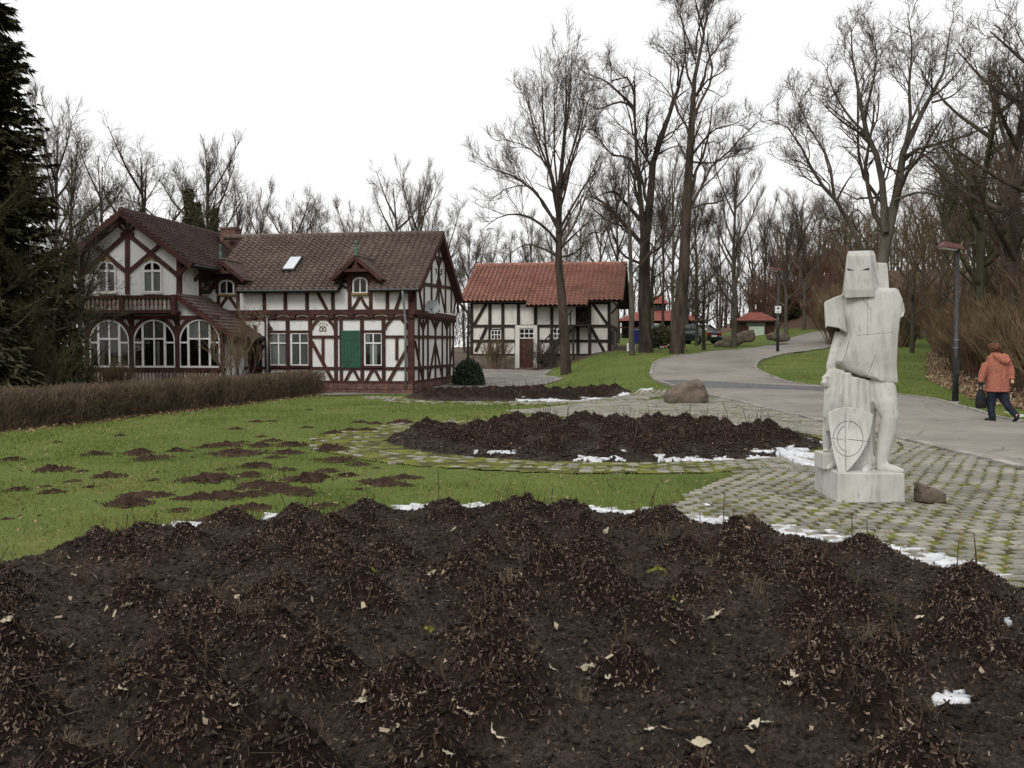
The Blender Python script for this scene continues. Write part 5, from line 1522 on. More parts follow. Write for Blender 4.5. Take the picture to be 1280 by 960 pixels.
def children(P, R, nper, r, tmin=.25, tmax=1.0, lr=(.35, .65), ang=(25, 60), up=.25, wig=.18, rr=.6, K=6, rmin=.0065, grav=0.0, lmin=.0, fall=.45):
    N, Kp, _ = P.shape
    L = np.linalg.norm(np.diff(P, axis=1), axis=2).sum(1)
    t = tmin + (tmax - tmin) * (np.arange(nper)[None, :] + r.random((N, nper))) / nper
    t = np.clip(t, 0, .999)
    f = t * (Kp - 1); i = f.astype(int); u = (f - i)[..., None]
    n_ = np.arange(N)[:, None]
    S = P[n_, i] * (1 - u) + P[n_, i + 1] * u
    D = P[n_, i + 1] - P[n_, i]; D /= np.linalg.norm(D, axis=2, keepdims=True) + 1e-9
    r0 = (R[n_, i] * (1 - u[..., 0]) + R[n_, i + 1] * u[..., 0])
    S, D, r0 = S.reshape(-1, 3), D.reshape(-1, 3), r0.reshape(-1)
    ln = (L[:, None] * r.uniform(*lr, (N, nper)) * (1 - fall * t)).reshape(-1)
    ln = np.maximum(ln, lmin)
    q = r.normal(size=S.shape); q -= (q * D).sum(1, keepdims=True) * D; q /= np.linalg.norm(q, axis=1, keepdims=True) + 1e-9
    a = np.radians(r.uniform(*ang, len(S)))[:, None]
    d = D * np.cos(a) + q * np.sin(a) + np.array([0, 0, up]); d /= np.linalg.norm(d, axis=1, keepdims=True)
    pts = [S]
    for k in range(K - 1):
        pts.append(pts[-1] + d * (ln / (K - 1))[:, None])
        d = d + r.normal(0, wig, d.shape) + np.array([0, 0, up * .35 - grav]); d /= np.linalg.norm(d, axis=1, keepdims=True)
    keep = np.repeat(r.random((N, nper)) < np.clip(L / np.percentile(L, 75), .12, 1)[:, None], 1, 1).reshape(-1)
    pts = [p[keep] for p in pts]; S = S[keep]; r0 = r0[keep]
    C = np.stack(pts, 1)
    rb = np.maximum(r0 * rr * r.uniform(.7, 1.1, len(S)), rmin)
    Rr = rb[:, None] * np.linspace(1, .28, K)[None, :]
    return C, np.maximum(Rr, rmin * .6)
def cat_mesh(name, parts, smooth=True):
    V, F, n = [], [], 0
    for v, f in parts:
        V.append(v); F.append(f + n); n += len(v)
    return np_mesh(name, np.concatenate(V), np.concatenate(F), smooth)
def bare_tree(limbs, seed, lv, rmin=.0065, up=.22, K0=9, ang=(25, 60), wig=.16):
    """limbs: [(points, radius at foot, radius at tip)]. returns trunk mesh, crown mesh.
    lv: children per branch for each further level"""
    r = np.random.default_rng(seed)
    P = np.stack([resample(p, K0) for p, a, b in limbs]); R = np.stack([np.linspace(a, b, K0) for p, a, b in limbs])
    jit = r.normal(0, 1, P.shape) * R[..., None] * .10; jit[:, 0] = 0
    P = P + jit
    R = R * (1 + .04 * r.normal(size=R.shape))
    tr = cat_mesh('trunk', [tubes(P, R, 9)])
    parts = []
    for k, n in enumerate(lv):
        last = k == len(lv) - 1
        if k == 0:
            w = np.array([(np.linalg.norm(np.diff(p, axis=0), axis=1).sum()) for p in P])
        C, Rc = children(P, R, n, r, tmin=.35 if k == 0 else .15, lr=((.30, .62), (.35, .7), (.4, .72), (.4, .75))[min(k, 3)], ang=ang, up=up * (1, 1, .9, .8)[min(k, 3)], wig=wig, rr=(.5, .6, .65, .7)[min(k, 3)], K=(7, 5, 4, 3)[min(k, 3)] if not last else 2 if k > 2 else 3, rmin=rmin * (2.2, 1.5, 1.1, .8)[min(k, 3)] if not last else rmin * .75, lmin=.22 if last else .4, fall=.75 if k == 0 else .45)
        parts.append(tubes(C, Rc, (6, 4, 3, 3)[min(k, 3)]))
        P, R = C, Rc
    return tr, cat_mesh('crown', parts)
def tree_obj(name, meshes, mats, loc, rz=0.0, s=1.0, label=None, group=None, cat='tree'):
    o = empty(name, loc, rz); o.scale = (s, s, s) if not hasattr(s, '__len__') else s
    for nm, me, m in zip(('trunk', 'crown'), meshes, mats):
        if len(me.materials) == 0: me.materials.append(m)
        link(nm, me, None, o)
    tag(o, label, cat, group)
    return o
def traced(base, depth, limbs, r):
    """limb outlines measured in the photograph -> metres from the foot, each limb given its own depth"""
    bz = terr(base[0], base[1])
    out = []
    for pts, a, b, dy in limbs:
        P = []
        n = len(pts)
        for k, (px, py) in enumerate(pts):
            Y = depth + dy * (k / (n - 1)) ** 1.2
            q = at_depth(px, py, Y)
            P.append((q[0] - base[0], q[1] - base[1], q[2] - bz))
        out.append((np.array(P), a * (.80 if pts is limbs[0][0] else .62), b * .6))
    return out
def hero(name, foot, depth, limbs, seed, lv, mats, label, **kw):
    q = at_depth(foot[0], foot[1], depth); base = (q[0], depth)
    L = traced(base, depth, limbs, None)
    L[0][0][0][2] = -.4
    return tree_obj(name, bare_tree(L, seed, lv, **kw), mats, (base[0], base[1], terr(*base)), label=label, group='large bare trees by the barn and road')
BK = (M['bark'], M['twig']); BG = (M['bark_grey'], M['twig']); BN = (M['bark_green'], M['twig_green'])
t1 = lambda *p: [(590 + x / 3.2, 40 + y / 3.2) for x, y in p]
hero('linden_tree', (708, 458), 44.0, [
    ([(708, 464), (706, 425), (703, 385), (700, 345)] + t1((348, 860), (348, 700), (355, 560), (372, 400), (378, 260), (376, 130)), .34, .02, .3),
    (t1((345, 800), (335, 640), (300, 500), (285, 330), (278, 150)), .16, .02, -1.2), (t1((350, 760), (350, 600), (372, 420), (392, 250), (400, 70)), .14, .02, 1.5),
    (t1((345, 700), (310, 560), (250, 400), (215, 260), (180, 220)), .12, .015, 1.8), (t1((340, 720), (290, 520), (200, 450), (110, 430)), .11, .012, -2.4),
    (t1((340, 780), (270, 660), (150, 570), (60, 540), (0, 500)), .13, .012, .9), (t1((340, 840), (300, 790), (200, 730), (110, 740), (30, 800)), .12, .012, -2.2), (t1((345, 900), (290, 870), (220, 850), (130, 900)), .10, .012, 2.0),
    (t1((355, 780), (400, 700), (470, 580), (520, 470)), .11, .012, -1.5), (t1((360, 860), (400, 820), (470, 760), (530, 740)), .09, .012, 1.6), (t1((355, 660), (390, 540), (430, 420), (470, 260), (500, 220)), .10, .012, 2.2),
    (t1((352, 740), (330, 500), (330, 300), (327, 110)), .10, .014, -.4), (t1((350, 620), (400, 480), (440, 330), (450, 180)), .09, .012, -2.0), (t1((345, 760), (300, 720), (240, 620), (130, 630), (60, 690)), .10, .012, 2.8), (t1((358, 900), (420, 880), (480, 800), (560, 830)), .08, .012, -2.4)],
    11, (11, 7, 5, 3), BK, 'upright bare linden tree in front of the red barn roof', ang=(18, 50))
t2 = lambda *p: [(720 + x / 4.0, y / 4.0) for x, y in p]
hero('oak_tree', (808, 443), 50.0, [
    ([(808, 448), (806, 400), (806, 350), (806, 300)] + t2((372, 1040), (375, 900), (395, 760), (440, 660), (470, 530), (515, 430), (510, 320), (550, 260)), .50, .04, .8),
    ([(804, 300)] + t2((325, 1000), (315, 900), (302, 800), (298, 680), (294, 600), (290, 525), (300, 440), (290, 380)), .27, .05, -.8),
    (t2((290, 540), (210, 460), (140, 400), (80, 380), (10, 340)), .13, .02, -1.5), (t2((292, 530), (290, 460), (240, 380), (180, 410), (175, 330), (150, 260)), .12, .02, 1.0), (t2((285, 545), (240, 510), (180, 520), (110, 545), (20, 480)), .11, .015, 2.0),
    (t2((310, 900), (270, 790), (180, 775), (120, 700), (40, 650)), .14, .02, -2.0), (t2((355, 780), (350, 680), (360, 580), (370, 500)), .14, .03, -.5), (t2((300, 760), (320, 690), (350, 740), (390, 760)), .09, .03, .3),
    (t2((505, 430), (510, 330), (470, 280), (420, 230), (370, 220)), .08, .015, -1.2), (t2((480, 510), (540, 460), (580, 435)), .09, .02, .9), (t2((400, 780), (470, 740), (530, 730), (560, 760)), .08, .02, 1.3), (t2((230, 440), (280, 420), (300, 340)), .07, .015, -.6),
    ([(800, 275), (785, 258), (768, 240), (745, 246)], .20, .03, -1.5), ([(803, 330), (780, 320), (760, 280), (742, 262)], .12, .02, -2.0), ([(810, 320), (835, 300), (850, 270), (856, 255)], .12, .02, 2.2), (t2((420, 720), (480, 680), (520, 580), (560, 540)), .07, .012, 1.4)],
    12, (10, 7, 5, 3), BK, 'thick forked bare tree with broken top beside the barn', wig=.22)
hero('tall_tree', (845, 443), 49.0, [
    ([(845, 448), (851, 380), (856, 300), (861, 220), (864, 165)] + t2((595, 480), (590, 380), (600, 280), (630, 220), (640, 120), (600, 0), (580, -60)), .50, .03, 0),
    (t2((600, 480), (640, 400), (660, 300), (690, 260), (740, 190), (780, 130)), .13, .02, .9), (t2((605, 470), (660, 400), (740, 350), (750, 310)), .10, .02, -1.0),
    (t2((595, 300), (560, 200), (530, 120), (520, 60), (470, 0)), .10, .015, .8), (t2((635, 220), (645, 120), (680, 30), (700, -40)), .09, .015, -.8), (t2((590, 440), (560, 390), (555, 320), (560, 240)), .08, .015, 1.2), (t2((600, 270), (605, 180), (640, 60), (650, -30)), .10, .02, .4),
    (t2((585, 770), (640, 700), (690, 650), (790, 620), (860, 580)), .11, .015, -1.6), (t2((580, 810), (680, 815), (780, 780), (850, 765)), .09, .012, 1.4), (t2((640, 720), (700, 710), (745, 750)), .06, .012, .8), (t2((640, 440), (690, 460), (740, 490)), .06, .012, .6),
    ([(858, 262), (880, 255), (900, 252), (915, 240)], .09, .014, -1.6), ([(856, 300), (836, 290), (820, 262)], .07, .012, 1.8), ([(854, 330), (872, 300), (890, 275)], .06, .012, -1.2)],
    13, (10, 7, 5, 3), BK, 'tallest bare tree leaning right at the edge of the curving road', wig=.2)
hero('slim_tree', (791, 444), 47.5, [([(791, 447), (790, 400), (789, 340), (787, 290), (786, 240), (785, 190)], .20, .05, 0), ([(789, 330), (800, 310), (815, 295), (830, 300)], .05, .01, 1.0), ([(789, 340), (770, 320), (755, 318)], .05, .01, -1), ([(787, 280), (778, 250), (770, 210)], .05, .01, .8), ([(786, 260), (795, 225), (800, 190)], .05, .01, -.8)],
    14, (7, 6, 4, 3), BG, 'slim grey trunk standing just left of the thick forked tree')
hero('spreading_tree', (1104, 400), 38.0, [
    ([(1096, 424), (1100, 350), (1105, 310), (1110, 275), (1120, 248), (1126, 205), (1138, 160), (1160, 130), (1180, 90), (1188, 35)], .40, .03, 1.0),
    ([(1106, 290), (1104, 250), (1101, 215), (1090, 180), (1080, 158), (1076, 125), (1066, 80), (1064, 35)], .26, .03, -1.5),
    ([(1130, 190), (1138, 150), (1136, 110), (1140, 60), (1134, 15)], .14, .02, -1.5), ([(1085, 170), (1065, 150), (1045, 120), (1030, 80)], .11, .015, 1.5), ([(1085, 172), (1050, 150), (1020, 120)], .10, .012, -2.2), ([(1078, 150), (1090, 110), (1095, 60), (1085, 25)], .10, .015, 1.0),
    ([(1085, 330), (1062, 280), (1045, 250), (1020, 222), (1005, 190), (985, 160), (962, 150)], .20, .02, -2.5), ([(1043, 248), (1035, 200), (1012, 160), (990, 110)], .11, .015, .8), ([(1045, 252), (1060, 225), (1075, 205)], .08, .012, -1.0), ([(1102, 230), (1110, 190), (1108, 150)], .09, .015, 1.8),
    ([(1130, 195), (1150, 190), (1180, 215), (1215, 225)], .10, .012, 2.2), ([(1125, 215), (1105, 205), (1108, 170)], .08, .012, -1.4), ([(1165, 128), (1190, 120), (1215, 95)], .08, .012, -1.8), ([(1118, 250), (1150, 240), (1190, 250), (1230, 240)], .10, .012, -2.6), ([(1140, 150), (1160, 100), (1165, 50)], .08, .012, 2.0), ([(1095, 300), (1070, 262), (1050, 285), (1020, 295)], .08, .012, 1.6)],
    15, (11, 8, 5, 3), BG, 'large spreading bare tree rising behind the knight statue', wig=.2)
print('trees: hero done')

# prototypes for the woods
def proto(seed, H, r0, fork, nl, spread, lv, **kw):
    """a generic bare tree: a trunk and nl limbs leaving it"""
    r = np.random.default_rng(seed)
    top = np.array([r.normal(0, .25), r.normal(0, .25), H * .92])
    mid = np.array([r.normal(0, .15), r.normal(0, .15), H * .5])
    L = [(np.array([(0, 0, -.5), mid * .5, mid, (mid + top) / 2, top]), r0, r0 * .12)]
    for k in range(nl):
        f = fork + (.82 - fork) * k / nl; z = H * f; a = k * 2.4 + r.normal(0, .4); s = spread * H * (1 - .55 * (f - fork)) * r.uniform(.7, 1.15)
        b = mid * (f / .5) if f < .5 else mid + (top - mid) * (f - .5) / .42
        e = b + np.array([math.cos(a) * s, math.sin(a) * s, H * r.uniform(.16, .34)])
        m_ = b + (e - b) * .5 + np.array([0, 0, -H * .02])
        L.append((np.stack([b, m_, e]), r0 * (.5 - .3 * (f - fork)), r0 * .06))
    return bare_tree(L, seed + 1, lv, **kw)
PR = {'wood_a': (proto(31, 12, .16, .35, 9, .16, (8, 6, 4, 3), rmin=.0065), BG), 'wood_b': (proto(33, 12, .14, .45, 8, .12, (8, 6, 4, 3), rmin=.0065, ang=(18, 45), up=.35), BK), 'wood_c': (proto(35, 11, .20, .25, 10, .26, (8, 6, 4, 3), rmin=.0065), BN),
      'park_a': (proto(37, 11, .24, .2, 11, .30, (8, 6, 4, 3), rmin=.0065), BK), 'park_b': (proto(39, 12, .20, .22, 13, .20, (8, 6, 4, 3), rmin=.0065, ang=(15, 40), up=.4), BG), 'brown': (proto(43, 11, .17, .22, 10, .24, (8, 6, 4, 3), rmin=.0065), (M['bark_grey'], M['twig_tan']))}
def thicket(seed, H, n, lv, spread):
    r = np.random.default_rng(seed); L = []
    for k in range(n):
        a, q = r.uniform(0, 6.28), r.uniform(.2, 1)
        b = np.array([math.cos(a) * q * .3, math.sin(a) * q * .3, -.1]); h = H * r.uniform(.6, 1)
        e = b + np.array([math.cos(a) * spread * q, math.sin(a) * spread * q, h]); m_ = b + (e - b) * .5 + np.array([0, 0, h * .12])
        L.append((np.stack([b, m_, e]), .014 + .004 * H, .005))
    return bare_tree(L, seed + 1, lv, rmin=.006, K0=6, up=.3, ang=(18, 50))
TH = {'bush': (thicket(51, 2.2, 30, (9, 7), 1.2), (M['twig_tan'], M['twig_tan'])), 'bush_red': (thicket(53, 2.0, 22, (9, 7), 1.3), (M['twig_red'], M['twig_red'])), 'bush_dark': (thicket(55, 2.6, 20, (9, 7), 1.3), (M['bark'], M['twig'])), 'bush_green': (thicket(57, 2.4, 22, (9, 7), 1.3), (M['twig_green'], M['twig_green']))}
TH['sparse'] = (thicket(59, 2.4, 9, (6, 5, 3), 1.0), (M['bark_grey'], M['twig_tan']))
def plant(kind, px, ytop, D, name, label, group, cat='tree', wide=1.0, base_px=None):
    """stand a tree at picture column px and depth D so that it reaches up to ytop"""
    (meshes, mats) = (PR if kind in PR else TH)[kind]
    H0 = {'wood_a': 12.6, 'wood_b': 12.6, 'wood_c': 12, 'park_a': 12.2, 'park_b': 13, 'brown': 12, 'bush': 2.5, 'bush_red': 2.3, 'bush_dark': 2.9, 'bush_green': 2.7, 'sparse': 2.7}[kind]
    x = (px - 640) / FPX * D; z = terr(x, D); zt = CAMH + (435 - ytop) / FPX * D
    s = max(.3, (zt - z) / H0)
    return tree_obj(name, meshes, mats, (x, D, z), random.uniform(0, 6.28), (s * wide, s * wide, s), label, group, cat)
GB = 'bare trees behind the houses'
behind = 'bare tree in the row behind the half-timbered house'
for kind, px, yt, D, w, lab in [('park_a', 182, 146, 52, .9, 'gnarled bare tree rising behind the gabled wing'), ('wood_c', 95, 165, 46, 1, 'greenish bare tree between the spruce and the gabled wing'), ('wood_a', 130, 175, 50, 1, 'slim bare tree left of the gabled wing ridge'), ('wood_b', 72, 125, 42, 1, 'thin bare tree close beside the dark spruce'),
        ('park_b', 262, 165, 55, 1, 'bare tree with upswept branches behind the chimney'), ('wood_c', 235, 185, 50, 1.1, 'ivy-grown bare tree behind the wing roof'), ('wood_a', 300, 230, 62, 1, behind), ('wood_b', 325, 238, 66, 1, behind), ('park_b', 368, 240, 62, 1.3, 'round bare tree above the left half of the main roof'), ('wood_a', 412, 262, 70, 1, behind), ('wood_b', 440, 258, 74, 1.2, behind),
        ('park_a', 497, 192, 60, .75, 'bare tree with rounded crown above the right half of the main roof'), ('park_b', 524, 196, 61, .8, 'bare twin-crowned tree just right of the roof centre'), ('wood_a', 560, 262, 66, 1, 'bare tree behind the gable peak of the half-timbered house'), ('wood_b', 585, 285, 72, 1.1, behind), ('wood_c', 540, 255, 80, 1, behind), ('brown', 350, 275, 80, 1.2, behind), ('wood_b', 395, 268, 88, 1.5, behind)]:
    plant(kind, px, yt, D, 'bare_tree', lab, GB, wide=w)
GC = 'bare trees behind the barn'
back_l = 'bare tree in the grove behind the barn'
for kind, px, yt, D, w, lab in [('wood_a', 615, 290, 84, 1, back_l), ('wood_c', 640, 280, 88, 1, back_l), ('wood_b', 662, 270, 90, 1, back_l), ('brown', 690, 265, 78, 1, back_l), ('wood_a', 725, 240, 82, 1, back_l), ('brown', 750, 240, 76, 1.1, back_l), ('wood_b', 772, 190, 72, 1, back_l), ('wood_b', 828, 200, 68, .9, back_l), ('wood_a', 840, 180, 74, .9, back_l), ('wood_c', 815, 250, 78, 1.1, back_l), ('brown', 858, 240, 84, 1.1, back_l), ('wood_b', 870, 215, 80, 1, back_l), ('wood_a', 600, 300, 95, 1.3, back_l), ('wood_c', 705, 280, 98, 1.4, back_l)]:
    plant(kind, px, yt, D, 'bare_tree', lab, GC, wide=w)
GP = 'bare trees along the curving road'
for kind, px, yt, D, w, lab in [('park_b', 918, 178, 60, .9, 'fan-shaped bare tree left of the small red-roofed kiosk'), ('park_a', 880, 318, 54, 1.2, 'low orchard-like bare tree near the parked cars'), ('wood_a', 856, 335, 53, .8, 'thin trunk right of the tallest leaning tree'), ('park_b', 982, 245, 74, 1, 'grey bare tree at the far bend of the road'), ('wood_b', 955, 250, 84, 1, 'slender dark trunk behind the kiosk roof'), ('wood_a', 898, 262, 72, 1, 'bare tree behind the rocks by the road'), ('brown', 938, 260, 92, 1.2, 'brownish bare tree far behind the kiosk'), ('park_b', 1004, 252, 84, 1.1, 'bare tree at the foot of the red-brown hillside'), ('wood_c', 870, 300, 64, 1, 'bare tree just behind the dark pavilion')]:
    plant(kind, px, yt, D, 'bare_tree', lab, GP, wide=w)
GW = 'bare trees of the wood on the bank'
bank_l = 'bare tree of the wood on the right-hand bank'
r = np.random.default_rng(77)
spots = [(1000, 225, 96), (1022, 240, 104), (1045, 235, 92), (1030, 270, 80), (1062, 230, 86), (975, 268, 108), (1080, 245, 74), (1012, 262, 116), (1055, 262, 110),
         (1130, 235, 62), (1150, 200, 66), (1165, 180, 56), (1180, 215, 74), (1195, 160, 50), (1205, 190, 62), (1222, 140, 54), (1240, 165, 66), (1255, 120, 46), (1270, 150, 58), (1285, 90, 44), (1215, 230, 40), (1295, 130, 52), (1310, 60, 38), (1110, 250, 58), (1140, 262, 50), (1175, 255, 46), (1255, 240, 38), (1232, 205, 44), (1330, 40, 34), (1350, 100, 42), (1090, 262, 66), (1160, 275, 42)]
for k, (px, yt, D) in enumerate(spots):
    if k % 4 == 3: continue
    kind = ('brown', 'wood_c', 'brown', 'wood_b', 'brown')[k % 5]
    plant(kind, px, yt, D, 'bare_tree', bank_l, GW, wide=r.uniform(.9, 1.3))
# two bigger trees at the right picture edge
plant('park_a', 1272, -60, 30, 'bare_tree', 'big dark bare tree cut by the right picture edge', GW, wide=.85)
plant('park_a', 1345, -80, 27, 'bare_tree', 'bare tree outside the right edge reaching its boughs in', GW, wide=1.15)
plant('wood_c', 1228, 20, 36, 'bare_tree', 'bare tree with long sloping boughs above the lamp post', GW, wide=1.1)
plant('wood_c', -40, 150, 25, 'bare_tree', 'bare tree with green twigs at the left picture edge', 'bare trees at the left edge', wide=1.2)
plant('wood_c', 40, 235, 28, 'bare_tree', 'low green-twigged tree in front of the dark spruce', 'bare trees at the left edge', wide=1.5)
plant('wood_c', 70, 300, 27, 'bare_tree', 'low twiggy tree between hedge and spruce', 'bare trees at the left edge', wide=1.6)
plant('wood_a', 88, 290, 33, 'bare_tree', 'thin twiggy tree close to the left wing corner', 'bare trees at the left edge', wide=1.5)
plant('wood_c', 112, 340, 35, 'bare_tree', 'small bare tree touching the left wing wall', 'bare trees at the left edge', wide=1.3)
plant('wood_c', 5, 330, 24, 'bare_tree', 'small twiggy tree at the far left behind the hedge', 'bare trees at the left edge', wide=1.7)
plant('wood_a', 100, 255, 31, 'bare_tree', 'twiggy young tree overhanging the left wing gable', 'bare trees at the left edge', wide=1.4)
plant('wood_b', 150, 330, 34, 'bare_tree', 'small bare tree at the left end of the hedge', 'bare trees at the left edge', wide=1.2)

# thickets and shrubs
GS = 'leafless shrubs on the bank'
r = np.random.default_rng(5)
shr = 0
for y in list(np.arange(17, 60, .95)):
    foot = np.interp(y, BANK[:8, 1], BANK[:8, 0])
    for q in range(4):
        x = foot + (2.0, 3.4, 5.4, 8.0)[q] + r.normal(0, .5); yy = y + r.normal(0, .4)
        px = 640 + FPX * x / yy
        if not (1000 < px < 1400) or r.random() < .12 + .06 * q: continue
        kind = ('bush', 'bush', 'bush', 'bush', 'bush_red')[r.integers(0, 5)]
        m_, ma = TH[kind]; s = r.uniform(.7, 1.25) * (1 + .18 * q)
        tree_obj('shrub', m_, ma, (x, yy, terr(x, yy)), r.uniform(0, 6.28), (s, s, s * r.uniform(.85, 1.15)), ('reddish' if kind == 'bush_red' else 'tan') + (' shrub, front row of the bank', ' shrub, second row of the bank', ' shrub, third row of the bank', ' shrub, top row of the bank')[q] + (' by the lamp' if yy < 27 else (' behind the statue' if yy < 42 else ' far off')), GS, 'shrub')
for k in range(24):      # red-brown scrub on the far hillside
    px, D = r.uniform(950, 1075), r.uniform(84, 112); x = (px - 640) / FPX * D
    m_, ma = TH['bush_red']; s = r.uniform(1.3, 2.1)
    tree_obj('shrub', m_, ma, (x, D, terr(x, D)), r.uniform(0, 6.28), (s, s, s), 'reddish scrub on the far hillside beyond the road bend', 'reddish scrub on the far hillside', 'shrub')
for k in range(26):
    px, D = r.uniform(1040, 1160), r.uniform(58, 84); x = (px - 640) / FPX * D
    m_, ma = TH['bush']; s = r.uniform(1.2, 1.9)
    tree_obj('shrub', m_, ma, (x, D, terr(x, D)), r.uniform(0, 6.28), (s, s, s), 'tan scrub on the slope behind the statue', 'scrub behind the statue', 'shrub')
for px, yt, D, kind, lab in [(55, 405, 24, 'bush_green', 'dense shrub behind the hedge left of the wing'), (90, 420, 28, 'bush_green', 'green-twigged shrub beside the left wing corner'), (128, 440, 30.2, 'bush', 'yellowish shrub below the first arched window'), (150, 446, 30.0, 'bush', 'low straw-coloured shrub below the arched windows'), (290, 378, 31.2, 'sparse', 'bare multi-stemmed shrub in front of the porch'),
                            (255, 458, 30.6, 'bush', 'low tan shrub below the third arched window'), (212, 455, 30.4, 'bush_dark', 'low dark shrub below the second arched window'), (672, 420, 52.4, 'bush_dark', 'bare climber on the barn wall right of the door'), (618, 415, 53.0, 'bush', 'thin bare climber on the barn wall left of the door'), (690, 425, 51.5, 'bush_dark', 'brown heap of twigs under the barn stair'),
                            (838, 412, 57, 'bush_green', 'green shrub between the parked cars')]:
    plant(kind, px, yt, D, 'shrub', lab, 'garden shrubs', 'shrub')

# ------------------------------------------------------------------ hedge
def hedge():
    r = np.random.default_rng(8); H = np.asarray(HEDGE, float); n = 42000
    d = np.r_[0, np.cumsum(np.hypot(*np.diff(H, axis=0).T))]; s = r.uniform(0, d[-1], n)
    x, y = np.interp(s, d, H[:, 0]), np.interp(s, d, H[:, 1])
    ang = np.interp(s, d, np.r_[np.arctan2(*np.diff(H, axis=0).T[::-1]), np.arctan2(*(H[-1] - H[-2])[::-1])])
    w = r.uniform(-.55, .55, n) + .05 * np.sin(s * 3)
    x = x - np.sin(ang) * w; y = y + np.cos(ang) * w
    top = .80 + .05 * vnoise(s * 1.2, s * 0 + 2) + .03 * vnoise(s * 6, s * 0)
    z = top * r.random(n) ** .75
    L = r.uniform(.10, .30, n); dr = np.stack([r.normal(0, .5, n), r.normal(0, .5, n), np.abs(r.normal(.8, .3, n))], -1); dr /= np.linalg.norm(dr, axis=1)[:, None]
    a = np.stack([x, y, terrain(x, y) + z - L * .5], -1); b = a + dr * L[:, None]
    top_z = terrain(x, y) + top + r.uniform(-.04, .06, n); ov = b[:, 2] > top_z
    b[ov, 2] = top_z[ov]
    V, F = tubes(np.stack([a, b], 1), np.stack([np.full(n, .0062), np.full(n, .0035)], 1) * r.uniform(.7, 1.5, n)[:, None], 3)
    o = empty('hedge', (0, 0, 0))
    tag(o, 'long clipped brown leafless hedge curving in front of the house', 'hedge')
    link('twigs', np_mesh('hedge_twigs', V, F), M['hedge'], o)
    # main stems
    sp = np.arange(.1, d[-1], .16); k = len(sp)
    x, y = np.interp(sp, d, H[:, 0]) + r.normal(0, .15, k), np.interp(sp, d, H[:, 1]) + r.normal(0, .05, k); g = terrain(x, y)
    P = np.stack([np.stack([x, y, g - .05], -1), np.stack([x + r.normal(0, .06, k), y + r.normal(0, .06, k), g + .35], -1), np.stack([x + r.normal(0, .15, k), y + r.normal(0, .15, k), g + .75], -1)], 1)
    V, F = tubes(P, np.repeat(np.array([[.018, .013, .007]]), k, 0), 5)
    link('stems', np_mesh('hedge_stems', V, F), M['bark_grey'], o)
    # dry leaves under the hedge
    n = 2600; s = r.uniform(0, d[-1], n); x, y = np.interp(s, d, H[:, 0]) + np.abs(r.normal(.1, .55, n)), np.interp(s, d, H[:, 1]) + r.normal(0, .2, n)
    V, F = scatter_flakes(x, y, terrain, r.uniform(.04, .085, n), r.uniform(.025, .05, n), r, lift=.012, tilt=.4)
    tag(link('hedge_leaf_litter', np_mesh('hedge_leaf_litter', V, F), M['leaf_tan']), 'dry leaves scattered along the foot of the hedge', 'leaves', kind='stuff')
hedge()

# ------------------------------------------------------------------ spruce, yew and box ball
def spruce(seed, H, R0, dens):
    r = np.random.default_rng(seed)
    tr = cat_mesh('trunk', [tubes(np.array([[(0, 0, -.3), (.05, 0, H * .4), (0, .05, H)]], float), np.array([[.28, .17, .02]]), 8)])
    nb = int(dens * H)
    z = H * (1 - np.sqrt(r.random(nb)) * .985); rad = R0 * np.clip((H - z) / H, 0, 1) ** .8 * r.uniform(.65, 1.12, nb) + .15
    a = r.uniform(0, 6.28, nb)
    # fronds along each drooping bough
    K = 16
    t = (np.arange(K) + r.random((nb, K))) / K
    droop = -.28 * rad[:, None] * t + .22 * rad[:, None] * t ** 3
    cx = np.cos(a)[:, None] * rad[:, None] * t; cy = np.sin(a)[:, None] * rad[:, None] * t; cz = z[:, None] + droop
    C = np.stack([cx, cy, cz], -1).reshape(-1, 3); A = np.repeat(a, K); n = len(C); tt = t.reshape(-1)
    V = []
    for side in (-1, 1, 0):
        L = r.uniform(.16, .42, n) * (1.15 - .5 * tt); w = .035 + .05 * r.random(n)
        ang = A + side * r.uniform(.5, 1.1, n); dz = r.normal(-.35, .25, n)
        d = np.stack([np.cos(ang), np.sin(ang), dz], -1); pz = np.stack([-np.sin(ang), np.cos(ang), r.normal(0, .5, n)], -1) * w[:, None]
        V.append(np.stack([C - pz, C + pz, C + d * L[:, None]], 1))
    V = np.concatenate(V).reshape(-1, 3)
    return tr, np_mesh('crown', V, np.arange(len(V)).reshape(-1, 3))
sp_m = spruce(61, 12.8, 2.5, 95)
for k, (px, D, s, lab) in enumerate([(2, 27.5, 1.0, 'tall dark spruce cut by the left picture edge'), (-70, 25.5, .85, 'second dark spruce outside the left edge')]):
    x = (px - 640) / FPX * D
    tree_obj('spruce_tree', sp_m, (M['bark'], M['spruce']), (x, D, terr(x, D)), k * 2.0, (s, s, s), lab, 'dark spruces at the left edge')
yw = spruce(63, 3.4, 1.7, 190)
for k, (px, D, s, lab) in enumerate([(8, 26, .9, 'dark low conifer below the tall spruce'), (-18, 23.5, .9, 'dark bushy conifer at the left edge right behind the hedge'), (-55, 22, 1.1, 'dark bushy conifer cut by the left edge'), (984, 92, .9, 'small dark conifer beside the kiosk')]):
    x = (px - 640) / FPX * D
    tree_obj('low_conifer', yw, (M['bark'], M['spruce']), (x, D, terr(x, D)), k * 2.0, (s, s, s), lab, 'low dark conifers')
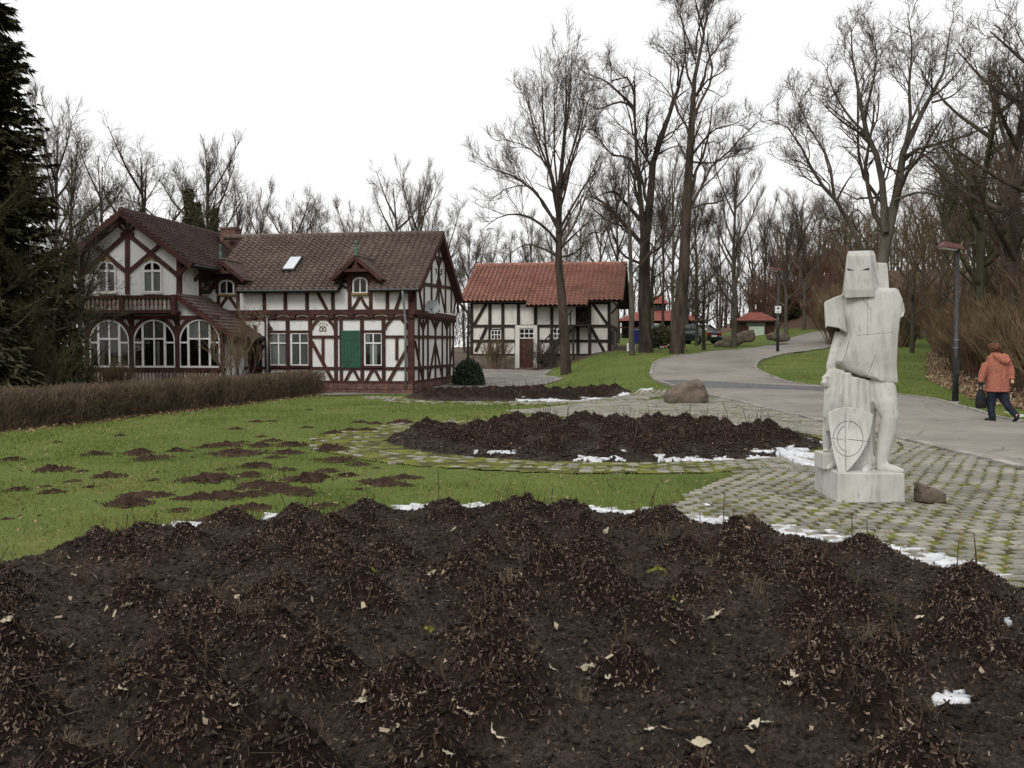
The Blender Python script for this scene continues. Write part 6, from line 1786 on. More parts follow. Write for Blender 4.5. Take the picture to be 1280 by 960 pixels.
def ball(name, px, py, D, rx, rz, label, mat, n=9000, seed=3, leaf=.045):
    r = np.random.default_rng(seed); q = at_depth(px, py, D); x, y = q[0], D
    o = empty(name, (x, y, terr(x, y)))
    u = r.normal(size=(n, 3)); u /= np.linalg.norm(u, axis=1)[:, None]; u[:, 2] = np.abs(u[:, 2]) * 1.0 - .25 * r.random(n)
    sh = r.uniform(.80, 1.03, n) * (1 + .10 * vnoise(u[:, 0] * 3 + 5, u[:, 1] * 3 + u[:, 2] * 2))
    C = u * sh[:, None] * [rx, rx, rz] + [0, 0, rz * .18]
    a, b = r.normal(size=(n, 3)), r.normal(size=(n, 3)); s = leaf * r.uniform(.6, 1.3, n)[:, None]
    a = a / np.linalg.norm(a, axis=1)[:, None] * s; b = b / np.linalg.norm(b, axis=1)[:, None] * s * .6
    V = np.stack([C - a, C + b, C + a, C - b], 1).reshape(-1, 3)
    link('foliage', np_mesh('foliage', V, np.arange(4 * n).reshape(n, 4)), mat, o)
    rr_ = [[(rx * .74 * math.cos(f) * math.cos(t), rx * .74 * math.cos(f) * math.sin(t), rz * .2 + rz * .72 * math.sin(f)) for t in np.linspace(0, 2 * math.pi, 14, endpoint=False)] for f in np.linspace(-.2, 1.5, 6)]
    MB().loft(rr_).build('inner_branches', M['spruce'], o, True)
    MB().tube([(0, 0, -.1), (0, 0, rz * .5)], .06, 6).build('stem', M['bark'], o)
    return tag(o, label, 'shrub', 'garden shrubs')
ball('box_ball', 585.5, 470, 38.6, .66, .98, 'dark round clipped evergreen ball right of the house gable', M['evergreen'])
ball('laurel_shrub', 827, 425, 60, .9, 1.3, 'mottled evergreen shrub behind the thick trunks by the cars', M['ivy'], 3000, 4, .1)

# ivy on the trunks behind the wing
def ivy(px, y0, y1, D, rad, label, seed):
    r = np.random.default_rng(seed); n = 1500; x = (px - 640) / FPX * D
    z0, z1 = CAMH + (435 - y0) / FPX * D, CAMH + (435 - y1) / FPX * D
    t = r.random(n); a = r.uniform(0, 6.28, n); q = rad * (1 - .5 * t) * np.sqrt(r.random(n)) * (1 + .6 * vnoise(t * 8, a))
    C = np.stack([q * np.cos(a) + .8 * t * (r.random() - .5), q * np.sin(a), z0 + (z1 - z0) * t - terr(x, D)], -1)
    A, B = r.normal(size=(n, 3)), r.normal(size=(n, 3)); s = r.uniform(.06, .13, n)[:, None]
    A = A / np.linalg.norm(A, axis=1)[:, None] * s; B = B / np.linalg.norm(B, axis=1)[:, None] * s * .7
    o = empty('ivy', (x, D, terr(x, D)))
    link('foliage', np_mesh('foliage', np.stack([C - A, C + B, C + A, C - B], 1).reshape(-1, 3), np.arange(4 * n).reshape(n, 4)), M['ivy'], o)
    MB().tube([(0, 0, 0), (.1, 0, (z1 - terr(x, D)) * .5), (0, 0, z1 - terr(x, D))], [.16, .12, .04], 6).build('stem', M['bark_green'], o)
    tag(o, label, 'ivy', 'ivy behind the wing')
ivy(240, 300, 238, 50, .42, 'ivy column on the trunk right of the wing ridge', 1)
ivy(268, 300, 262, 54, .34, 'ivy on the leaning trunk near the chimney', 2)
ivy(252, 300, 255, 52, .5, 'low ivy mass just behind the wing roof', 3)

# ------------------------------------------------------------------ fallen leaves on the bank
r = np.random.default_rng(9)
n = 60000
yy = r.uniform(8, 60, n); ft = np.interp(yy, BANK[:8, 1], BANK[:8, 0]); xx = ft + .15 + np.abs(r.normal(0, 3.4, n)) + .3 * vnoise(yy * 2, yy * 0)
kk = (640 + FPX * xx / yy < 1500); xx, yy = xx[kk], yy[kk]; n = len(xx)
m_ = r.random(n) < .8
for sel, mt in ((m_, 'leaf_tan'), (~m_, 'leaf_pale')):
    k = int(sel.sum())
    V, F = scatter_flakes(xx[sel], yy[sel], terrain, r.uniform(.05, .10, k), r.uniform(.03, .06, k), r, lift=.02, tilt=.6)
    tag(link('bank_leaf_litter', np_mesh('bank_leaf_litter', V, F), M[mt]), 'brown fallen leaves covering the foot of the right-hand bank', 'leaves', kind='stuff')

# ------------------------------------------------------------------ far wood closing the view
def far_wood():
    r = np.random.default_rng(19); n = 26000
    cx_ = r.uniform(-130, 140, 420); x = cx_[r.integers(0, 420, n)] + r.normal(0, 1.3, n); y = 118 + 34 * ((np.abs(np.sin(x * 12.9898)) * 43758.5453) % 1)
    g = terrain(x, y); top = 7.5 + 4 * vnoise(x * .11 + 7, x * 0); z = top * r.random(n) ** .8
    L = r.uniform(.8, 2.6, n); d = np.stack([r.normal(0, .45, n), r.normal(0, .45, n), np.abs(r.normal(.9, .2, n))], -1); d /= np.linalg.norm(d, axis=1)[:, None]
    a = np.stack([x, y, g + z], -1)
    V, F = tubes(np.stack([a, a + d * L[:, None]], 1), np.stack([np.full(n, .035), np.full(n, .012)], 1), 3)
    k = 420; tx = cx_; ty = 118 + 34 * ((np.abs(np.sin(tx * 12.9898)) * 43758.5453) % 1); tg = terrain(tx, ty)
    P = np.stack([np.stack([tx, ty, tg - .5], -1), np.stack([tx + r.normal(0, .3, k), ty, tg + 4], -1), np.stack([tx + r.normal(0, .6, k), ty, tg + 9], -1)], 1)
    V2, F2 = tubes(P, np.repeat(np.array([[.16, .11, .03]]), k, 0), 5)
    o = link('far_wood', cat_mesh('far_wood', [(V, F), (V2, F2)]), M['twig'])
    tag(o, 'distant leafless wood closing the view behind the houses', 'wood', kind='stuff')
far_wood()

# ------------------------------------------------------------------ sculpting helpers
def evaluated(o):
    dg = bpy.context.evaluated_depsgraph_get(); dg.update()
    return bpy.data.meshes.new_from_object(o.evaluated_get(dg))
def fuse(mb, name, voxel, smooth=4, fac=.5):
    """melt overlapping volumes into one continuous skin"""
    o = link('tmp', mb.mesh('tmp'))
    m = o.modifiers.new('r', 'REMESH'); m.mode = 'VOXEL'; m.voxel_size = voxel
    if smooth:
        m2 = o.modifiers.new('s', 'SMOOTH'); m2.iterations = smooth; m2.factor = fac
    me = evaluated(o); me.name = name
    old = o.data; bpy.data.objects.remove(o); bpy.data.meshes.remove(old)
    for p in me.polygons: p.use_smooth = True
    return me
def carve(o, cutters, bevel=0.0):
    for c in cutters:
        co = link('tmp_cut', c.mesh('tmp_cut'))
        co.parent = o.parent; co.location = o.location; co.rotation_euler = o.rotation_euler
        m = o.modifiers.new('b', 'BOOLEAN'); m.operation = 'DIFFERENCE'; m.solver = 'EXACT'; m.object = co
        me = evaluated(o); o.modifiers.clear(); old = o.data; o.data = me; bpy.data.meshes.remove(old)
        cm = co.data; bpy.data.objects.remove(co); bpy.data.meshes.remove(cm)
def ell(cx, cz, cy, rx, ry, n=16, ph=0.0): return [(cx + rx * math.cos(2 * math.pi * k / n + ph), cy + ry * math.sin(2 * math.pi * k / n + ph), cz) for k in range(n)]

# ------------------------------------------------------------------ knight statue
SX, SY = 3.70, 10.03
statue = empty('knight_statue', (SX, SY, 0))
tag(statue, 'white weathered stone knight with helmet and shield standing on a block plinth', 'statue')
MR = M['marble']
def sp(p, Y, org):
    """zoomed photo coordinates -> metres from the foot of the statue, at depth Y"""
    q = at_depth(1010 + p[0] / 5.336, org + p[1] / 5.336, SY + Y); return (q[0] - SX, Y, q[2])
a6 = lambda x, y, Y=0.0: sp((x, y), Y, 300)
a7 = lambda x, y, Y=0.0: sp((x, y), Y, 460)
# plinth
pl = MB().add([(-.37, -.42, .012), (.325, -.42, .012), (.345, .46, .012), (-.325, .46, .012), (-.365, -.415, .325), (.32, -.415, .318), (.34, .455, .325), (-.32, .455, .330)], [(3, 2, 1, 0), (4, 5, 6, 7), (0, 1, 5, 4), (1, 2, 6, 5), (2, 3, 7, 6), (3, 0, 4, 7)]).build('plinth', MR, statue, bevel=.012)
# robe, legs, arm and feet, melted together
body = MB()
def tb(pts, n=12): body.tube([p for p, _ in pts], [r_ for _, r_ in pts], n)
zt_ = .32
tb([(a7(485, 60, -.08), .115), (a7(505, 150, -.11), .128), (a7(520, 240, -.15), .120), (a7(545, 330, -.19), .092), (a7(530, 420, -.17), .092), (a7(508, 520, -.16), .078), (a7(495, 610, -.17), .062), (a7(495, 680, -.17), .060)])      # bent right leg
tb([(a7(490, 665, -.14), .055), (a7(545, 672, -.25), .052), (a7(605, 685, -.32), .040), (a7(640, 693, -.35), .026)])                                                                                                   # its foot
tb([(a7(400, 668, -.16), .05), (a7(385, 682, -.26), .045), (a7(375, 692, -.32), .028)])                                                                                                                              # other foot
body.loft([ell(.005, zt_ - .02, .02, .20, .17), ell(.0, .55, .02, .17, .15), ell(-.01, .80, .03, .19, .15), ell(-.02, 1.05, .03, .21, .16), ell(-.03, 1.25, .03, .22, .16)])                                                 # robe core
for x0, y0, x1, y1, r_ in ((262, 30, 272, 700, .045), (310, 60, 318, 690, .050), (355, 70, 372, 660, .045), (392, 80, 420, 640, .040)):                                                                         # robe folds
    tb([(a7(x0, y0, -.10), r_), (a7((x0 + x1) / 2 - 6, (y0 + y1) / 2, -.12), r_ * 1.05), (a7(x1, y1, -.10), r_ * .9)], 8)
tb([(a6(225, 620, .03), .07), (a6(190, 720, .03), .062), (a6(150, 850, .0), .052), (a7(122, 66, -.03), .046)])                                                                                                         # cloak arm
tb([(a7(112, 60, -.05), .045), (a7(106, 95, -.08), .043), (a7(118, 125, -.07), .030)], 10)                                                                                                                              # closed hand
for x0, y0, x1, y1, r_ in ((150, 20, 120, 330, .038), (185, 5, 160, 300, .040), (215, 40, 215, 300, .036), (165, 40, 140, 420, .04)):
    tb([(a7(x0, y0, -.03), r_), (a7((x0 + x1) / 2 - 4, (y0 + y1) / 2, -.04), r_ * 1.1), (a7(x1, y1, 0), r_)], 8)
body.loft([ell(a7(175, 300)[0], a7(0, 300)[2], .02, .11, .09), ell(a7(180, 150)[0], a7(0, 150)[2], .02, .11, .09), ell(a7(195, 10)[0], a7(0, 10)[2], .02, .10, .10)])
tb([(a7(165, 270, .06), .07), (a7(140, 350, .08), .062), (a7(128, 440, .10), .058), (a7(125, 530, .12), .045), (a7(120, 560, .10), .045)])                                                                               # left leg behind
tb([(a7(175, 640, -.02), .038), (a7(150, 660, -.12), .034), (a7(130, 668, -.17), .022)], 8)                                                                                                                            # toes beside the shield
lb = link('robed_legs', fuse(body, 'robed_legs', .013, 3), MR, statue)
# small step block under the rear foot
q0, q1 = a7(72, 560, .1), a7(160, 648, .1)
MB().box(q0[0], q1[0], -.05, .26, zt_ - .01, q0[2]).build('foot_block', MR, statue, bevel=.01)
# tabard: slab of stone with a raised front
levels = [(322, 300, 545), (345, 232, 585), (400, 196, 596), (480, 200, 604), (560, 226, 590), (640, 236, 579), (720, 204, 577), (805, 168, 577), (835, 190, 577), (870, 232, 577), (905, 305, 577), (945, 398, 576)]
rings = []
for k, (y, l, r_) in enumerate(levels):
    f = k / (len(levels) - 1)
    L_, R_ = a6(l, y)[0], a6(r_, y)[0]; z = a6(400, y)[2]; w = R_ - L_; c = a6(395, y)[0]
    fd = -.17 - .05 * math.sin(min(1, f * 1.3) * math.pi) - .05 * f; bd_ = .16 + .02 * math.sin(f * 3)
    if k == 0: fd, bd_ = -.10, .12
    c = min(max(c, L_ + .05), R_ - .05)
    rings.append([(L_, -.02, z), (L_ + w * .06, fd * .62, z), (L_ + (c - L_) * .55, fd * .88, z), (c, fd * 1.06 if f > .55 else fd, z), (c + (R_ - c) * .55, fd * .95, z), (R_ - w * .05, fd * .66, z), (R_, -.02, z), (R_ - w * .08, bd_ * .8, z), (c, bd_, z), (L_ + w * .08, bd_ * .8, z)])
rings = [[(x, y, z - (.0 if k < len(rings) - 1 else .01 * (i - 4))) for i, (x, y, z) in enumerate(rg)] for k, rg in enumerate(rings)]
tab = MB().loft(rings)
to = tab.build('tabard', MR, statue, bevel=.014)
# shoulder stumps
ls = [[a6(232, 362, -.10), a6(232, 362, .12), a6(245, 640, .12), a6(262, 620, -.11)], [a6(180, 380, -.13), a6(180, 380, .14), a6(205, 585, .13), a6(205, 588, -.13)], [a6(112, 412, -.12), a6(112, 412, .13), a6(128, 572, .12), a6(128, 575, -.13)], [a6(106, 425, -.10), a6(106, 425, .11), a6(116, 592, .10), a6(116, 594, -.11)]]
MB().loft(ls).build('shoulder', MR, statue, bevel=.014)
rs = [(540, 330), (562, 320), (585, 318), (606, 336), (625, 385), (641, 440), (650, 482), (628, 510), (600, 535), (586, 565), (560, 600), (545, 480)]
f_ = [a6(x, y, -.12 if x < 630 else -.08) for x, y in rs]; b_ = [a6(x, y, .14 if x < 630 else .10) for x, y in rs]
MB().loft([f_, b_]).build('shoulder', MR, statue, bevel=.02)
# seam and chips carved in the tabard
carve(to, [MB().bar(a6(402, 380, -.22), a6(404, 640, -.25), .004, (0, -1, 0), -.2, .2), MB().bar(a6(360, 385, -.2), a6(420, 470, -.2), .004, (0, -1, 0), -.2, .2), MB().strip([a6(x, y, -.2) for x, y in ((330, 636), (380, 632), (450, 625), (520, 620), (565, 612))], .003, (0, -1, 0), -.2, .2), MB().bar(a6(452, 770, -.25), a6(402, 935, -.25), .005, (0, -1, 0), -.2, .2), MB().bar(a6(288, 675, -.2), a6(236, 850, -.2), .005, (0, -1, 0), -.2, .2)])
for p in to.data.polygons: p.use_smooth = True
m_ = to.modifiers.new('split', 'EDGE_SPLIT'); m_.split_angle = math.radians(38)
m_ = to.modifiers.new('bevel', 'BEVEL'); m_.width = .010; m_.segments = 3; m_.limit_method = 'ANGLE'; m_.angle_limit = math.radians(28)
# bucket helmet
def plan(y, xs, ds): return [a6(x, yy, d) for x, yy, d in zip(xs, y, ds)]
hb = plan((366, 386, 378, 318, 300, 330), (230, 246, 440, 492, 470, 250), (-.02, -.235, -.235, -.02, .13, .13))
h2 = plan((330, 330, 330, 290, 280, 300), (232, 246, 434, 488, 468, 252), (-.02, -.245, -.245, -.02, .13, .13))
hm = plan((190, 190, 188, 186, 186, 186), (248, 254, 420, 462, 448, 262), (-.02, -.225, -.225, -.02, .12, .12))
hm2 = plan((110, 105, 104, 100, 100, 104), (257, 260, 414, 450, 438, 268), (-.02, -.205, -.205, -.02, .11, .11))
ht = plan((78, 74, 70, 72, 74, 76), (270, 268, 404, 436, 426, 280), (-.02, -.17, -.17, -.02, .09, .09))
he = MB().loft([hb, h2, hm, hm2, ht]).build('helmet', MR, statue)
carve(he, [MB().prism([(a6(252, 190, -.22)[0], a6(0, 205, -.22)[2]), (a6(310, 190, -.22)[0], a6(0, 205, -.22)[2]), (a6(262, 190, -.22)[0], a6(0, 188, -.22)[2])], -.6, -.12, 'y'), MB().prism([(a6(352, 190, -.22)[0], a6(0, 203, -.22)[2]), (a6(412, 190, -.22)[0], a6(0, 201, -.22)[2]), (a6(406, 190, -.22)[0], a6(0, 185, -.22)[2])], -.6, -.12, 'y'),
           MB().bar(a6(352, 215, -.25), a6(356, 380, -.25), .005, (0, -1, 0), -.012, .2), MB().bar(a6(426, 150, -.12), a6(478, 300, -.12), .010, (0, -1, 0), -.1, .3)])
m_ = he.modifiers.new('bevel', 'BEVEL'); m_.width = .011; m_.segments = 2; m_.limit_method = 'ANGLE'; m_.angle_limit = math.radians(25)
# stone block rising behind the helmet
bl_ = [(440, 150), (528, 154), (534, 220), (541, 322), (500, 340), (445, 345)]
MB().loft([[a6(x, y, .06) for x, y in bl_], [a6(x, y, .27) for x, y in bl_]]).build('back_block', MR, statue, bevel=.012)
# shield, leaning against the legs, with a carved ring and cross
so_ = [(130, 302), (165, 280), (205, 266), (250, 259), (310, 264), (370, 280), (436, 310), (430, 370), (415, 440), (390, 510), (350, 585), (300, 650), (240, 712), (205, 706), (185, 640), (165, 560), (148, 450), (137, 370)]
cxs, cys = 285, 470
def shd(x, y, off=0.0):
    f = (y - 260) / 450; lean = -.24 - .13 * f
    bow = .05 * ((x - cxs) / 150) ** 2
    return a7(x, y, lean + bow + off)
rings = [[shd(cxs + (x - cxs) * s_, cys + (y - cys) * s_, o_) for x, y in so_] for s_, o_ in ((.02, .05), (.5, .05), (1, .06), (1, .004), (.975, -.006), (.75, -.004), (.5, -.002), (.25, .0), (.02, .0))]
sh_ = MB().loft(rings).build('shield', MR, statue)
def ringcut(r0, r1, t0, t1, dep):
    pts = [(272 + r0 * .84 * math.cos(t), 473 + r0 * math.sin(t)) for t in np.linspace(t0, t1, 26)]
    return MB().strip([shd(x, y, -.02) for x, y in pts], .008, (0, -1, 0), -.034, .1)
carve(sh_, [ringcut(118, 0, -1.5, 3.0, 0), ringcut(118, 0, 3.12, 4.7, 0), ringcut(86, 0, 1.7, 4.4, 0), MB().bar(shd(252, 300, -.02), shd(256, 690, -.02), .006, (0, -1, 0), -.034, .1), MB().bar(shd(268, 476, -.02), shd(395, 490, -.02), .007, (0, -1, 0), -.034, .1), MB().bar(shd(150, 470, -.02), shd(240, 478, -.02), .005, (0, -1, 0), -.034, .1)])
for p in sh_.data.polygons: p.use_smooth = False

# stone block beside the plinth
def boulder(name, outline, Y0, thick, label, seed, mat='rock', group=None, rough=.06):
    """rock with the measured outline: outline in photo pixels, front face at depth Y0"""
    r = np.random.default_rng(seed)
    q = [at_depth(px, py, Y0) for px, py in outline]
    cx_, cz_ = np.mean([p[0] for p in q]), min(p[2] for p in q); w = max(p[0] for p in q) - min(p[0] for p in q)
    P = [(p[0] - cx_, p[2] - cz_) for p in q]
    hc = np.mean([p[1] for p in P])
    rings = []
    for t, s_ in ((0, .86), (.08, .97), (.3, 1.0), (.65, .97), (.9, .85), (1, .62)):
        rings.append([(x * s_ + r.normal(0, rough * .2 * w), t * thick + r.normal(0, rough * .3 * thick), hc + (z - hc) * (s_ * .5 + .5 if z < hc else s_) + r.normal(0, rough * .12 * w)) for x, z in P])
    o = empty(name, (cx_, Y0, cz_)) if False else None
    mb = MB().loft(rings)
    ob = mb.build(name, M[mat], None, False)
    ob.location = (cx_, Y0, cz_)
    bm = bmesh.new(); bm.from_mesh(ob.data)
    bmesh.ops.triangulate(bm, faces=bm.faces[:]); bmesh.ops.subdivide_edges(bm, edges=bm.edges[:], cuts=3, use_grid_fill=True, smooth=.15)
    from mathutils import noise as mn
    for v in bm.verts:
        q_ = v.co * (6 / w) + Vector((seed * 3.1, 0, 0))
        v.co += v.normal * w * (.035 * mn.fractal(q_, .8, 2.1, 4) + .02 * abs(mn.noise(q_ * 2.5)))
    bm.to_mesh(ob.data); bm.free()
    for p in ob.data.polygons: p.use_smooth = True
    tag(ob, label, 'rock', group)
    return ob
boulder('stone_block', [(1151, 628), (1151, 616), (1152, 605), (1158, 606), (1170, 611), (1184, 618), (1184, 629), (1168, 630)], 9.55, .22, 'small rough stone block on the paving right of the statue', 1, rough=.02)
g0 = ground_at(862, 505)
boulder('boulder', [(836, 505), (836, 495), (845, 486), (860, 481), (872, 477), (878, 475), (882, 482), (885, 492), (887, 504), (872, 507), (855, 508)], g0[1], 1.3, 'large brown boulder on the grass edge beside the road', 2, rough=.05)
for k, (ol, lab) in enumerate([([(896, 434), (897, 429), (903, 426), (911, 428), (916, 432), (915, 435)], 'low flat rock at the front of the rock pile by the road'), ([(907, 431), (907, 421), (915, 418), (930, 417), (931, 428), (922, 432)], 'broad block-like rock in the middle of the rock pile'),
                               ([(929, 427), (928, 416), (936, 413), (943, 412), (944, 425), (938, 428)], 'tilted rock leaning in front of the kiosk'), ([(964, 424), (963, 418), (970, 415), (973, 420), (972, 425)], 'pale small rock behind the sign post'), ([(972, 426), (972, 417), (982, 416), (987, 419), (988, 425), (980, 427)], 'dark rock right of the sign post'),
                               ([(798, 448), (799, 444), (806, 441), (815, 443), (816, 448)], 'flat stone slab at the foot of the forked tree'), ([(818, 447), (819, 443), (828, 442), (832, 445), (831, 448)], 'stone slab between the two thick trunks')]):
    D = 49 if k > 4 else (60 if k == 0 else (63 if k < 3 else 64))
    boulder('rock', ol, D, 1.4, lab, 20 + k, group='rocks along the road')

# ------------------------------------------------------------------ walking person
PX, PD = 1245, 20.4
p0 = at_depth(PX, 527, PD); pz = terr(p0[0], PD) + .03
person = empty('person', (p0[0], PD, pz))
tag(person, 'person in an orange hooded jacket and dark jeans walking away on the road', 'person')
def pp(x, y, Y=0.0): return ((x - 520) * .00217, Y, (866 - y) * .00217)
m_, nt_, bs_ = base_mat('skin', .6, .3); bs_.inputs['Base Color'].default_value = (.48, .30, .23, 1); M['skin'] = m_
M['jacket'] = noisy('orange_jacket', (.27, .095, .064), (.37, .142, .098), 14, .85, .35, .01, .2, 40)
M['jeans'] = noisy('dark_jeans', (.010, .013, .022), (.026, .032, .048), 12, .9, .3, .004, .15, 60)
M['black'] = noisy('black_cloth', (.006, .006, .007), (.016, .015, .016), 12, .75, .3, .006, .3, 50)
M['hair'] = noisy('auburn_hair', (.060, .024, .011), (.14, .055, .026), 30, .7, .6, .01, .3, 90)
bd_ = MB()
bt = lambda pts, n=12: bd_.tube([p for p, _ in pts], [r for _, r in pts], n)
bt([(pp(525, 560), .12), (pp(525, 470), .12), (pp(525, 380), .13), (pp(520, 290), .13), (pp(512, 235), .09), (pp(500, 200), .06), (pp(492, 180), .055)])
bt([(pp(494, 185), .055), (pp(490, 160), .085), (pp(488, 135), .098), (pp(489, 110), .080), (pp(490, 98), .04)])
bt([(pp(452, 258), .05), (pp(410, 330, .02), .048), (pp(372, 420, .03), .045), (pp(366, 480, .02), .036), (pp(364, 510, .01), .038), (pp(362, 530, 0), .03)])
bt([(pp(598, 262), .05), (pp(632, 340, -.03), .048), (pp(645, 420, -.10), .045), (pp(636, 470, -.16), .036), (pp(632, 492, -.19), .036)])
bt([(pp(482, 560), .10), (pp(476, 650, .03), .085), (pp(474, 720, .05), .062), (pp(480, 790, .03), .052), (pp(488, 840, 0), .042), (pp(486, 852, 0), .045)])
bt([(pp(568, 560), .10), (pp(590, 660, -.06), .085), (pp(612, 725, -.12), .062), (pp(640, 775, -.22), .050), (pp(652, 800, -.30), .042), (pp(654, 815, -.31), .042)])
for fx, off in ((358, 0), (364, .012), (370, .02)): bt([(pp(fx, 525, off), .012), (pp(fx + 2, 545, off), .010), (pp(fx + 6, 556, off), .008)], 6)
bt([(pp(372, 515, .03), .013), (pp(378, 535, .035), .010)], 6)
link('body', fuse(bd_, 'body', .014, 3), M['skin'], person)
# jacket: flared shell with sleeves
jk = MB()
jr = lambda x0, x1, y, d0, d1, n=18: [((x0 + x1 - 1040) / 2 * .00217 + (x1 - x0) / 2 * .00217 * math.cos(2 * math.pi * k / n), d0 * math.sin(2 * math.pi * k / n), (866 - y) * .00217) for k in range(n)]
jk.loft([jr(413, 643, 576, .20, 0), jr(415, 642, 540, .205, 0), jr(418, 640, 470, .20, 0), jr(422, 632, 400, .195, 0), jr(418, 628, 330, .19, 0), jr(412, 622, 280, .18, 0), jr(425, 605, 235, .15, 0), jr(455, 565, 205, .10, 0), jr(462, 540, 188, .085, 0)])
jt = lambda pts, n=12: jk.tube([p for p, _ in pts], [r for _, r in pts], n)
jt([(pp(445, 240), .085), (pp(412, 310, .02), .085), (pp(385, 390, .03), .078), (pp(368, 450, .02), .066), (pp(364, 482, .02), .062)])
jt([(pp(606, 250), .085), (pp(634, 330, -.03), .082), (pp(643, 410, -.10), .070), (pp(637, 455, -.15), .062)])
jme = fuse(jk, 'jacket', .012, 2)
from mathutils import noise as mnoise
for v in jme.vertices:
    c = v.co; f = .010 * mnoise.noise(Vector((c.x * 16, c.y * 16, c.z * 5))) + .007 * mnoise.noise(Vector((c.x * 30 + 5, c.y * 30, c.z * 22)))
    v.co += v.normal * (f + (.006 if c.z < .665 else 0))
link('jacket', jme, M['jacket'], person)
hd = MB()
hd.tube([pp(455, 205, -.10), pp(475, 225, -.155), pp(520, 262, -.19), pp(565, 282, -.19), pp(592, 262, -.17), pp(585, 225, -.13), pp(555, 200, -.10)], [.03, .05, .062, .066, .058, .046, .03], 10)
hd.loft([ell(pp(525, 0)[0], (866 - 285) * .00217, -.16, .09, .05), ell(pp(520, 0)[0], (866 - 240) * .00217, -.14, .13, .07), ell(pp(510, 0)[0], (866 - 198) * .00217, -.05, .11, .10)])
link('hood', fuse(hd, 'hood', .013, 3), M['jacket'], person)
tr_ = MB()
for pts in ([(pp(484, 550), .125), (pp(478, 650, .03), .105), (pp(476, 720, .05), .085), (pp(480, 790, .03), .075), (pp(486, 838, 0), .075)], [(pp(566, 550), .125), (pp(590, 660, -.06), .105), (pp(612, 725, -.12), .085), (pp(640, 778, -.22), .072), (pp(652, 806, -.30), .070)]): tr_.tube([p for p, _ in pts], [r for _, r in pts], 12)
link('trousers', fuse(tr_, 'trousers', .016, 3), M['jeans'], person)
for pts in ([(pp(500, 848, -.06), .045), (pp(478, 852, .0), .042), (pp(445, 856, .06), .036), (pp(425, 858, .09), .024)], [(pp(662, 796, -.34), .040), (pp(656, 825, -.32), .044), (pp(645, 850, -.27), .040), (pp(636, 860, -.22), .026)]):
    s_ = MB(); s_.tube([p for p, _ in pts], [r for _, r in pts], 12); link('shoe', fuse(s_, 'shoe', .011, 2), M['black'], person)
hr_ = MB(); hr_.loft([ell(pp(489, 0)[0], (866 - y) * .00217, d, rx, ry) for y, d, rx, ry in ((178, -.02, .070, .075), (160, -.012, .108, .108), (135, -.01, .124, .122), (112, -.005, .112, .110), (97, .0, .075, .075), (90, .0, .03, .03))])
hme = fuse(hr_, 'hair', .010, 1)
for v in hme.vertices: v.co += v.normal * (.016 * mnoise.noise(v.co * 22) + .010 * mnoise.noise(v.co * 50))
link('hair', hme, M['hair'], person)
gl_ = MB(); gl_.tube([pp(366, 478, .02), pp(365, 505, .015), pp(363, 528, .005)], [.055, .05, .045], 10); link('glove', fuse(gl_, 'glove', .012, 2), M['black'], person)
bag = empty('handbag', (p0[0] + pp(372, 640)[0], PD, pz))
bg = MB()
n_ = 14
bg.loft([[((cx_ - 372) * .00217 + w_ * math.cos(2 * math.pi * k / n_), .03 + t_ * math.sin(2 * math.pi * k / n_), (866 - y) * .00217) for k in range(n_)] for cx_, y, w_, t_ in ((376, 744, .085, .05), (374, 735, .115, .07), (372, 690, .122, .08), (372, 640, .112, .075), (370, 590, .085, .06), (368, 560, .055, .04), (368, 552, .03, .03))])
bg.build('pouch', M['black'], bag, True)
MB().tube([(-.05, .03, (866 - 565) * .00217), (-.03, .03, (866 - 535) * .00217), (-.012, .02, (866 - 524) * .00217), (.02, .03, (866 - 535) * .00217), (.04, .03, (866 - 565) * .00217)], .009, 6).build('handle', M['black'], bag)
tag(bag, 'black soft bag hanging from the walking person\'s left hand', 'bag')

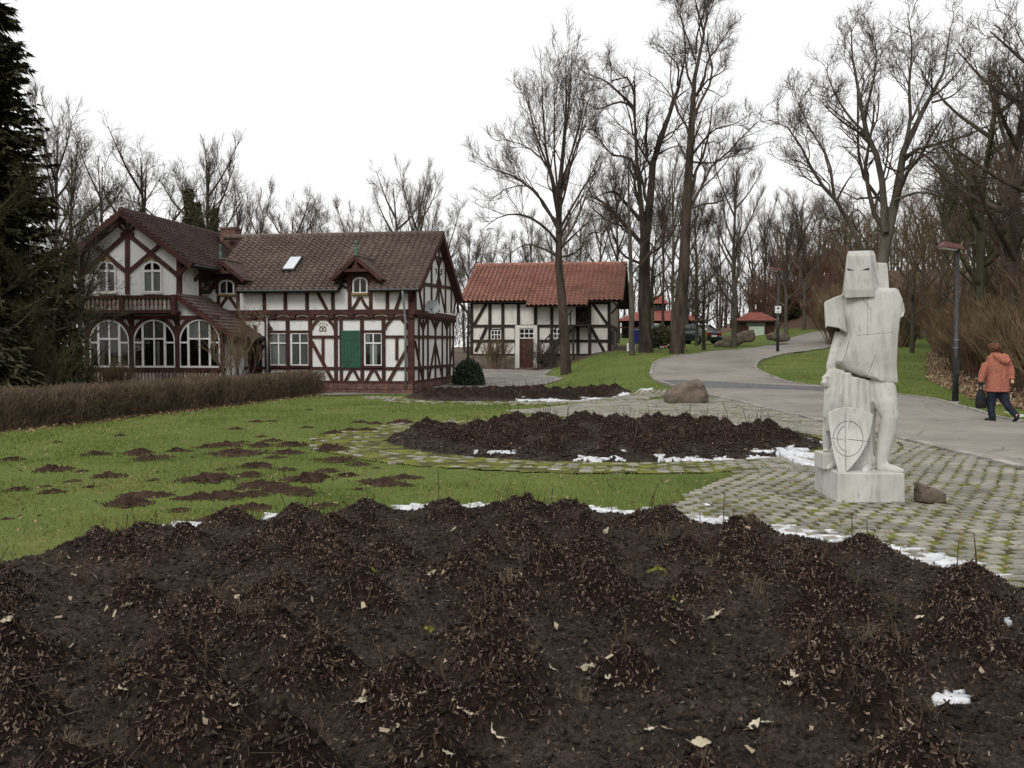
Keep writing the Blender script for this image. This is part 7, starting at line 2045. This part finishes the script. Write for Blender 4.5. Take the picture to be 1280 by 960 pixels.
# ------------------------------------------------------------------ lamp posts
def lamp(px, yb, yt, label, sign=False):
    g = ground_at(px, yb); D = g[1]; zt = at_depth(px, yt, D)[2]; H = zt - g[2]
    o = empty('street_lamp', (g[0], D, g[2]))
    tag(o, label, 'street lamp', 'dark street lamps with red hoods')
    MB().tube([(0, 0, -.1), (0, 0, H * .42), (0, 0, H * .425), (0, 0, H)], [.085, .078, .060, .048], 12).build('post', M['metal_dark'], o, True)
    MB().tube([(0, 0, -.02), (0, 0, .03)], [.14, .13], 12).build('base_plate', M['kerb'], o)
    hood = MB()
    L = .54
    hood.add([(-L, -.17, H - .02), (-L, .17, H - .02), (.10, .17, H - .10), (.10, -.17, H - .10), (-L + .14, -.12, H + .13), (-L + .14, .12, H + .13), (.06, .12, H + .03), (.06, -.12, H + .03)],
             [(0, 1, 2, 3), (7, 6, 5, 4), (0, 4, 5, 1), (1, 5, 6, 2), (2, 6, 7, 3), (3, 7, 4, 0)])
    ho = hood.build('lamp_hood', M['lamp_red'], o, bevel=.012)
    MB().add([(-L + .06, -.12, H - .032), (-L + .06, .12, H - .032), (-.05, .12, H - .092), (-.05, -.12, H - .092), (-L + .06, -.12, H - .05), (-L + .06, .12, H - .05), (-.05, .12, H - .11), (-.05, -.12, H - .11)], [(0, 1, 2, 3), (7, 6, 5, 4), (0, 4, 5, 1), (1, 5, 6, 2), (2, 6, 7, 3), (3, 7, 4, 0)]).build('diffuser', M['white'], ho)
    MB().box(-.055, .055, -.095, -.07, H * .18, H * .28).build('service_door', M['metal_dark'], o)
    for zz in (.35, .40): MB().tube([(0, 0, H * zz), (0, 0, H * zz + .02)], .083 if zz < .4 else .080, 12).build('band', M['metal_grey'], o)
    if sign:
        z1 = at_depth(px, 382.5, D)[2] - g[2]; z0 = at_depth(px, 391.5, D)[2] - g[2]; w = (z1 - z0) * .42
        sg = empty('path_sign', (g[0] - .02, D - .075, g[2]))
        MB().box(-w, w, -.012, .012, z0, z1).build('plate', M['white'], sg)
        c = (z0 + z1) / 2 + .07
        MB().prism([(-w * .5, c - .05), (0, c + .10), (w * .5, c - .05)], -.018, -.010, 'y').build('triangle_mark', M['blue'], sg)
        MB().box(-w * .55, w * .55, -.018, -.010, z0 + .05, z0 + .08).build('bar_mark', M['blue'], sg)
        tag(sg, 'small white square sign with blue triangle on the farther lamp post', 'sign')
    return o
lamp(1194, 503, 308, 'dark lamp post with red hood standing beside the walking person')
lamp(972, 440, 337, 'farther lamp post with white sign at the road bend', True)

# ------------------------------------------------------------------ kiosk
KD = 78.0
kq = at_depth(946, 425, KD); ks = KD / FPX
kio = empty('kiosk', (kq[0], KD, kq[2]), -.12)
tag(kio, 'small dark kiosk with red hipped roof and pale door beyond the rocks', 'kiosk')
hw_, kh = 21 * ks, 24 * ks
MB().box(-hw_, hw_, 0, 2.4, -.6, kh).build('wall', M['timber_dark'], kio)
for k in range(12):
    x = -hw_ + 2 * hw_ * k / 12
    MB().box(x + .01, x + 2 * hw_ / 12 - .01, -.025 - J(.01), 0, -.5, kh - .02).build('wall_board', M['timber'], kio)
MB().box(-10 * ks, 9 * ks, -.07, -.03, .02, 17 * ks).build('door', M['pale_green'], kio)
MB().box(-13 * ks, 10 * ks, -.08, -.03, 18 * ks, 22 * ks).build('sign_board', M['metal_grey'], kio)
ev_ = hw_ + .35
MB().add([(-ev_, -.4, kh), (ev_, -.4, kh), (ev_, 2.8, kh), (-ev_, 2.8, kh), (-ev_ * .32, 1.1, kh + 11 * ks), (ev_ * .32, 1.1, kh + 11 * ks)], [(0, 1, 5, 4), (1, 2, 5), (2, 3, 4, 5), (3, 0, 4), (3, 2, 1, 0)]).build('roof', M['red_tile_smooth'], kio)
MB().box(-ev_, ev_, -.42, -.38, kh - .12, kh + .02).build('fascia', M['timber_dark'], kio)

# ------------------------------------------------------------------ dark pavilion
VD = 92.0; vs = VD / FPX
vq = at_depth(820, 430, VD)
pav = empty('pavilion', (vq[0], VD, terr(vq[0], VD)), -.1)
tag(pav, 'dark wooden pavilion with two-tier red roof half hidden by thick trunks', 'pavilion')
zb_ = CAMH + 34 * vs - terr(vq[0], VD); zt2 = CAMH + 48 * vs - terr(vq[0], VD)
x0_, x1_ = -52 * vs, 62 * vs
MB().box(x0_ + .8, x1_ - .8, 1.5, 6, -.5, zb_).build('wall', M['timber_dark'], pav)
for k in range(9):
    x = x0_ + .5 + (x1_ - x0_ - 1.0) * k / 8
    MB().box(x - .1, x + .1, .1, .3, -.5, zb_).build('post', M['timber_dark'], pav)
MB().box(x0_ + .5, x1_ - .5, .1, .25, 1.0, 1.12).build('rail', M['timber'], pav)
MB().add([(x0_, -.3, zb_), (x1_, -.3, zb_), (x1_, 8, zb_), (x0_, 8, zb_), (x0_ + 2.6, 3, zt2), (x1_ - 2.8, 3, zt2), (x1_ - 2.8, 5, zt2), (x0_ + 2.6, 5, zt2)], [(0, 1, 5, 4), (1, 2, 6, 5), (2, 3, 7, 6), (3, 0, 4, 7), (4, 5, 6, 7), (3, 2, 1, 0)]).build('roof', M['red_tile_smooth'], pav)
ux0, ux1 = -8 * vs, 18 * vs; z3, z4 = CAMH + 57 * vs - terr(vq[0], VD), CAMH + 68 * vs - terr(vq[0], VD)
MB().box(ux0 + .3, ux1 - .3, 3.0, 5, zt2 - .1, z3).build('clerestory', M['timber_dark'], pav)
for k in range(3):
    a = ux0 + .45 + (ux1 - ux0 - .9) * k / 3
    MB().box(a + .05, a + (ux1 - ux0 - .9) / 3 - .05, 2.97, 3.0, zt2 + .1, z3 - .12).build('window_pane', M['glass'], pav)
MB().add([(ux0, 2.6, z3), (ux1, 2.6, z3), (ux1, 5.4, z3), (ux0, 5.4, z3), (ux0 + .7, 4, z4), (ux1 - .7, 4, z4)], [(0, 1, 5, 4), (1, 2, 5), (2, 3, 4, 5), (3, 0, 4), (3, 2, 1, 0)]).build('upper_roof', M['red_tile_smooth'], pav)

# ------------------------------------------------------------------ parked cars
def paint(name, c):
    m, nt, b = base_mat(name, .25, .5); b.inputs['Base Color'].default_value = (*c, 1); b.inputs['Coat Weight'].default_value = .6; return m
M['car_dark'] = paint('car_paint_dark', (.012, .014, .02)); M['car_teal'] = paint('car_paint_grey', (.05, .06, .065)); M['tyre'] = noisy('tyre', (.01, .01, .01), (.02, .02, .02), 20, .9, 0, 0, .2, 50)
m_, nt_, bs_ = base_mat('tail_light', .2, .5); bs_.inputs['Base Color'].default_value = (.30, .01, .01, 1); M['tail'] = m_
def car(loc, rz, mat, label):
    o = empty('parked_car', loc, rz); tag(o, label, 'car', 'cars parked behind the trees')
    prof = [(-2.15, .35, .80), (-2.1, .85, .84), (-1.6, .95, .86), (-.9, .98, .87), (.6, .96, .87), (1.6, .84, .85), (2.05, .70, .80), (2.15, .40, .74)]     # x, top, half width
    rings = []
    for x, zt_, hw in prof: rings.append([(x, -hw * .92, .22), (x, -hw, .40), (x, -hw, zt_ * .78), (x, -hw * .90, zt_), (x, hw * .90, zt_), (x, hw, zt_ * .78), (x, hw, .40), (x, hw * .92, .22)])
    MB().loft(rings).build('body', mat, o, True, bevel=.02)
    cab = [(-1.75, .94, .95, .72), (-1.15, 1.36, .94, .62), (-.4, 1.44, .94, .62), (.25, 1.38, .94, .62), (1.15, .90, .88, .74)]
    rings = []
    for x, zt_, zb2, hw in cab: rings.append([(x, -.80, zb2 - .06), (x, -hw, zt_), (x, hw, zt_), (x, .80, zb2 - .06)])
    cb = MB().loft(rings).build('cabin', M['glass'], o, True)
    MB().loft([[(x, -.60, z), (x, .60, z), (x, .60, z + .03), (x, -.60, z + .03)] for x, z in ((-1.12, 1.37), (-.4, 1.455), (.24, 1.39))]).build('roof_panel', mat, cb)
    for s_ in (-1, 1):
        for xa, xb, za, zb2 in ((-1.75, -1.12, .92, 1.38), (1.15, .24, .90, 1.39), (-.42, -.40, .93, 1.44)):
            MB().bar((xa, s_ * .80, za), (xb, s_ * .625, zb2), .07, (0, s_, .3), 0, .02).build('pillar', mat, cb)
        for x in (-1.35, 1.35):
            w = MB().tube([(x, s_ * .70, .31), (x, s_ * .88, .31)], .31, 18).build('wheel', M['tyre'], o, False)
            MB().tube([(x, s_ * .86, .31), (x, s_ * .89, .31)], [.19, .17], 12).build('rim', M['metal_grey'], w)
        MB().box(-2.17, -2.05, s_ * .55 - .18, s_ * .55 + .22, .62, .80).build('tail_light', M['tail'], o)
        MB().box(1.98, 2.12, s_ * .55 - .17, s_ * .55 + .17, .52, .66).build('headlight', M['white'], o)
        MB().box(.62, .78, s_ * .98 - .10, s_ * .98 + .10, .92, 1.04).build('mirror', mat, o)
    MB().box(-2.18, -2.155, -.26, .26, .50, .62).build('number_plate', M['white'], o)
    MB().box(-2.20, -2.0, -.82, .82, .30, .46).build('bumper', mat, o)
    return o
for px, D, rz, mat, lab in ((866, 70, 2.15, 'car_dark', 'dark saloon car parked right of the leaning trunk'), (818, 71, 1.0, 'car_teal', 'grey car half hidden between the two thick trunks')):
    x = (px - 640) / FPX * D
    car((x, D, terr(x, D)), rz, M[mat], lab)

# ------------------------------------------------------------------ small things under the trees
x = (794.5 - 640) / FPX * 52
b_ = empty('blue_bin', (x, 52, terr(x, 52)))
MB().loft([[(w * sx, w * sy, z) for sx, sy in ((-1, -1), (1, -1), (1, 1), (-1, 1))] for w, z in ((.16, .45), (.20, 1.15))]).build('container', M['blue'], b_)
MB().box(-.22, .22, -.22, .22, 1.15, 1.21).build('lid', M['metal_grey'], b_)
MB().tube([(0, 0, -.05), (0, 0, .46)], .05, 8).build('leg', M['metal_grey'], b_)
tag(b_, 'tall narrow blue bin behind the slim grey trunk', 'bin')
x = (785 - 640) / FPX * 51.5
b_ = MB().tube([(0, 0, -.1), (0, 0, .42), (0, 0, .44)], [.07, .07, .02], 8).build('marker_post', M['white']); b_.location = (x, 51.5, terr(x, 51.5)); tag(b_, 'short white marker post beside the barn corner', 'post')
# red and white barrier tape between stakes round the leaning tree
tp = empty('barrier_tape', (0, 0, 0)); tag(tp, 'sagging red and white barrier tape round the leaning trunk', 'barrier tape')
st_ = [(825, 433), (838, 429), (852, 430), (858, 436)]; Yt = 52.0
W_ = [at_depth(px, py, Yt + (0, -.8, -2.6, -1.5)[k]) for k, (px, py) in enumerate(st_)]
M['tape_red'] = noisy('tape_red', (.45, .03, .03), (.5, .05, .04), 5, .5, 0, 0, .3, 20)
for k in range(3):
    for q in range(8):
        f0, f1 = q / 8, (q + 1) / 8
        P0, P1 = W_[k] + (W_[k + 1] - W_[k]) * f0, W_[k] + (W_[k + 1] - W_[k]) * f1
        sg = lambda f: -.10 * 4 * f * (1 - f)
        MB().bar((P0[0], P0[1], P0[2] + sg(f0)), (P1[0], P1[1], P1[2] + sg(f1)), .07, (0, -1, 0), -.002, .002).build('tape_piece', M['tape_red'] if q % 2 else M['white'], tp)
for p in W_: MB().tube([(p[0], p[1], terr(p[0], p[1]) - .1), (p[0], p[1], p[2] + .05)], .02, 6).build('stake', M['timber_dark'], tp)
x = (880 - 640) / FPX * 66
b_ = empty('litter_bin', (x, 66, terr(x, 66)))
M['yellow'] = noisy('yellow_green', (.16, .15, .03), (.22, .20, .05), 6, .6, 0, 0, .3, 30)
MB().loft(lathe([(.16, .25), (.20, .32), (.21, .95), (.19, 1.0)])).build('basket', M['yellow'], b_, True)
MB().tube([(0, 0, -.1), (0, 0, .3)], .04, 8).build('leg', M['metal_dark'], b_)
MB().loft(lathe([(.23, 1.0), (.20, 1.12), (.10, 1.2), (.01, 1.22)])).build('cap', M['white'], b_, True)
tag(b_, 'yellow-green litter bin with pale cap near the parked cars', 'bin')

# ------------------------------------------------------------------ tell look-alikes apart by their order across the picture
ORD = 'first second third fourth fifth sixth seventh eighth ninth tenth eleventh twelfth thirteenth fourteenth fifteenth sixteenth seventeenth eighteenth nineteenth twentieth'.split()
ORD += ['twenty-' + w for w in ORD[:9]] + ['thirtieth']
same = {}
for o in bpy.data.objects:
    if o.parent is None and o.get('label') and o.get('kind') is None: same.setdefault(o['label'], []).append(o)
for lab, L in same.items():
    if 2 <= len(L) <= 30:
        L.sort(key=lambda o: o.location.x / max(o.location.y, 1))
        for k, o in enumerate(L): o['label'] = lab + ', ' + ('leftmost' if k == 0 else ('rightmost' if k == len(L) - 1 else ORD[k] + ' from left'))
